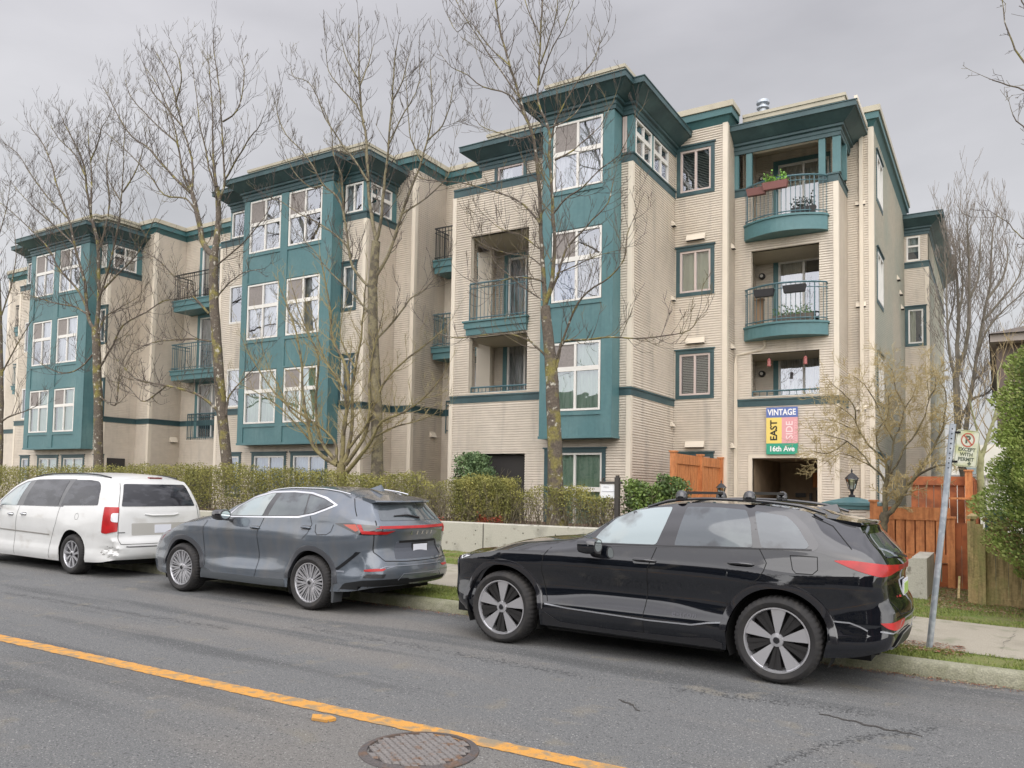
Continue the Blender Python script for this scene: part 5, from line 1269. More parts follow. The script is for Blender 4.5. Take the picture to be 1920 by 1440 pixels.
# ================= grey SUV
def car_grey():
    t = empty('parked_suv', (0,0,0), 'blue grey SUV with full width red light bar parked between white van and black SUV', 'car', 'cars parked along the kerb')
    S = dict(x0=-3.56, x1=1.05, wb=2.65, r=.358, ra=.425, adz=.0, hwid=.93, uz=.26, fs=-2.5, rs=0.05, bowf=.18, bowr=.12, flare=.03,
      sill=[(-3.56,.26),(-3.3,.24),(-2.1,.25),(-1,.25),(-.4,.26),(.45,.28),(.8,.30),(1.05,.36)],
      belt=[(-3.56,.80),(-3.4,.87),(-3.1,.95),(-2.7,1.01),(-2.3,1.06),(-1.95,1.10),(-1.75,1.13),(-1,1.16),(-.4,1.19),(0,1.23),(.4,1.24),(.8,1.20),(1.05,1.15)],
      railz=[(-3.56,.84),(-3.4,.92),(-3.1,1.01),(-2.7,1.07),(-2.3,1.13),(-2.0,1.18),(-1.82,1.26),(-1.6,1.36),(-1.3,1.48),(-1.0,1.54),(-.6,1.57),(-.2,1.57),(.2,1.54),(.6,1.49),(1.05,1.44)],
      raily=[(-3.56,.58),(-3.2,.68),(-2.7,.74),(-2.2,.75),(-1.9,.74),(-1.5,.68),(-1.0,.64),(0,.63),(.6,.60),(1.05,.55)],
      roofc=[(-3.56,.86),(-3.2,1.02),(-2.7,1.12),(-2.2,1.19),(-1.95,1.26),(-1.6,1.42),(-1.3,1.54),(-.9,1.60),(-.4,1.62),(.1,1.60),(.6,1.54),(1.05,1.455)],
      halfw=[(-3.56,.70),(-3.54,.76),(-3.45,.82),(-3.25,.88),(-3.0,.915),(-2.65,.93),(-2.0,.91),(-1,.905),(-.4,.915),(0,.935),(.5,.925),(.78,.885),(.93,.82),(1.02,.74),(1.05,.70)],
      dyz=[(.2,.02),(.3,.0),(.36,.012),(.45,.01),(.55,.03),(.70,.04),(.82,.025),(.92,.004),(.98,.004),(1.04,.022),(1.12,.045),(1.2,.06),(1.5,.15)],
      frontx=[(.22,-3.45),(.4,-3.55),(.6,-3.56),(.72,-3.50),(.80,-3.42),(.88,-3.28),(.95,-3.12),(1.1,-3.0)],
      rearx=[(.3,.90),(.42,1.02),(.52,1.05),(.64,1.03),(.74,.98),(.86,.93),(1.0,.95),(1.10,.98),(1.15,.95),(1.25,.86),(1.36,.76),(1.44,.70),(1.5,.66)],
      sculpt=[lambda x,z: -.03*math.exp(-((x+1.3)/.55)**4)*math.exp(-((z-.62)/.12)**2), lambda x,z: .016*math.exp(-((x+1.4)/.5)**2)*math.exp(-((z-.42)/.05)**2),
              lambda x,z: -.03*math.exp(-((x-.72)/.10)**2)*math.exp(-((z-.66)/.12)**2)])
    V, F, ys_, zl, sh = shell(S); S['_y'] = ys_
    bp = mat('paint_blue_grey', (.115,.135,.16), .22, .35, .5, .8, noise=[((.15,.155,.16), 3, .45, .7, (1.5,1.5,.4)), (6,.05)])
    body = mkobj('body', V, F, bp, None, 40, True); body.parent = t
    D = Decal(V, F)
    P_ = lambda pts, ax, mt, nm, off=.004, r=.02: (lambda mb: cobj(nm, D.poly(mb, rpoly(pts, r), ax, off), mt, t, 30))(MB())
    k = 1.04
    P_([(-1.80,1.14),(-1.66,1.30),(-1.40,1.445),(-1.05,1.53),(-.6,1.548),(-.25,1.535),(.05,1.48),(.31,1.38),(.16,1.31),(-.02,1.245),(-.3,1.19),(-1.0,1.165)], 'side', M['chrome'], 'window_trim', .003, .03)
    P_([(-1.73,1.16),(-1.62,1.30),(-1.37,1.425),(-1.03,1.508),(-.6,1.528),(-.25,1.515),(.03,1.46),(.25,1.385),(.12,1.325),(-.04,1.265),(-.32,1.215),(-1.0,1.182)], 'side', M['blackgloss'], 'window_surround', .005, .03)
    P_([(-1.70,1.17),(-1.60,1.30),(-1.36,1.42),(-1.03,1.50),(-.95,1.505),(-1.0,1.35),(-1.03,1.19)], 'side', M['carglass_brightened'], 'window', .008, .025)
    P_([(-.92,1.195),(-.84,1.51),(-.6,1.518),(-.30,1.51),(-.24,1.36),(-.22,1.235),(-.34,1.222)], 'side', M['carglass'], 'window', .008, .025)
    P_([(-.26,1.495),(.03,1.45),(.22,1.385),(.11,1.335),(-.05,1.275),(-.18,1.245)], 'side', M['carglass'], 'window', .008, .02)
    P_([(.50,1.40,.06),(.62,1.20,.04),(-.62,1.20,.04),(-.50,1.40,.06)], 'rear', M['carglass'], 'rear_window', .006)
    P_([(-.78,1.20),(-.60,1.50),(.60,1.50),(.78,1.20)], 'front', M['carglass_brightened'], 'windscreen', .006, .05)
    ln = MB()
    for pts in ([(-2.13,1.10),(-2.2,.98),(-2.2,.7),(-2.14,.42)], [(-.985,1.17),(-1.06,.95),(-1.07,.7),(-1.06,.42),(-1.12,.30)], [(-.27,1.53),(-.10,1.26),(-.02,1.12),(-.06,1.0),(-.15,.92)],[(.05,1.12),(.07,1.03),(.12,.99),(.28,1.0),(.34,1.04),(.36,1.13)],[(.42,1.50),(.55,1.36),(.66,1.25)]):
        D.line(ln, pts, .008, 'side', .0025); cobj('panel_gap', ln, M['dark'], t); ln = MB()
    D.line(ln, [(-.67,1.20),(-.735,1.05),(-.72,.80),(-.62,.69),(-.3,.675),(.3,.675),(.62,.69),(.72,.80),(.735,1.05)], .010, 'rear', .0025)
    cobj('panel_gap', ln, M['dark'], t)
    # lamps
    P_([(-.36,1.15,.01),(-.20,1.165,.03),(.02,1.15,.02),(.25,1.135,.02),(.25,1.02,.02),(.05,1.02,.04),(-.06,1.02,.05)], 'diag', M['blackgloss'], 'light_housing', .006)
    lm = MB(); D.poly(lm, [(-.25,1.14),(-.10,1.15),(-.06,1.075),(-.10,1.06)], 'diag', .009); cobj('indicator', lm, mat('lens_orange_red', (.40,.05,.015), .15, coat=1), t)
    lm = MB(); D.poly(lm, rpoly([(-.09,1.148),(-.03,1.148),(.0,1.07),(.30,1.062),(.42,1.072),(.30,1.025),(-.02,1.03)], .008), 'diag', .010); cobj('taillight', lm, M['redlens'], t)
    P_([(-.66,1.135),(.66,1.135),(.72,1.10),(-.72,1.10)], 'rear', M['redlens'], 'light_bar', .010, .004)
    P_([(-.40,1.15,.01),(-.18,1.16,.02),(.25,1.13),(.25,1.03),(-.05,1.0,.03)], 'diagf', M['redlens'], 'taillight', .008)
    P_([(.02,.585),(.16,.60),(.30,.598),(.26,.57),(.02,.56)], 'diag', M['redlens'], 'reflector', .006, .01)
    P_([(.45,.60),(.62,.60),(.66,.575),(.50,.57)], 'rear', M['redlens'], 'reflector', .006, .01)
    P_([(-3.36,.86,.01),(-3.12,.945,.02),(-2.98,.95,.02),(-3.10,.90,.02)], 'side', M['lens'], 'headlight', .006)
    cr_ = MB(); D.poly(cr_, rpoly([(-.09,.80),(-.12,.76),(-.30,.60),(-.36,.555),(-.31,.55),(-.22,.62),(-.02,.80)], .01), 'diag', .004); cobj('bumper_crease', cr_, mat('crease_dark', (.015,.016,.018), .8, spec=.1), t)
    st = MB(); D.line(st, [(.22,.60),(.30,.625),(.55,.625),(.80,.625)], .012, 'diag', .006); D.line(st, [(-.62,.60),(-.5,.625),(.45,.625)], .012, 'rear', .006); D.line(st, [(-.36,.545),(-.22,.545)], .02, 'diag', .006)
    D.line(st, [(-.45,.44),(-.38,.52),(.38,.52),(.45,.44)], .010, 'rear', .006); cobj('bumper_trim', st, mat('trim_lightgrey', (.26,.28,.32), .3, .4), t)
    lg_ = MB(); D.poly(lg_, rpoly([(-.30,.28),(-.22,.40),(0,.45),(.20,.46),(.62,.46),(.62,.30)], .03), 'diag', .006); cobj('lower_bumper', lg_, mat('dark_cladding', (.018,.019,.02), .75, spec=.2), t, 40)
    lg_ = MB(); D.poly(lg_, rpoly([(-.60,.30),(-.60,.44),(.60,.44),(.60,.30)], .03), 'rear', .006); cobj('lower_bumper', lg_, mat('dark_cladding2', (.018,.019,.02), .75, spec=.2), t, 40)
    for sy in (-1,):
        vt = MB(); D.poly(vt, rpoly([(.0,.49),(.06,.53),(.30,.53),(.27,.48)], .01), 'diag', .008); cobj('exhaust_trim', vt, M['blackplastic'], t)
    arches(S, D, t, mat('arch_dark_grey', (.05,.053,.06), .35, coat=.4), .07, .012)
    wells(S, t)
    sl_ = MB(); D.poly(sl_, rpoly([(-2.2,.26),(-.46,.265),(-.50,.36),(-.9,.345),(-2.0,.345),(-2.2,.42)], .03), 'side', .008); cobj('sill', sl_, mat('sill_grey', (.06,.068,.075), .5, .2), t, 40)
    rc = MB(); D.poly(rc, rpoly([(-.46,.71),(-.40,.93),(.46,.93),(.52,.71)], .03), 'rear', .003); cobj('plate_recess', rc, mat('recess_grey', (.075,.083,.10), .45), t)
    rc = MB(); D.line(rc, [(-.36,.925),(.40,.925),(.50,.73)], .03, 'rear', .005); cobj('recess_shadow_edge', rc, M['dark'], t)
    q = D.proj(.05,.83,'rear',.008); pm_ = MB(); pm_.box(q.x-.012,q.x+.002,-.13,.20,.745,.905); cobj('plate_frame', pm_, M['blackplastic'], t)
    pg = MB(); pg.box(q.x+.002,q.x+.006,-.11,.18,.765,.885); po_ = cobj('licence_plate', pg, M['platew'], t)
    lt = MB()
    for i, ch in enumerate('LEXUS'):
        vs, fs = text_mb(ch, .062, bold=.002); b = len(lt.v)
        for v in vs: lt.v.append(tuple(D.proj(-.16+i*.105+v[0], 1.035+v[1], 'rear', .005)))
        lt.f += [tuple(j+b for j in f) for f in fs]
    cobj('lettering', lt, M['chrome'], t)
    mirror(t, -1.66, -.93, 1.18, M['blackgloss'], 1.0)
    handle(t, D, -1.12, 1.02, .18, bp); handle(t, D, -.12, 1.07, .18, bp)
    zf = lambda x: cinterp(S['railz'], x)+.018
    for s_ in (-1, 1): roofrail(t, S, -1.2, .38, s_*.60, M['chrome'], .012, .011, zf)
    sp = MB()
    for k_ in range(11):
        y = lerp(-.57,.57,k_/10); e = .12*(1-(abs(y)/.57)**4)
        sp.v += [(.55,y,1.525-.03*(abs(y)/.57)**2),(.78+e,y,1.455),(.79+e,y,1.44),(.77+e,y,1.425),(.58,y,1.40)]
    for k_ in range(10):
        for j in range(4): a = k_*5+j; sp.f.append((a,a+1,a+6,a+5))
    sp.f += [(0,1,2,3,4),(50,51,52,53,54)[::-1]]
    cobj('spoiler', sp, bp, t, 40)
    an = MB(); an.add([(.20,-.03,1.60),(.20,.03,1.60),(.42,.035,1.57),(.42,-.035,1.57),(.38,-.006,1.66),(.38,.006,1.66)], [(0,1,5,4),(0,4,3),(1,2,5),(2,3,4,5)]); cobj('antenna', an, bp, t)
    wp = MB(); wp.tube([tuple(D.proj(.05,1.235,'rear',.025)),tuple(D.proj(-.15,1.27,'rear',.03)),tuple(D.proj(-.38,1.26,'rear',.02))], [.016,.012,.007], 6); cobj('rear_wiper', wp, M['blackplastic'], t)
    mf = MB(); mf.add([(.41,-.93,.14),(.43,-.92,.14),(.46,-.90,.52),(.40,-.935,.52),(.41,-.76,.14),(.43,-.76,.14),(.46,-.72,.52),(.40,-.72,.52)], [(0,1,2,3),(1,5,6,2),(0,4,5,1),(3,2,6,7),(4,7,6,5),(0,3,7,4)]); cobj('mud_flap', mf, mat('flap_grey', (.05,.055,.06), .7), t)
    for x in (-2.65, 0):
        wheel(t, x, -.93, .358, .255, .235, 'multi', -1); wheel(t, x, .93, .358, .255, .235, 'multi', 1)
    place(t, -7.72, 8.53, -.4, .57)
    return t
car_grey()

# ================= white minivan
def car_van():
    t = empty('parked_minivan', (0,0,0), 'dented white minivan with tinted rear glass at the left edge behind the grey SUV', 'car', 'cars parked along the kerb')
    S = dict(x0=-4.02, x1=1.12, wb=3.08, r=.34, ra=.405, adz=.01, hwid=.95, uz=.20, fs=-2.9, rs=0.25, bowf=.25, bowr=.07, flare=.02,
      sill=[(-4.02,.25),(-3.5,.22),(-2.5,.20),(-.6,.20),(.5,.24),(.9,.26),(1.12,.30)],
      belt=[(-4.02,.75),(-3.7,.86),(-3.3,.95),(-2.9,1.0),(-2.6,1.04),(-2.2,1.07),(-1.5,1.09),(-.5,1.13),(.5,1.17),(1.12,1.17)],
      railz=[(-4.02,.78),(-3.7,.92),(-3.3,1.04),(-2.95,1.13),(-2.7,1.25),(-2.3,1.47),(-2.0,1.57),(-1.6,1.63),(-1,1.66),(-.3,1.67),(.3,1.655),(.8,1.63),(1.12,1.60)],
      raily=[(-4.02,.55),(-3.5,.68),(-3,.74),(-2.6,.74),(-2.2,.70),(-1.6,.68),(0,.68),(.6,.67),(1.12,.62)],
      roofc=[(-4.02,.80),(-3.7,.95),(-3.3,1.08),(-2.95,1.18),(-2.7,1.31),(-2.3,1.53),(-2.0,1.64),(-1.6,1.70),(-1,1.73),(-.3,1.74),(.3,1.725),(.8,1.70),(1.12,1.65)],
      halfw=[(-4.02,.62),(-3.98,.70),(-3.8,.82),(-3.5,.90),(-3.1,.945),(-2,.95),(0,.95),(.6,.945),(.9,.92),(1.03,.885),(1.09,.84),(1.12,.80)],
      dyz=[(.2,.03),(.3,.0),(.40,.004),(.48,.012),(.62,.012),(.75,.002),(.9,.0),(1.0,.008),(1.1,.025),(1.2,.05),(1.6,.16)],
      frontx=[(.25,-3.9),(.5,-4.0),(.7,-3.97),(.8,-3.88),(.9,-3.7),(1.1,-3.4)],
      rearx=[(.28,1.03),(.38,1.11),(.50,1.12),(.60,1.10),(.68,1.05),(.9,1.03),(1.1,1.01),(1.2,.98),(1.35,.92),(1.5,.85),(1.6,.78)])
    V, F, ys_, zl, sh = shell(S); S['_y'] = ys_
    # crumpled rear quarter of the bumper
    r = random.Random(4); V = [list(v) for v in V]
    for v in V:
        d2 = ((v[0]-1.0)/.20)**2+((v[1]+.86)/.22)**2+((v[2]-.46)/.16)**2
        if d2 < 3:
            k = math.exp(-d2); nx_ = math.sin(v[2]*55+v[1]*20)*.5+math.sin(v[0]*47+v[2]*31)*.5
            v[0] -= k*.05+k*.025*nx_; v[1] += k*.05+k*.028*nx_
    wp_ = mat('paint_white_dirty', (.64,.645,.63), .28, 0, .5, .5, noise=[((.45,.43,.39), 2.0, .56, .8, (1,1,2.2)), (3,.04)])
    body = mkobj('body', [tuple(v) for v in V], F, wp_, None, 40, True); body.parent = t
    D = Decal([tuple(v) for v in V], F)
    P_ = lambda pts, ax, mt, nm, off=.004, r=.02: (lambda mb: cobj(nm, D.poly(mb, rpoly(pts, r), ax, off), mt, t, 30))(MB())
    P_([(-2.62,1.09),(-2.55,1.22),(-2.25,1.44),(-1.95,1.545),(-1.55,1.585),(-1.0,1.60),(-.3,1.61),(-.35,1.13)], 'side', M['blackgloss'], 'window_surround', .003, .03)
    P_([(-2.52,1.10),(-2.45,1.22),(-2.2,1.41),(-1.95,1.515),(-1.82,1.54),(-1.80,1.54),(-1.84,1.3),(-1.87,1.105)], 'side', M['carglass_brightened'], 'window', .006, .03)
    P_([(-1.66,1.115),(-1.62,1.575),(-1.0,1.585),(-.50,1.585),(-.50,1.40),(-.52,1.145)], 'side', M['carglass_van'], 'window', .006, .02)
    P_([(-.43,1.15,.01),(-.34,1.60,.02),(.10,1.605,.05),(.38,1.585,.10),(.52,1.48,.10),(.60,1.30,.06),(.64,1.19,.03)], 'side', M['carglass_van'], 'window', .006, .03)
    P_([(-.58,1.555,.04),(-.70,1.18,.03),(.70,1.18,.03),(.58,1.555,.04)], 'rear', M['carglass_van'], 'rear_window', .006)
    P_([(-.70,1.15),(-.62,1.60),(.62,1.60),(.70,1.15)], 'front', M['carglass_brightened'], 'windscreen', .006, .05)
    ln = MB()
    for pts in ([(-1.76,1.10),(-1.82,.9),(-1.86,.5),(-1.86,.22)], [(-.44,1.14),(-.50,.85),(-.62,.62),(-.68,.45),(-.70,.22)]): D.line(ln, pts, .009, 'side', .0025); cobj('panel_gap', ln, M['gapgrey'], t); ln = MB()
    D.line(ln, [(-.62,1.60),(-.68,1.4),(-.74,1.2),(-.77,.9),(-.77,.62),(-.74,.56),(.74,.56),(.77,.62),(.77,.9),(.74,1.2)], .010, 'rear', .0025); cobj('panel_gap', ln, M['gapgrey'], t); ln = MB()
    D.line(ln, [(.09,1.03),(.06,.98),(.10,.93),(.16,.94),(.18,.99),(.14,1.04),(.09,1.03)], .006, 'side', .0025)
    cobj('panel_gap', ln, M['gapgrey'], t)
    st = MB(); D.line(st, [(-2.6,.66),(-.70,.635)], .022, 'side', .008); cobj('door_moulding', st, mat('moulding_grey', (.25,.24,.22), .5), t)
    st = MB(); D.line(st, [(-.66,.52),(-.62,.515),(.62,.515)], .018, 'rear', .004); D.line(st, [(-.78,.75),(-.66,.75)], .015, 'rear', .004); cobj('rear_trim_lines', st, mat('seam_dark', (.07,.07,.07), .6), t)
    P_([(-.05,1.17,.02),(.10,1.17,.02),(.185,1.17,.01),(.185,.77,.01),(.10,.755,.02),(.0,.73,.03),(-.075,.745,.02)], 'diag', M['redlens'], 'taillight', .012)
    P_([(.08,1.07,.04),(.185,1.075,.01),(.185,.92,.01),(.08,.93,.04)], 'diag', M['lens'], 'reversing_light', .017)
    P_([(-.55,.70),(-.55,.90),(.55,.90),(.55,.70)], 'rear', mat('recess_white', (.40,.39,.36), .4), 'plate_recess', .003, .02)
    q = D.proj(.0,.82,'rear',.008); pg = MB(); pg.box(q.x-.01,q.x+.004,-.15,.16,.73,.87); cobj('licence_plate', pg, M['platew'], t)
    gb = MB(); q = D.proj(0,1.04,'rear',.0); gb.tube([tuple(D.proj(-.32,1.05,'rear',.0)),tuple(D.proj(-.2,1.03,'rear',.02)),tuple(D.proj(.2,1.03,'rear',.02)),tuple(D.proj(.32,1.05,'rear',.0))], .016, 8); cobj('tailgate_handle', gb, wp_, t, 50)
    bl_ = MB(); bl_.box(.80,.86,-.12,.12,1.655,1.675); cobj('brake_light', bl_, M['redlens_dk'], t)
    scr = MB(); rr2 = random.Random(9)
    for k in range(16):
        s0 = rr2.uniform(-.08,.14); z0 = rr2.uniform(.34,.54); D.line(scr, [(s0,z0),(s0+rr2.uniform(.02,.07),z0+rr2.uniform(-.03,.03))], rr2.uniform(.004,.012), 'diag', .002)
    cobj('scrape', scr, mat('scrape_dark', (.09,.08,.07), .8), t)
    wells(S, t)
    handle(t, D, -2.02, .94, .18, M['chrome'], True); handle(t, D, -1.58, .96, .18, M['chrome'], True)
    zf = lambda x: cinterp(S['railz'], x)+.02
    for s_ in (-1, 1): roofrail(t, S, -1.9, .55, s_*.63, M['blackplastic'], .03, .013, zf)
    mirror(t, -2.45, -.95, 1.12, wp_, 1.0)
    for x in (-3.08, 0):
        wheel(t, x, -.94, .34, .225, .225, 'van', -1); wheel(t, x, .94, .34, .225, .225, 'van', 1)
    place(t, -13.43, 8.66, -.5, .57)
    return t
car_van()
TREES = {
'T1': [
(0.187,0.1046,[(-7.79,14.60,-0.77),(-7.84,14.60,0.20),(-7.91,14.60,1.53),(-7.99,14.60,2.55),(-8.06,14.60,3.12),(-8.15,14.60,3.87)]),
(0.052,0.0178,[(-8.15,14.60,3.87),(-8.23,14.63,4.69),(-8.30,14.65,5.30),(-8.35,14.68,5.94),(-8.42,14.71,6.70),(-8.59,14.74,7.68),(-8.86,14.76,8.39),(-9.06,14.79,8.92),(-9.25,14.82,9.47),(-9.52,14.85,10.27),(-9.71,14.87,11.09),(-9.87,14.90,12.04)]),
(0.045,0.0148,[(-8.15,14.60,3.87),(-7.97,14.57,4.47),(-7.91,14.55,5.02),(-7.92,14.52,5.52),(-7.98,14.49,6.39),(-8.02,14.46,7.08),(-8.04,14.44,7.65),(-8.28,14.41,8.23),(-8.26,14.38,8.85),(-8.22,14.35,9.65),(-8.16,14.33,10.43),(-8.15,14.30,11.23)]),
(0.032,0.0089,[(-8.13,14.60,3.92),(-7.89,14.68,4.56),(-7.77,14.77,5.06),(-7.57,14.85,5.34),(-7.23,14.93,5.68),(-6.91,15.02,6.03),(-6.83,15.10,6.50)]),
(0.019,0.0059,[(-8.12,14.60,3.95),(-8.73,14.75,4.35),(-9.34,14.90,4.83),(-9.74,15.05,5.17),(-10.02,15.20,5.56)]),
(0.023,0.0060,[(-8.19,14.60,4.39),(-8.30,14.47,4.44),(-8.83,14.35,4.52),(-9.42,14.22,4.37),(-9.91,14.10,4.60)]),
(0.032,0.0071,[(-8.04,14.60,2.72),(-8.25,14.53,2.95),(-8.48,14.46,3.16),(-8.86,14.39,3.30),(-9.34,14.31,3.33),(-9.85,14.24,3.30),(-10.26,14.17,3.32),(-10.68,14.10,3.47)]),
(0.032,0.0070,[(-7.86,14.60,2.54),(-7.82,14.65,2.84),(-7.76,14.70,3.11),(-7.23,14.75,3.11),(-6.74,14.80,3.13),(-6.15,14.85,3.06),(-5.58,14.90,3.08),(-5.11,14.95,3.15),(-4.95,15.00,3.45)]),
(0.026,0.0070,[(-7.90,14.60,2.65),(-7.43,14.50,3.66),(-7.08,14.40,4.00),(-6.53,14.30,4.23),(-6.19,14.20,4.50),(-6.07,14.10,4.96),(-5.83,14.00,5.35)]),
(0.030,0.0072,[(-8.31,14.60,5.67),(-8.48,14.68,5.89),(-9.00,14.77,6.38),(-9.58,14.85,6.67),(-10.61,14.93,7.12),(-11.72,15.02,7.43),(-12.29,15.10,7.80)]),
(0.027,0.0061,[(-8.51,14.60,7.56),(-8.56,14.52,7.83),(-8.99,14.43,8.59),(-9.69,14.35,8.92),(-10.05,14.27,9.26),(-10.43,14.18,9.49),(-10.69,14.10,9.85)]),
(0.020,0.0060,[(-8.11,14.60,7.38),(-7.93,14.72,8.09),(-7.55,14.85,8.76),(-7.28,14.97,9.15),(-7.13,15.10,9.68)]),
(0.020,0.0061,[(-8.38,14.60,8.74),(-8.00,14.47,9.40),(-7.64,14.33,9.69),(-7.33,14.20,10.21)]),
(0.020,0.0061,[(-8.86,14.60,8.56),(-9.57,14.70,9.58),(-10.24,14.80,10.57),(-10.76,14.90,11.36),(-11.03,15.00,11.96)]),
(0.017,0.0062,[(-9.11,14.60,9.34),(-9.78,14.68,10.06),(-10.36,14.75,10.84),(-10.75,14.82,10.73),(-11.18,14.90,11.42)]),
(0.023,0.0060,[(-7.97,14.60,7.00),(-7.67,14.75,7.17),(-7.50,14.90,7.38),(-7.13,15.05,7.73),(-6.90,15.20,8.28)]),
(0.023,0.0059,[(-7.98,14.60,5.85),(-7.62,14.48,6.07),(-7.21,14.36,6.17),(-6.71,14.24,6.44),(-6.27,14.12,6.58),(-6.01,14.00,6.91)]),
(0.020,0.0061,[(-8.35,14.60,9.81),(-8.75,14.70,10.57),(-9.03,14.80,11.45)]),
(0.020,0.0061,[(-8.36,14.60,9.21),(-8.08,14.70,10.13),(-8.01,14.80,11.12)]),
(0.016,0.0047,[(-7.89,14.60,4.54),(-7.56,14.73,4.68),(-7.07,14.87,4.88),(-6.71,15.00,4.97)]),
(0.016,0.0048,[(-8.25,14.60,5.09),(-8.66,14.37,5.43),(-8.99,14.13,5.53),(-9.32,13.90,5.86)]),
(0.016,0.0048,[(-8.22,14.60,4.73),(-8.64,14.67,5.04),(-9.23,14.75,5.21),(-10.00,14.82,5.58),(-10.35,14.90,5.97)]),
(0.020,0.0048,[(-8.47,14.60,7.69),(-8.80,14.53,7.62),(-9.23,14.45,7.80),(-9.75,14.38,8.07),(-10.00,14.30,8.53)]),
(0.020,0.0048,[(-8.11,14.60,7.73),(-7.72,14.70,7.86),(-7.39,14.80,8.23),(-7.26,14.90,8.59)]),
],
'T2': [
(0.157,0.1113,[(-13.03,15.00,-0.10),(-13.04,15.00,0.95),(-13.10,15.00,2.01),(-13.18,15.00,2.81),(-13.25,15.00,3.61),(-13.32,15.00,4.70),(-13.29,15.00,5.51),(-13.26,15.00,6.14)]),
(0.054,0.0141,[(-13.26,15.00,6.14),(-13.46,15.04,6.87),(-13.65,15.09,7.65),(-13.79,15.13,8.95),(-14.00,15.17,9.58),(-14.16,15.21,10.59),(-14.25,15.26,11.40),(-14.32,15.30,12.21)]),
(0.046,0.0141,[(-13.25,15.00,6.18),(-13.10,14.96,6.55),(-12.97,14.91,7.42),(-12.84,14.87,8.14),(-12.77,14.83,8.70),(-12.67,14.79,9.55),(-12.58,14.74,10.41),(-12.50,14.70,10.78)]),
(0.046,0.0105,[(-13.25,15.00,5.23),(-12.92,15.06,5.74),(-12.55,15.11,6.74),(-12.28,15.17,7.46),(-12.06,15.23,8.03),(-11.91,15.29,8.69),(-11.85,15.34,9.32),(-11.98,15.40,10.43)]),
(0.038,0.0105,[(-13.31,15.00,4.90),(-13.72,14.95,5.28),(-14.01,14.90,5.76),(-14.19,14.85,6.79),(-14.42,14.80,7.41),(-14.88,14.75,7.80),(-15.23,14.70,8.34),(-15.59,14.65,8.82),(-16.16,14.60,9.36),(-16.48,14.55,10.00),(-16.38,14.50,10.44)]),
(0.027,0.0071,[(-13.58,15.00,7.74),(-14.12,15.07,8.43),(-14.62,15.14,8.95),(-15.36,15.21,9.91),(-15.71,15.29,10.52),(-16.22,15.36,11.19),(-16.87,15.43,11.54),(-17.07,15.50,11.99)]),
(0.028,0.0072,[(-13.76,15.00,9.31),(-13.98,14.90,9.81),(-14.34,14.80,10.21),(-14.76,14.70,10.80),(-14.82,14.60,11.42)]),
(0.023,0.0070,[(-12.91,15.00,8.57),(-12.62,15.10,9.22),(-12.37,15.20,9.66),(-12.23,15.30,10.17),(-12.34,15.40,10.80)]),
(0.022,0.0068,[(-11.73,15.00,8.38),(-11.31,15.07,8.71),(-11.13,15.13,9.29),(-11.11,15.20,9.71)]),
(0.022,0.0068,[(-11.88,15.00,7.91),(-12.17,14.93,8.52),(-12.22,14.87,9.10),(-12.28,14.80,10.23)]),
(0.031,0.0070,[(-13.25,15.00,4.15),(-13.72,14.88,4.72),(-14.17,14.76,5.15),(-14.62,14.64,5.59),(-14.90,14.52,6.01),(-15.36,14.40,6.47)]),
(0.031,0.0070,[(-13.23,15.00,3.61),(-12.70,15.12,4.12),(-12.31,15.25,4.64),(-11.92,15.38,4.89),(-11.54,15.50,5.40)]),
(0.024,0.0074,[(-15.13,15.00,7.94),(-15.48,14.83,7.90),(-15.92,14.67,8.36),(-16.06,14.50,8.76)]),
(0.024,0.0072,[(-13.94,15.00,10.34),(-13.82,15.15,10.94),(-13.79,15.30,11.51)]),
(0.024,0.0072,[(-13.96,15.00,10.44),(-14.29,14.85,11.07),(-14.35,14.70,11.51)]),
(0.023,0.0070,[(-12.82,15.00,9.68),(-12.69,15.20,10.25),(-12.70,15.40,10.90),(-12.79,15.60,11.23)]),
(0.031,0.0072,[(-14.06,15.00,5.88),(-14.40,14.96,6.34),(-15.14,14.92,6.87),(-15.90,14.88,7.27),(-16.48,14.84,7.65),(-16.97,14.80,7.87)]),
(0.032,0.0072,[(-14.37,15.00,6.87),(-14.46,14.95,8.03),(-14.71,14.90,8.63),(-14.79,14.85,9.34),(-15.05,14.80,9.96)]),
(0.023,0.0055,[(-12.42,15.00,6.72),(-11.74,15.07,7.02),(-11.17,15.13,7.46),(-11.07,15.20,7.99)]),
],
'T5': [
(0.132,0.1057,[(-13.89,14.70,-0.31),(-13.90,14.70,-0.05),(-13.93,14.70,0.35),(-13.94,14.70,0.57)]),
(0.061,0.0140,[(-14.08,14.70,0.52),(-14.51,14.62,0.74),(-14.82,14.55,1.05),(-14.91,14.47,1.62),(-15.05,14.40,2.37),(-15.04,14.33,3.04),(-15.19,14.25,3.89),(-15.42,14.18,4.48),(-15.66,14.10,5.04)]),
(0.054,0.0126,[(-14.07,14.70,0.57),(-14.56,14.76,0.95),(-14.88,14.82,1.37),(-15.07,14.89,2.07),(-15.10,14.95,2.78),(-15.15,15.01,3.39),(-15.63,15.07,4.08),(-16.06,15.14,4.74),(-16.40,15.20,5.38)]),
(0.069,0.0139,[(-13.94,14.70,0.54),(-13.91,14.70,0.85),(-13.89,14.70,1.51),(-13.78,14.70,2.00),(-13.80,14.70,2.67),(-14.00,14.70,3.19),(-14.39,14.70,3.73),(-14.45,14.70,4.42),(-14.62,14.70,5.05),(-14.88,14.70,5.92)]),
(0.061,0.0139,[(-13.87,14.70,0.57),(-13.79,14.76,0.85),(-13.72,14.81,1.48),(-13.81,14.87,2.36),(-13.76,14.93,3.04),(-13.66,14.99,3.71),(-13.65,15.04,4.40),(-13.65,15.10,5.17)]),
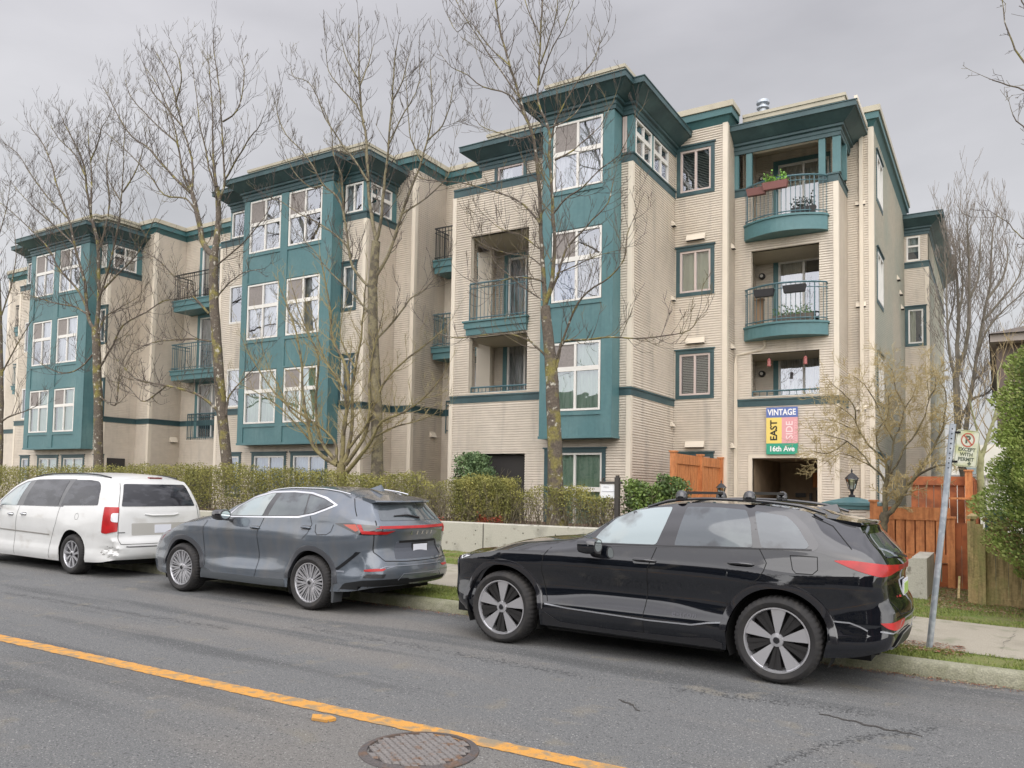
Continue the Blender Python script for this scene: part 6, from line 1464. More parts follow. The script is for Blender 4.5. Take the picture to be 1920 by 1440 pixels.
(0.061,0.0104,[(-13.75,14.70,0.35),(-13.25,14.62,0.74),(-12.82,14.53,1.11),(-12.46,14.45,1.54),(-11.68,14.37,1.74),(-11.00,14.28,2.09),(-10.51,14.20,2.48)]),
(0.053,0.0104,[(-13.80,14.70,0.52),(-13.35,14.80,1.14),(-13.25,14.90,1.60),(-12.93,15.00,2.50),(-12.39,15.10,3.03),(-11.75,15.20,3.46),(-11.35,15.30,3.77)]),
(0.046,0.0084,[(-14.12,14.70,0.57),(-14.18,14.74,1.02),(-14.56,14.79,1.36),(-15.12,14.83,1.65),(-16.27,14.87,2.23),(-17.19,14.91,3.04),(-17.80,14.96,3.68),(-18.17,15.00,4.17)]),
(0.038,0.0084,[(-13.96,14.70,1.08),(-13.73,14.62,1.73),(-13.86,14.54,2.52),(-14.35,14.46,3.08),(-14.75,14.38,3.63),(-15.16,14.30,4.20)]),
(0.038,0.0083,[(-13.69,14.70,0.94),(-13.16,14.76,1.59),(-13.21,14.82,2.52),(-13.15,14.88,3.32),(-12.97,14.94,4.11),(-12.95,15.00,4.66)]),
(0.031,0.0085,[(-14.77,14.70,0.89),(-15.28,14.52,1.50),(-15.89,14.35,2.05),(-16.31,14.17,2.33),(-16.93,14.00,2.62)]),
(0.031,0.0084,[(-13.79,14.70,2.27),(-14.42,14.82,2.86),(-15.04,14.95,3.61),(-15.39,15.07,4.37),(-15.94,15.20,5.03)]),
(0.031,0.0072,[(-15.08,14.70,1.51),(-15.70,14.62,1.93),(-16.14,14.55,2.65),(-16.49,14.47,3.22),(-16.63,14.40,3.79)]),
(0.030,0.0069,[(-13.55,14.70,2.92),(-14.18,14.83,3.66),(-14.33,14.97,4.25),(-14.29,15.10,4.83)]),
(0.030,0.0068,[(-12.92,14.70,1.19),(-12.37,14.83,1.44),(-11.83,14.97,1.57),(-11.15,15.10,1.81)]),
],
'T3': [
(0.157,0.1274,[(-18.46,15.00,0.04),(-18.53,15.00,0.34),(-18.83,15.00,1.86),(-19.08,15.00,3.40),(-19.25,15.00,4.42),(-19.37,15.00,5.29),(-19.45,15.00,6.01),(-19.46,15.00,6.64)]),
(0.101,0.0623,[(-19.46,15.00,6.64),(-19.71,15.00,6.83),(-20.02,15.00,7.18),(-20.12,15.00,7.58),(-20.37,15.00,8.22),(-20.58,15.00,8.75)]),
(0.041,0.0126,[(-20.58,15.00,8.75),(-20.61,15.04,9.25),(-20.74,15.07,9.82),(-21.05,15.11,10.40),(-21.37,15.15,11.00),(-21.79,15.19,11.90),(-22.04,15.22,12.49),(-22.75,15.26,13.50),(-23.16,15.30,13.98)]),
(0.037,0.0101,[(-20.58,15.00,8.75),(-20.91,14.95,9.20),(-21.22,14.90,10.35),(-21.39,14.85,11.00),(-21.76,14.80,11.74),(-22.27,14.75,12.52),(-22.63,14.70,12.94)]),
(0.046,0.0101,[(-20.63,15.00,8.72),(-21.64,15.07,9.48),(-22.53,15.14,10.21),(-23.16,15.21,10.74),(-24.19,15.29,11.36),(-25.16,15.36,12.34),(-25.83,15.43,13.16),(-26.36,15.50,13.72)]),
(0.032,0.0083,[(-20.29,15.00,8.04),(-20.75,14.92,8.55),(-21.67,14.83,8.79),(-22.31,14.75,9.50),(-22.99,14.67,10.13),(-24.01,14.58,10.94),(-24.92,14.50,11.58)]),
(0.101,0.0700,[(-19.44,15.00,6.64),(-19.44,15.05,7.12),(-19.47,15.10,7.51),(-19.55,15.15,8.27),(-19.72,15.20,8.82)]),
(0.036,0.0123,[(-19.46,15.00,8.70),(-19.73,15.06,9.58),(-19.88,15.12,10.44),(-19.99,15.18,11.09),(-20.22,15.24,12.05),(-20.47,15.30,12.98)]),
(0.040,0.0123,[(-19.36,15.00,8.13),(-19.08,14.96,8.62),(-19.06,14.93,9.07),(-19.10,14.89,9.79),(-19.16,14.85,10.52),(-19.17,14.81,11.09),(-19.27,14.78,11.73),(-19.40,14.74,12.41),(-19.46,14.70,12.97)]),
(0.032,0.0082,[(-19.51,15.00,8.71),(-19.94,15.07,9.39),(-20.22,15.13,10.13),(-20.56,15.20,10.74),(-20.85,15.27,11.58),(-21.18,15.33,12.75),(-21.52,15.40,13.49)]),
(0.031,0.0082,[(-19.14,15.00,8.80),(-18.35,14.87,9.35),(-17.75,14.75,9.73),(-17.27,14.63,9.86),(-16.95,14.50,10.06)]),
(0.027,0.0082,[(-19.28,15.00,10.61),(-18.83,15.10,10.84),(-18.71,15.20,11.49),(-18.80,15.30,12.20),(-19.13,15.40,12.74)]),
(0.028,0.0086,[(-21.36,15.00,10.42),(-22.42,15.10,11.17),(-23.44,15.20,11.97),(-24.36,15.30,12.77),(-24.86,15.40,13.49)]),
(0.028,0.0086,[(-21.52,15.00,11.75),(-21.11,14.87,12.28),(-21.09,14.73,12.87),(-21.18,14.60,13.17)]),
(0.028,0.0086,[(-21.16,15.00,10.89),(-22.14,15.07,11.78),(-22.96,15.13,12.53),(-23.55,15.20,13.60)]),
(0.040,0.0098,[(-19.58,15.00,4.95),(-20.14,14.85,5.50),(-20.70,14.70,6.01),(-21.34,14.55,6.62),(-21.92,14.40,6.96)]),
(0.031,0.0081,[(-19.42,15.00,4.12),(-20.53,15.10,4.31),(-21.60,15.20,4.37),(-22.62,15.30,4.40),(-23.78,15.40,4.20),(-24.29,15.50,3.87)]),
(0.053,0.0120,[(-18.96,15.00,2.01),(-19.17,14.94,2.21),(-19.90,14.89,2.61),(-21.19,14.83,2.91),(-22.40,14.77,3.11),(-22.93,14.71,3.40),(-23.83,14.66,4.09),(-24.11,14.60,4.44)]),
(0.035,0.0079,[(-18.68,15.00,1.93),(-18.77,15.12,2.45),(-18.45,15.25,2.90),(-17.95,15.38,3.36),(-17.67,15.50,3.83)]),
(0.028,0.0085,[(-21.44,15.00,2.94),(-22.23,15.07,2.63),(-22.88,15.15,2.55),(-23.72,15.22,3.05),(-24.72,15.30,3.29)]),
(0.027,0.0082,[(-19.40,15.00,6.32),(-18.66,15.07,6.70),(-18.09,15.15,7.10),(-17.54,15.22,7.65),(-17.43,15.30,8.12)]),
(0.027,0.0081,[(-19.30,15.00,5.36),(-18.58,14.87,5.71),(-17.76,14.73,5.88),(-16.96,14.60,5.82)]),
],
'T4': [
(0.156,0.1217,[(-25.02,15.20,-0.03),(-25.09,15.20,0.48),(-25.26,15.20,2.30),(-25.43,15.20,3.76),(-25.53,15.20,4.66),(-25.62,15.20,5.12)]),
(0.061,0.0168,[(-25.65,15.20,5.03),(-25.97,15.17,5.42),(-26.12,15.15,5.93),(-26.19,15.12,6.61),(-26.51,15.09,7.33),(-26.84,15.06,8.05),(-27.11,15.04,8.79),(-27.33,15.01,9.23),(-28.04,14.98,10.48),(-28.32,14.95,11.16),(-28.92,14.93,11.99),(-29.56,14.90,12.61)]),
(0.071,0.0186,[(-25.59,15.20,5.02),(-25.53,15.22,5.92),(-25.65,15.24,7.02),(-25.78,15.26,7.95),(-26.26,15.28,8.95),(-26.46,15.30,9.46),(-26.74,15.32,10.17),(-26.88,15.34,10.67),(-27.30,15.36,11.48),(-28.07,15.38,12.37),(-28.60,15.40,13.04)]),
(0.042,0.0114,[(-26.20,15.20,9.10),(-26.40,15.30,10.28),(-26.69,15.40,11.03),(-27.04,15.50,11.80),(-27.30,15.60,12.57)]),
(0.041,0.0112,[(-25.48,15.20,6.09),(-24.87,15.13,7.07),(-24.51,15.06,7.80),(-24.23,14.99,8.35),(-24.01,14.91,9.17),(-23.85,14.84,10.13),(-23.78,14.77,10.73),(-23.62,14.70,11.28)]),
(0.036,0.0094,[(-26.09,15.20,5.61),(-27.12,15.32,6.02),(-28.35,15.44,6.27),(-29.82,15.56,6.65),(-30.99,15.68,6.97),(-31.92,15.80,7.14)]),
(0.046,0.0113,[(-26.00,15.20,5.60),(-26.73,15.26,6.43),(-27.69,15.31,7.11),(-28.41,15.37,7.60),(-29.12,15.43,8.35),(-30.37,15.49,9.19),(-31.96,15.54,10.18),(-33.12,15.60,10.81)]),
(0.041,0.0093,[(-25.47,15.20,6.27),(-24.50,15.10,6.66),(-23.92,15.00,6.83),(-23.08,14.90,7.12),(-22.55,14.80,7.52),(-21.91,14.70,8.06)]),
(0.041,0.0093,[(-25.46,15.20,4.92),(-25.43,15.40,5.50),(-25.08,15.60,5.77),(-24.38,15.80,6.10)]),
(0.040,0.0092,[(-25.28,15.20,3.75),(-24.46,15.12,4.44),(-23.85,15.04,5.01),(-22.51,14.96,5.29),(-21.61,14.88,5.51),(-20.73,14.80,5.48)]),
(0.032,0.0097,[(-27.08,15.20,8.13),(-28.32,15.30,8.91),(-29.79,15.40,9.77),(-31.16,15.50,10.64),(-32.40,15.60,11.52)]),
(0.032,0.0098,[(-27.56,15.20,9.14),(-28.78,15.12,10.09),(-29.78,15.05,11.03),(-30.63,14.97,11.97),(-31.46,14.90,12.53)]),
(0.032,0.0096,[(-26.63,15.20,10.48),(-27.52,15.30,11.45),(-28.78,15.40,12.34),(-29.55,15.50,13.04)]),
(0.031,0.0096,[(-26.35,15.20,10.98),(-25.75,15.10,11.46),(-25.46,15.00,11.82),(-25.00,14.90,11.94)]),
(0.036,0.0094,[(-25.67,15.20,7.74),(-25.41,15.30,8.64),(-25.49,15.40,9.59),(-25.88,15.50,10.62),(-25.94,15.60,11.42),(-25.92,15.70,11.92)]),
(0.030,0.0092,[(-24.42,15.20,9.51),(-23.98,15.27,9.99),(-23.77,15.33,10.50),(-23.68,15.40,11.04)]),
(0.030,0.0092,[(-24.45,15.20,9.16),(-25.36,15.30,10.08),(-25.74,15.40,10.93)]),
(0.031,0.0093,[(-25.59,15.20,4.31),(-26.16,15.05,3.79),(-26.84,14.90,3.63),(-27.56,14.75,3.84),(-28.31,14.60,4.24)]),
(0.035,0.0092,[(-25.33,15.20,2.87),(-24.52,15.30,2.49),(-24.51,15.40,3.12),(-24.63,15.50,3.75),(-24.38,15.60,4.28)]),
],
'T6': [
(0.091,0.0771,[(-1.72,14.90,-1.01),(-1.71,14.90,-0.70),(-1.68,14.90,-0.48),(-1.64,14.90,-0.32)]),
(0.050,0.0362,[(-1.64,14.90,-0.34),(-1.65,14.90,0.06),(-1.61,14.90,0.30)]),
(0.020,0.0054,[(-1.64,14.90,0.21),(-1.70,14.82,0.34),(-1.84,14.73,0.49),(-1.99,14.65,0.72),(-2.20,14.57,0.91),(-2.36,14.48,0.97),(-2.54,14.40,1.02)]),
(0.023,0.0054,[(-1.61,14.90,0.30),(-1.55,14.94,0.39),(-1.71,14.97,0.64),(-1.89,15.01,0.84),(-2.04,15.05,1.07),(-2.12,15.09,1.25),(-2.25,15.12,1.44),(-2.49,15.16,1.62),(-2.68,15.20,1.68)]),
(0.018,0.0054,[(-1.61,14.90,0.30),(-1.63,14.85,0.62),(-1.75,14.80,0.85),(-1.74,14.75,1.09),(-1.59,14.70,1.29),(-1.54,14.65,1.60),(-1.60,14.60,1.86)]),
(0.023,0.0054,[(-1.60,14.90,0.32),(-1.54,14.97,0.64),(-1.52,15.03,0.93),(-1.41,15.10,1.23),(-1.34,15.17,1.50),(-1.21,15.23,1.78),(-1.17,15.30,2.11)]),
(0.023,0.0054,[(-1.59,14.90,0.32),(-1.43,14.87,0.59),(-1.33,14.83,0.82),(-1.17,14.80,1.01),(-1.04,14.77,1.28),(-0.96,14.73,1.58),(-0.98,14.70,1.89)]),
(0.054,0.0362,[(-1.64,14.90,-0.34),(-1.55,14.90,-0.27),(-1.40,14.90,-0.04),(-1.26,14.90,0.20)]),
(0.031,0.0089,[(-1.26,14.90,0.20),(-1.15,14.94,0.41),(-1.00,14.99,0.64),(-0.87,15.03,0.92),(-0.78,15.07,1.12),(-0.75,15.11,1.34),(-0.72,15.16,1.66),(-0.80,15.20,1.89)]),
(0.027,0.0089,[(-1.26,14.90,0.20),(-1.10,14.78,0.36),(-0.85,14.65,0.49),(-0.70,14.53,0.50),(-0.58,14.40,0.60)]),
(0.016,0.0046,[(-2.02,14.90,1.06),(-2.25,15.03,1.19),(-2.49,15.17,1.31),(-2.72,15.30,1.37)]),
(0.016,0.0046,[(-2.10,14.90,1.24),(-2.12,14.77,1.54),(-2.27,14.63,1.76),(-2.42,14.50,1.90)]),
(0.016,0.0045,[(-1.50,14.90,0.92),(-1.66,14.80,1.25),(-1.77,14.70,1.61),(-1.93,14.60,1.88),(-2.08,14.50,2.01)]),
(0.016,0.0045,[(-1.32,14.90,1.48),(-1.47,15.00,1.81),(-1.52,15.10,2.10),(-1.66,15.20,2.31)]),
(0.016,0.0044,[(-0.98,14.90,1.60),(-0.87,15.05,1.88),(-0.92,15.20,2.13)]),
(0.016,0.0047,[(-2.25,14.90,0.93),(-2.43,14.80,0.76),(-2.59,14.70,0.71),(-2.75,14.60,0.75)]),
(0.014,0.0046,[(-1.86,14.90,0.49),(-2.11,14.97,0.63),(-2.38,15.03,0.72),(-2.66,15.10,0.54)]),
],
'T7': [
(0.122,0.0959,[(-0.89,30.00,0.54),(-1.06,30.00,1.24),(-1.12,30.00,2.65),(-1.14,30.00,3.84),(-1.07,30.00,4.42)]),
(0.081,0.0185,[(-1.07,30.00,4.42),(-1.11,30.20,5.04),(-1.07,30.40,5.97),(-1.10,30.60,7.24),(-1.17,30.80,8.40),(-1.26,31.00,9.03)]),
(0.081,0.0185,[(-1.06,30.00,4.42),(-0.86,29.80,4.81),(-0.74,29.60,5.79),(-0.72,29.40,7.21),(-0.73,29.20,8.09),(-0.75,29.00,8.85)]),
(0.091,0.0184,[(-1.03,30.00,1.03),(-0.87,30.07,2.29),(-0.79,30.14,2.95),(-0.53,30.21,4.71),(-0.30,30.29,6.18),(-0.14,30.36,7.06),(-0.07,30.43,8.56),(-0.04,30.50,8.88)]),
(0.061,0.0139,[(-1.10,30.00,3.71),(-1.29,29.75,4.57),(-1.35,29.50,5.54),(-1.36,29.25,6.66),(-1.38,29.00,7.60)]),
(0.050,0.0138,[(-0.78,30.00,2.90),(-0.70,30.20,3.71),(-0.43,30.40,4.08),(-0.12,30.60,4.56),(0.34,30.80,5.15),(0.80,31.00,5.85)]),
(0.050,0.0137,[(-0.52,30.00,4.64),(-0.44,29.80,4.87),(-0.26,29.60,5.34),(0.23,29.40,5.94),(0.76,29.20,6.40),(1.04,29.00,6.77)]),
(0.051,0.0138,[(-1.05,30.00,2.47),(-0.74,30.25,3.19),(-0.36,30.50,3.37),(0.02,30.75,3.74),(0.55,31.00,4.27)]),
(0.051,0.0139,[(-0.73,30.00,6.52),(-0.46,30.00,7.20),(-0.41,30.00,8.08),(-0.37,30.00,8.79)]),
(0.050,0.0137,[(-0.22,30.00,6.46),(0.21,30.00,7.12),(0.36,30.00,7.79),(0.30,30.00,8.33)]),
(0.050,0.0137,[(-0.33,30.00,5.77),(0.20,30.00,6.42),(0.64,30.00,7.06),(0.80,30.00,7.73)]),
(0.051,0.0139,[(-1.09,30.00,5.84),(-0.92,30.00,6.90),(-0.99,30.00,7.98),(-1.01,30.00,8.89)]),
(0.041,0.0140,[(-1.37,30.00,5.64),(-1.18,30.50,6.68),(-1.23,31.00,7.91)]),
],
'T8': [
(0.077,0.0656,[(-0.32,19.00,-0.31),(-0.31,19.00,0.34),(-0.31,19.00,0.89)]),
(0.044,0.0173,[(-0.31,19.00,0.67),(-0.19,19.00,1.11),(0.00,19.00,1.66),(0.37,19.00,1.80),(0.60,19.00,1.85)]),
(0.031,0.0115,[(-0.09,19.00,1.44),(0.04,19.07,2.00),(0.27,19.15,2.39),(0.41,19.23,2.65),(0.49,19.30,2.98)]),
(0.032,0.0115,[(-0.31,19.00,0.67),(-0.36,18.90,1.35),(-0.44,18.80,1.76),(-0.50,18.70,2.08)]),
(0.025,0.0086,[(0.04,19.00,1.99),(0.01,19.15,2.44),(0.09,19.30,2.79)]),
(0.025,0.0086,[(-0.31,19.00,0.89),(-0.10,19.10,1.22),(0.28,19.20,1.44),(0.56,19.30,1.55)]),
],
'T9': [
(0.040,0.0325,[(1.13,9.50,-0.82),(1.14,9.50,0.69),(1.14,9.50,1.71),(1.12,9.50,2.74)]),
(0.018,0.0054,[(1.12,9.50,2.64),(0.80,9.50,3.60),(0.46,9.50,4.17),(0.26,9.50,4.51),(0.15,9.50,4.82),(0.10,9.50,5.18)]),
(0.015,0.0054,[(1.13,9.50,2.22),(0.80,9.55,3.35),(0.46,9.60,4.00),(0.23,9.65,4.27),(-0.00,9.70,4.44)]),
(0.012,0.0054,[(1.13,9.50,2.12),(0.79,9.55,2.92),(0.54,9.60,3.48),(0.32,9.65,3.77),(0.18,9.70,4.02)]),
(0.012,0.0040,[(1.12,9.50,1.71),(0.82,9.54,2.17),(0.53,9.58,2.54),(0.26,9.62,2.67),(0.14,9.66,2.84),(0.02,9.70,2.97)]),
(0.012,0.0054,[(1.12,9.50,2.74),(0.97,9.50,3.83),(0.64,9.50,4.57),(0.33,9.50,4.99),(0.20,9.50,5.32)]),
],
'T0': [
(0.088,0.0685,[(-31.32,15.20,-0.09),(-31.29,15.20,0.40),(-31.37,15.20,1.97),(-31.45,15.20,3.16),(-31.58,15.20,4.16),(-31.83,15.20,5.99),(-32.23,15.20,8.06)]),
(0.034,0.0103,[(-31.31,15.20,2.17),(-30.93,15.30,2.36),(-30.05,15.40,2.53),(-29.54,15.50,2.72)]),
(0.034,0.0104,[(-31.52,15.20,3.96),(-30.90,15.35,4.93),(-30.18,15.50,5.89)]),
(0.034,0.0105,[(-31.83,15.20,5.99),(-31.39,15.30,7.17),(-31.32,15.40,8.40),(-31.84,15.50,9.73)]),
(0.035,0.0105,[(-31.99,15.20,6.81),(-32.68,15.30,8.56),(-32.26,15.40,10.18),(-32.19,15.50,11.45)]),
],
}
# ------------------------------------------------------------------ trees: traced limbs, grown twigs
def grow_tree(key, name, label, cat, loc, bark, twigm, seed, dens=5.5, tw=(.35,1.15), up=.55, rmin=.0052, lvl=2, droop=0, spread=.9, skip=.12, group=None, kids=0):
    r = random.Random(seed); limbs = TREES[key]; t = empty(name, loc, label, cat, group)
    tk = MB(); tg_ = MB(); cnt = [0]
    def twig(p, d, L_, rad, level):
        n = 5 if L_ > .5 else 4; pts = [p]; rads = [rad]; q = p; dd = d.normalized(); seg = L_/n
        for i in range(n):
            dd = (dd+Vector((r.gauss(0,.07), r.gauss(0,.07), r.gauss(0,.06)+up*.34))).normalized(); q = q+dd*seg
            pts.append(q); rads.append(max(rmin*.7, rad*(1-.75*(i+1)/n)))
        (tk if rad > .02 else tg_).tube(pts, rads, 4 if rad > .014 else 3, cap=False); cnt[0] += 1
        if level < lvl:
            k = max(2+kids, int(L_*(4.2 if level == 0 else 4.5)))
            for j in range(k):
                i = r.randint(1, n-1) if n > 2 else 1; pp = pts[i].lerp(pts[min(n,i+1)], r.random()); dl = (pts[min(n,i+1)]-pts[i]).normalized()
                side = dl.cross(Vector((r.uniform(-1,1),r.uniform(-1,1),r.uniform(-1,1)))).normalized()
                twig(pp, dl*.75+side*spread*.75+Vector((0,0,up*.25)), L_*r.uniform(.35,.62), max(rmin, rad*.55), level+1)
    for li, (r0, r1, pts) in enumerate(limbs):
        P_ = [Vector(p) for p in pts]
        # wobble and subdivide
        Q = []; n = len(P_)
        for i in range(n-1):
            a, b = P_[i], P_[i+1]; pa = P_[i-1] if i else a*2-b; pb = P_[i+2] if i < n-2 else b*2-a
            m = 3
            for k in range(m):
                s = k/m; Q.append(.5*((2*a)+(b-pa)*s+(2*pa-5*a+4*b-pb)*s*s+(3*a-pa-3*b+pb)*s**3)+Vector((r.gauss(0,.006),r.gauss(0,.006),0))*(0 if i == 0 and k == 0 else 1))
        Q.append(P_[-1]); N_ = len(Q)
        rad = [lerp(r0, r1, (i/(N_-1))**.8) for i in range(N_)]
        if li == 0 and r0 > .05: rad[0] *= 1.35; rad[1] *= 1.1
        if len(Q) > 0: tk.tube(Q, rad, 10 if r0 > .06 else 6, cap=False)
        tot = sum((Q[i+1]-Q[i]).length for i in range(N_-1))
        if li == 0: continue
        acc = 0; nxt = tot*skip
        for i in range(N_-1):
            L_ = (Q[i+1]-Q[i]).length
            while acc+L_ > nxt:
                s = (nxt-acc)/L_; p = Q[i].lerp(Q[i+1], s); d = (Q[i+1]-Q[i]).normalized(); f = nxt/tot
                side = d.cross(Vector((r.uniform(-1,1),r.uniform(-1,1),r.uniform(-1,1)))).normalized()
                rr_ = lerp(r0, r1, f); ln = r.uniform(*tw)*(1-.35*f)
                twig(p, d*.7+side*spread+Vector((0,0,up*.3)), ln, max(rmin*1.3, min(rr_*.45, .014)), 0)
                nxt += r.uniform(.6,1.4)/dens
            acc += L_
        twig(Q[-1], (Q[-1]-Q[-2]), tw[1]*.7, max(rmin*1.2, r1*.8), 0)
    o1 = tk.build('trunk', bark, t, smooth=True); o2 = tg_.build('twigs', twigm, t)
    return t
grow_tree('T1', 'street_tree', 'tallest bare tree in front of the nearest teal bay, top out of frame', 'tree', (-7.6,14.6,-.8), M['bark'], M['twig'], 1, dens=5.8, tw=(.35,1.05), lvl=2, group='bare street trees behind the hedge')
grow_tree('T2', 'street_tree', 'bare tree with smooth mossy trunk behind the many stemmed tree above the grey SUV', 'tree', (-12.9,15,-.8), M['bark_yellow'], M['twig'], 2, dens=6.2, tw=(.35,1.1), group='bare street trees behind the hedge')
grow_tree('T3', 'street_tree', 'bare forked tree with pale lichen trunk between the white van and grey SUV', 'tree', (-18.4,15,-.8), M['bark'], M['twig'], 3, dens=6.0, tw=(.4,1.2), group='bare street trees behind the hedge')
grow_tree('T4', 'street_tree', 'bare spreading tree rising behind the white minivan', 'tree', (-25,15.2,-.8), M['bark'], M['twig'], 4, dens=5.6, tw=(.45,1.4), group='bare street trees behind the hedge')
grow_tree('T5', 'many_stemmed_tree', 'low many stemmed bare tree branching at hedge height beside the smooth trunk', 'tree', (-14.3,14.7,-.8), mat('bark_olive', (.20,.17,.08), .9, noise=[((.11,.09,.06), 5, .48, .6),(25,.25)], bump=(30,.6)), mat('twig_olive', (.27,.225,.11), .9), 5, dens=7.5, tw=(.3,.9), up=.4, rmin=.0045)
grow_tree('T0', 'street_tree', 'bare tree cut off by the left edge of the picture', 'tree', (-31,15.2,-.8), M['bark'], M['twig'], 6, dens=5, tw=(.5,1.5), group='bare street trees behind the hedge')
grow_tree('T6', 'magnolia', 'twisted bare magnolia with dense tan twigs in front of the orange fence', 'tree', (-1.7,14.9,-1.1), mat('bark_magnolia', (.17,.145,.08), .9, noise=[((.09,.075,.05), 5, .45, .6),(25,.25)], bump=(30,.6)), mat('twig_magnolia', (.40,.32,.16), .9), 7, dens=20, tw=(.2,.55), up=.10, rmin=.0034, lvl=2, spread=1.2, skip=.3, kids=3)
grow_tree('T7', 'background_tree', 'tall fan shaped bare tree behind the building and the brown house', 'tree', (-2,30,-1.5), mat('bark_far', (.20,.18,.14), .9, noise=(3,.2)), mat('twig_far', (.20,.175,.15), .9), 8, dens=5, tw=(.8,2.0), up=.8, rmin=.007, lvl=2)
grow_tree('T8', 'lichen_tree', 'small pale green lichened tree behind the parking sign', 'tree', (0,19,-1.5), mat('bark_lichen_green', (.27,.27,.14), .9, noise=(10,.3)), M['twig_tan'], 9, dens=5, tw=(.4,1.1), up=.4)
grow_tree('T9', 'overhanging_tree', 'bare branches of a tree reaching in from the top right corner', 'tree', (3.5,9.5,-1.5), M['bark'], M['twig'], 10, dens=5, tw=(.15,.45), up=.2, rmin=.003, lvl=2)

# ------------------------------------------------------------------ hedges, shrubs, conifer, grass
def leafcloud(name, label, cat, loc, boxes, n, size, cols, seed, stems=0, group=None, kind=None, stemm=None, upb=.3):
    """boxes: (x0,x1,y0,y1,z0,z1,weight,density falloff)"""
    r = random.Random(seed); t = empty(name, loc, label, cat, group)
    mbs = [MB() for _ in cols]; tot = sum(b[6] for b in boxes)
    for b in boxes:
        x0,x1,y0,y1,z0,z1,w = b[:7]; thin = b[7] if len(b) > 7 else 0
        for k in range(int(n*w/tot)):
            x = r.uniform(x0,x1); y = r.uniform(y0,y1); f = r.random(); f = f**(.75 if thin < .5 else .4)
            zt = z1+.05*math.sin(x*3.1)+.035*math.sin(x*7.7+1)+.03*math.sin(y*9)+abs(r.gauss(0,.03))
            z = lerp(z0, zt, f)
            if thin and r.random() < thin*.6*(1-f): continue
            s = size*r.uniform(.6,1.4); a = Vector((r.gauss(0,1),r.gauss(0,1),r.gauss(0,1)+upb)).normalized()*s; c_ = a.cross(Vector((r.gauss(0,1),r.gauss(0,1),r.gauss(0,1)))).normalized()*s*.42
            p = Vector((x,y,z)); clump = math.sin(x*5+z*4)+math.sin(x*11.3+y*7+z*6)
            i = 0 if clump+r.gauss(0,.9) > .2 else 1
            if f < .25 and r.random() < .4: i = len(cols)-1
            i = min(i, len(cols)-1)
            mbs[i].add([tuple(p), tuple(p+a*.5+c_), tuple(p+a), tuple(p+a*.5-c_)], [(0,1,2,3)])
    for i, m_ in enumerate(mbs):
        if m_.v: m_.build('foliage', cols[i], t)
    if stems:
        sm = MB()
        for k in range(stems):
            b = r.choice(boxes); x = r.uniform(b[0],b[1]); y = r.uniform(b[2],b[3]); p = Vector((x,y,b[4]-.03)); pts = [p]; d = Vector((r.gauss(0,.25),r.gauss(0,.25),1))
            h = (b[5]-b[4])*r.uniform(.75,1.08)
            for i in range(4): d = (d+Vector((r.gauss(0,.22),r.gauss(0,.22),.1))); p = p+d.normalized()*h/4; pts.append(p)
            sm.tube(pts, [.008,.006,.005,.004,.0025], 3, cap=False)
            for j in range(3):
                q = pts[r.randint(1,3)]; dd = Vector((r.gauss(0,1),r.gauss(0,1),r.uniform(.2,1))).normalized(); sm.tube([q, q+dd*.10, q+dd*.2+Vector((0,0,.05))], [.004,.003,.002], 3, cap=False)
        sm.build('stems', stemm or M['bark_yellow'], t)
    return t
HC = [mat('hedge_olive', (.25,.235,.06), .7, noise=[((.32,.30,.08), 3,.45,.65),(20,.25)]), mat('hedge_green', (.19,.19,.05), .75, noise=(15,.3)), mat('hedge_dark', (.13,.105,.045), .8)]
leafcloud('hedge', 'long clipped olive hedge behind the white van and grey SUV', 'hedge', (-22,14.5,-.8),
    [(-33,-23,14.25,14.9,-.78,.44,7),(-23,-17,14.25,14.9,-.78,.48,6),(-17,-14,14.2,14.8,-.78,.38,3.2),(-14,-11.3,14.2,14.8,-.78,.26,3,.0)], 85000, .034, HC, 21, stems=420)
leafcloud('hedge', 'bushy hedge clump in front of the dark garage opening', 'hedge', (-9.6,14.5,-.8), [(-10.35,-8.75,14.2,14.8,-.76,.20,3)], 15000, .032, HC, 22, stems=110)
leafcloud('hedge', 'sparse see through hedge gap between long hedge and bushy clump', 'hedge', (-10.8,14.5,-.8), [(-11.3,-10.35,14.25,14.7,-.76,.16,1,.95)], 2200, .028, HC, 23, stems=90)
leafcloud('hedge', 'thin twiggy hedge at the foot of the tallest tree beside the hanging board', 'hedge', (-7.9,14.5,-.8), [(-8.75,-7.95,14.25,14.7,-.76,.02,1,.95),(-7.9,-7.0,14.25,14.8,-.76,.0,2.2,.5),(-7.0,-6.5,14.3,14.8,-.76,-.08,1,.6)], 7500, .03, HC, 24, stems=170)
MG = [mat('moss_leaf', (.17,.15,.035), .8, noise=(12,.3)), mat('moss_leaf2', (.22,.18,.06), .8)]
GL = [mat('shrub_green', (.15,.22,.05), .6, noise=(9,.3)), mat('shrub_deep', (.08,.13,.035), .6), mat('shrub_olive', (.16,.17,.05), .7)]
leafcloud('shrub', 'green evergreen shrubs right of the hanging white board', 'shrub', (-5.9,14.9,-.8), [(-6.4,-6.0,14.7,15.3,-.7,.18,1),(-6.1,-5.6,14.7,15.3,-.7,.02,1),(-5.75,-5.2,14.8,15.4,-.7,.20,1.2)], 6500, .055, GL, 25, stems=60)
IV = [mat('ivy_pale', (.20,.29,.13), .6, noise=(10,.3)), mat('ivy_green', (.09,.15,.06), .6)]
leafcloud('shrub', 'round variegated pale green bush against the garage opening', 'shrub', (-11.3,16.7,-.8), [(-11.75,-10.95,16.4,17.0,-.7,.80,3),(-11.0,-10.75,16.45,16.9,-.7,.55,.7)], 6500, .06, IV, 26, stems=40)
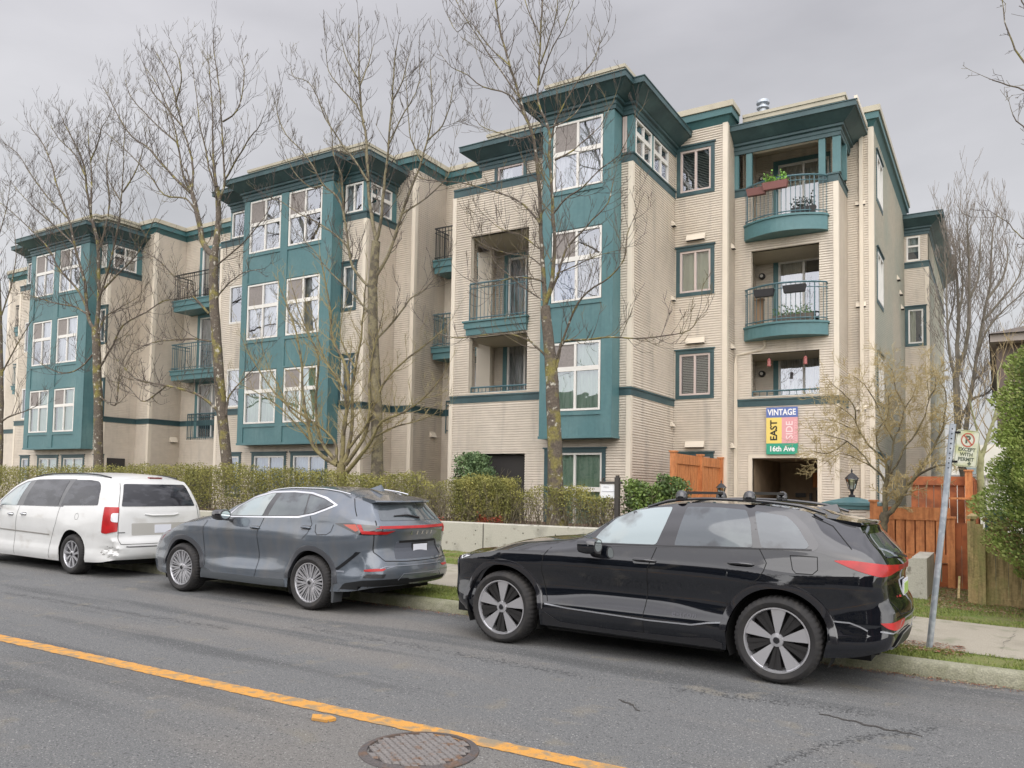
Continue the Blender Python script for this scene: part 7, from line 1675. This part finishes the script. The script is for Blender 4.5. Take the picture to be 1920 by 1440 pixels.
# low plants and red leaves in the bed
RL = [mat('leaf_red', (.28,.045,.02), .7, noise=(9,.3)), mat('leaf_brown', (.16,.07,.03), .8)]
leafcloud('ground_cover', 'low red leaved perennials along the top of the long concrete wall', 'plants', (-10,14.25,-.78), [(-12.2,-11.6,14.15,14.3,-.78,-.5,1),(-11.4,-10.4,14.15,14.3,-.78,-.70,1),(-9.5,-8.9,14.15,14.3,-.78,-.66,1),(-17,-12,14.15,14.3,-.78,-.70,1)], 1500, .035, RL, 27)
# conifer: slanted cone of drooping scale sprays
def conifer():
    t = empty('conifer', (1.0,12.6,-1.5), 'dense bright green conifer leaning in from the right edge over the wooden fence', 'tree'); r = random.Random(31)
    mbs = [MB(), MB(), MB()]; c0 = Vector((1.35,12.6,0))
    for k in range(190000):
        z = r.uniform(-1.15, 4.2); R_ = interp([(-1.15,.75),(-1.08,1.02),(-.77,1.30),(-.2,1.47),(.6,1.36),(1.3,1.20),(2.0,1.0),(3.0,.62),(4.2,.06)], z)
        a = r.uniform(0, 2*math.pi); lump = 1+.10*math.sin(a*5+z*3)+.08*math.sin(a*11+z*7)+.06*math.sin(z*13+a*3)
        rr_ = R_*lump*(1-abs(r.gauss(0,.10)))
        x = c0.x+rr_*math.cos(a)*.98; y = c0.y+rr_*math.sin(a)*.9
        out = Vector((math.cos(a), math.sin(a), .3)); s = r.uniform(.022,.055)
        d = (out+Vector((r.gauss(0,.35),r.gauss(0,.35),r.uniform(-.1,.9)))).normalized()*s; w = d.cross(Vector((r.gauss(0,1),r.gauss(0,1),r.gauss(0,1)))).normalized()*s*.30
        p = Vector((x,y,z)); cl_ = math.sin(a*5+z*3)+math.sin(a*11+z*7)+r.gauss(0,.7)
        i = 0 if cl_ > -.2 else 1
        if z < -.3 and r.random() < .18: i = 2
        mbs[i].add([tuple(p), tuple(p+d*.5+w), tuple(p+d), tuple(p+d*.5-w)], [(0,1,2,3)])
    cs = [mat('conifer_light', (.20,.27,.055), .7, noise=[((.27,.31,.09), 4,.45,.6)]), mat('conifer_green', (.10,.155,.035), .7), mat('conifer_brown', (.20,.13,.06), .8)]
    for m_, c_ in zip(mbs, cs): m_.build('foliage', c_, t)
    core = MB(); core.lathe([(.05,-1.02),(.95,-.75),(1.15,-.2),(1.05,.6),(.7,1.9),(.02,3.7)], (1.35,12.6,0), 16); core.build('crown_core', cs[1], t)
    MB().tube([(1.1,12.6,-1.7),(.75,12.5,-1.2),(.55,12.5,-.8),(.9,12.6,-.2)], [.09,.07,.06,.05], 8).build('trunk', M['bark'], t)
conifer()
# grass blades and leaf litter: uncountable stuff
def blades(name, label, areas, n, seed, mts, h=(.012,.038), w=.005):
    r = random.Random(seed); mbs = [MB() for _ in mts]
    tot = sum(a[4] for a in areas)
    for (xf0, xf1, y0, y1, wt) in areas:
        for k in range(int(n*wt/tot)):
            x = r.uniform(xf0, xf1); a_ = y0(x) if callable(y0) else y0; b_ = y1(x) if callable(y1) else y1; y = r.uniform(a_, b_)
            if math.sin(x*4.3+y*2)+math.sin(y*6.1-x*3)+r.gauss(0,.6) < -.7: continue
            z = kz(x,y)-.003; hh = r.uniform(*h); an = r.uniform(0,6.28); dx, dy = math.cos(an)*w, math.sin(an)*w; lx, ly = r.gauss(0,.4)*hh, r.gauss(0,.4)*hh
            i = r.randrange(len(mts)); mbs[i].add([(x-dx,y-dy,z),(x+dx,y+dy,z),(x+lx,y+ly,z+hh)], [(0,1,2)])
    for m_, mt in zip(mbs, mts):
        o = m_.build(name, mt); tag(o, label, None, None, 'stuff')
gms = [mat('grass_a', (.17,.21,.04), .7), mat('grass_b', (.22,.25,.06), .7), mat('grass_c', (.11,.15,.03), .7)]
blades('grass', 'patchy green grass on the verge and lawn', [(-2.2,1.2,lambda x: kerbY(x)+.17, lambda x: n0(x), 5),(-8.2,-5.6,lambda x: kerbY(x)+.17, lambda x: n0(x), 4),(-11.5,-6.8,lambda x: n1(x), 13.88, 8),(-2.2,1.5,lambda x: n1(x), 13.5, 6)], 60000, 41, gms)
def litter(name, label, areas, n, seed, mts, s=.02, zf=None):
    r = random.Random(seed); mbs = [MB() for _ in mts]; tot = sum(a[4] for a in areas)
    for (x0,x1,y0,y1,wt) in areas:
        for k in range(int(n*wt/tot)):
            x = r.uniform(x0,x1); a_ = y0(x) if callable(y0) else y0; b_ = y1(x) if callable(y1) else y1; y = r.uniform(a_,b_)+r.gauss(0,.03)
            z = (zf or kz)(x,y)+.006+r.random()*.01; an = r.uniform(0,6.28); ss = s*r.uniform(.4,1.3); c_, q = math.cos(an)*ss, math.sin(an)*ss
            mbs[r.randrange(len(mts))].add([(x-c_,y-q,z),(x+q*.5,y-c_*.5,z+r.random()*.008),(x+c_,y+q,z+.002),(x-q*.5,y+c_*.5,z+r.random()*.008)], [(0,1,2,3)])
    for m_, mt in zip(mbs, mts): tag(m_.build(name, mt), label, None, None, 'stuff')
lm_ = [mat('litter_brown', (.20,.09,.05), .9), mat('litter_red', (.26,.10,.06), .9), mat('litter_pale', (.35,.27,.17), .9)]
litter('leaf_litter', 'scattered brown leaves and mulch under the wooden fence', [(-.9,2,12.6,13.6,5),(-1.0,-.4,13.6,15.5,2),(-1.0,-.3,9.0,9.6,1)], 3800, 42, lm_)
litter('gutter_litter', 'brown leaf crumbs along the foot of the kerb', [(-2,.9,lambda x: kerbY(x)-.14, lambda x: kerbY(x)-.0, 3),(-9,-5,lambda x: kerbY(x)-.18, lambda x: kerbY(x), 2)], 1500, 43, lm_, .012, lambda x,y: gz(x))
# ------------------------------------------------------------------ the other side of the street (behind the camera, seen in reflections)
def far_house(x0, x1, y0, y1, h, col, rc, label):
    t = empty('house', ((x0+x1)/2,(y0+y1)/2,-1.8), label, 'house', 'houses across the street behind the camera')
    wm = mat('far_wall', col, .8, noise=(1,.1)); w = MB(); w.box(x0,x1,y0,y1,-1.9,h); w.build('wall', wm, t)
    mb = MB(); xm0, xm1, ym = x0+2, x1-2, (y0+y1)/2; e = .5
    mb.add([(x0-e,y0-e,h),(x1+e,y0-e,h),(x1+e,y1+e,h),(x0-e,y1+e,h),(xm0,ym,h+2.4),(xm1,ym,h+2.4)], [(0,1,5,4),(1,2,5),(2,3,4,5),(3,0,4),(0,3,2,1)]); mb.build('roof', mat('far_roof', rc, .9, noise=(4,.2)), t)
    for i in range(3):
        for zz in (-.4, 2.2):
            if zz+1.2 < h: xw = lerp(x0+1, x1-2, i/2); MB().box(xw, xw+1.1, y1, y1+.05, zz, zz+1.2).build('window', M['carglass_van'], t)
far_house(-34,-22,-21,-12.5,4.6,(.30,.26,.22),(.06,.055,.05),'tan two storey house across the street, far left')
far_house(-19,-8,-20,-12.5,4.2,(.12,.14,.15),(.05,.045,.045),'slate two storey house across the street, left of the camera')
far_house(-5,6,-22,-13,4.8,(.34,.31,.25),(.07,.05,.045),'cream house across the street, behind the camera')
far_house(9,20,-21,-12.5,4.3,(.16,.09,.07),(.05,.05,.05),'brick red house across the street, right of the camera')
def far_tree(i, x, y, h, s):
    r = random.Random(60+i); t = empty('opposite_tree', (x,y,-1.7), 'bare tree across the street, %s' % s, 'tree', 'trees across the street behind the camera')
    mb = MB()
    def br(p, d, L_, rad, lv):
        pts = [p]; 
        for k in range(4): d = (d+Vector((r.gauss(0,.15),r.gauss(0,.15),.12))).normalized(); p = p+d*L_/4; pts.append(p)
        mb.tube(pts, [rad,rad*.85,rad*.7,rad*.55,rad*.4], 5 if lv < 2 else 3, cap=False)
        if lv < 4:
            for k in range(4 if lv < 3 else 3): q = pts[r.randint(2,4)]; br(q, d+Vector((r.gauss(0,.6),r.gauss(0,.6),r.uniform(-.1,.5))), L_*.62, rad*.45, lv+1)
    br(Vector((x,y,-1.75)), Vector((0,0,1)), h*.36, .16, 0); mb.build('trunk', M['bark'], t)
for i, (x, y, h, s) in enumerate(((-27,-8.5,10,'farthest left'),(-16,-8.5,11,'left of the slate house front'),(-7,-9,9.5,'between slate and cream houses'),(2,-8.5,11,'before the cream house'),(11,-9,10,'before the brick red house'))): far_tree(i, x, y, h, s)

eg = mat('evergreen_dark', (.02,.035,.015), .9, noise=(6,.4))  # unseen hedges added to darken what the black car paint reflects
def reflection_hedge(x0, x1, y, h, lab):
    t = empty('added_evergreen_hedge', ((x0+x1)/2,y,-1.8), lab, 'hedge', 'evergreen hedges added for reflections behind the camera')
    r = random.Random(int(x0)); mb = MB(); n = int((x1-x0)/.12)
    for i in range(n*34):
        x = r.uniform(x0,x1); z = r.uniform(-1.8, h+.45*math.sin(x*1.3)+.3*math.sin(x*3.1)); yy = y+r.gauss(0,.35); s = r.uniform(.10,.26)
        a = Vector((r.gauss(0,1),r.gauss(0,1),r.gauss(0,1))).normalized()*s; b = a.cross(Vector((r.gauss(0,1),r.gauss(0,1),r.gauss(0,1)))).normalized()*s*.5
        p = Vector((x,yy,z)); mb.add([tuple(p),tuple(p+a*.5+b),tuple(p+a),tuple(p+a*.5-b)], [(0,1,2,3)])
    mb.build('foliage', eg, t)
reflection_hedge(-36,-20,-10.5,2.6,'dark evergreen hedge added across the street for reflections, far left of the camera')
reflection_hedge(-19,-7,-10.8,3.1,'dark evergreen hedge added across the street for reflections, before the slate house')
reflection_hedge(-5,7,-10.6,2.4,'dark evergreen hedge added across the street for reflections, before the cream house')
reflection_hedge(9,20,-10.6,2.8,'dark evergreen hedge added across the street for reflections, before the brick red house')
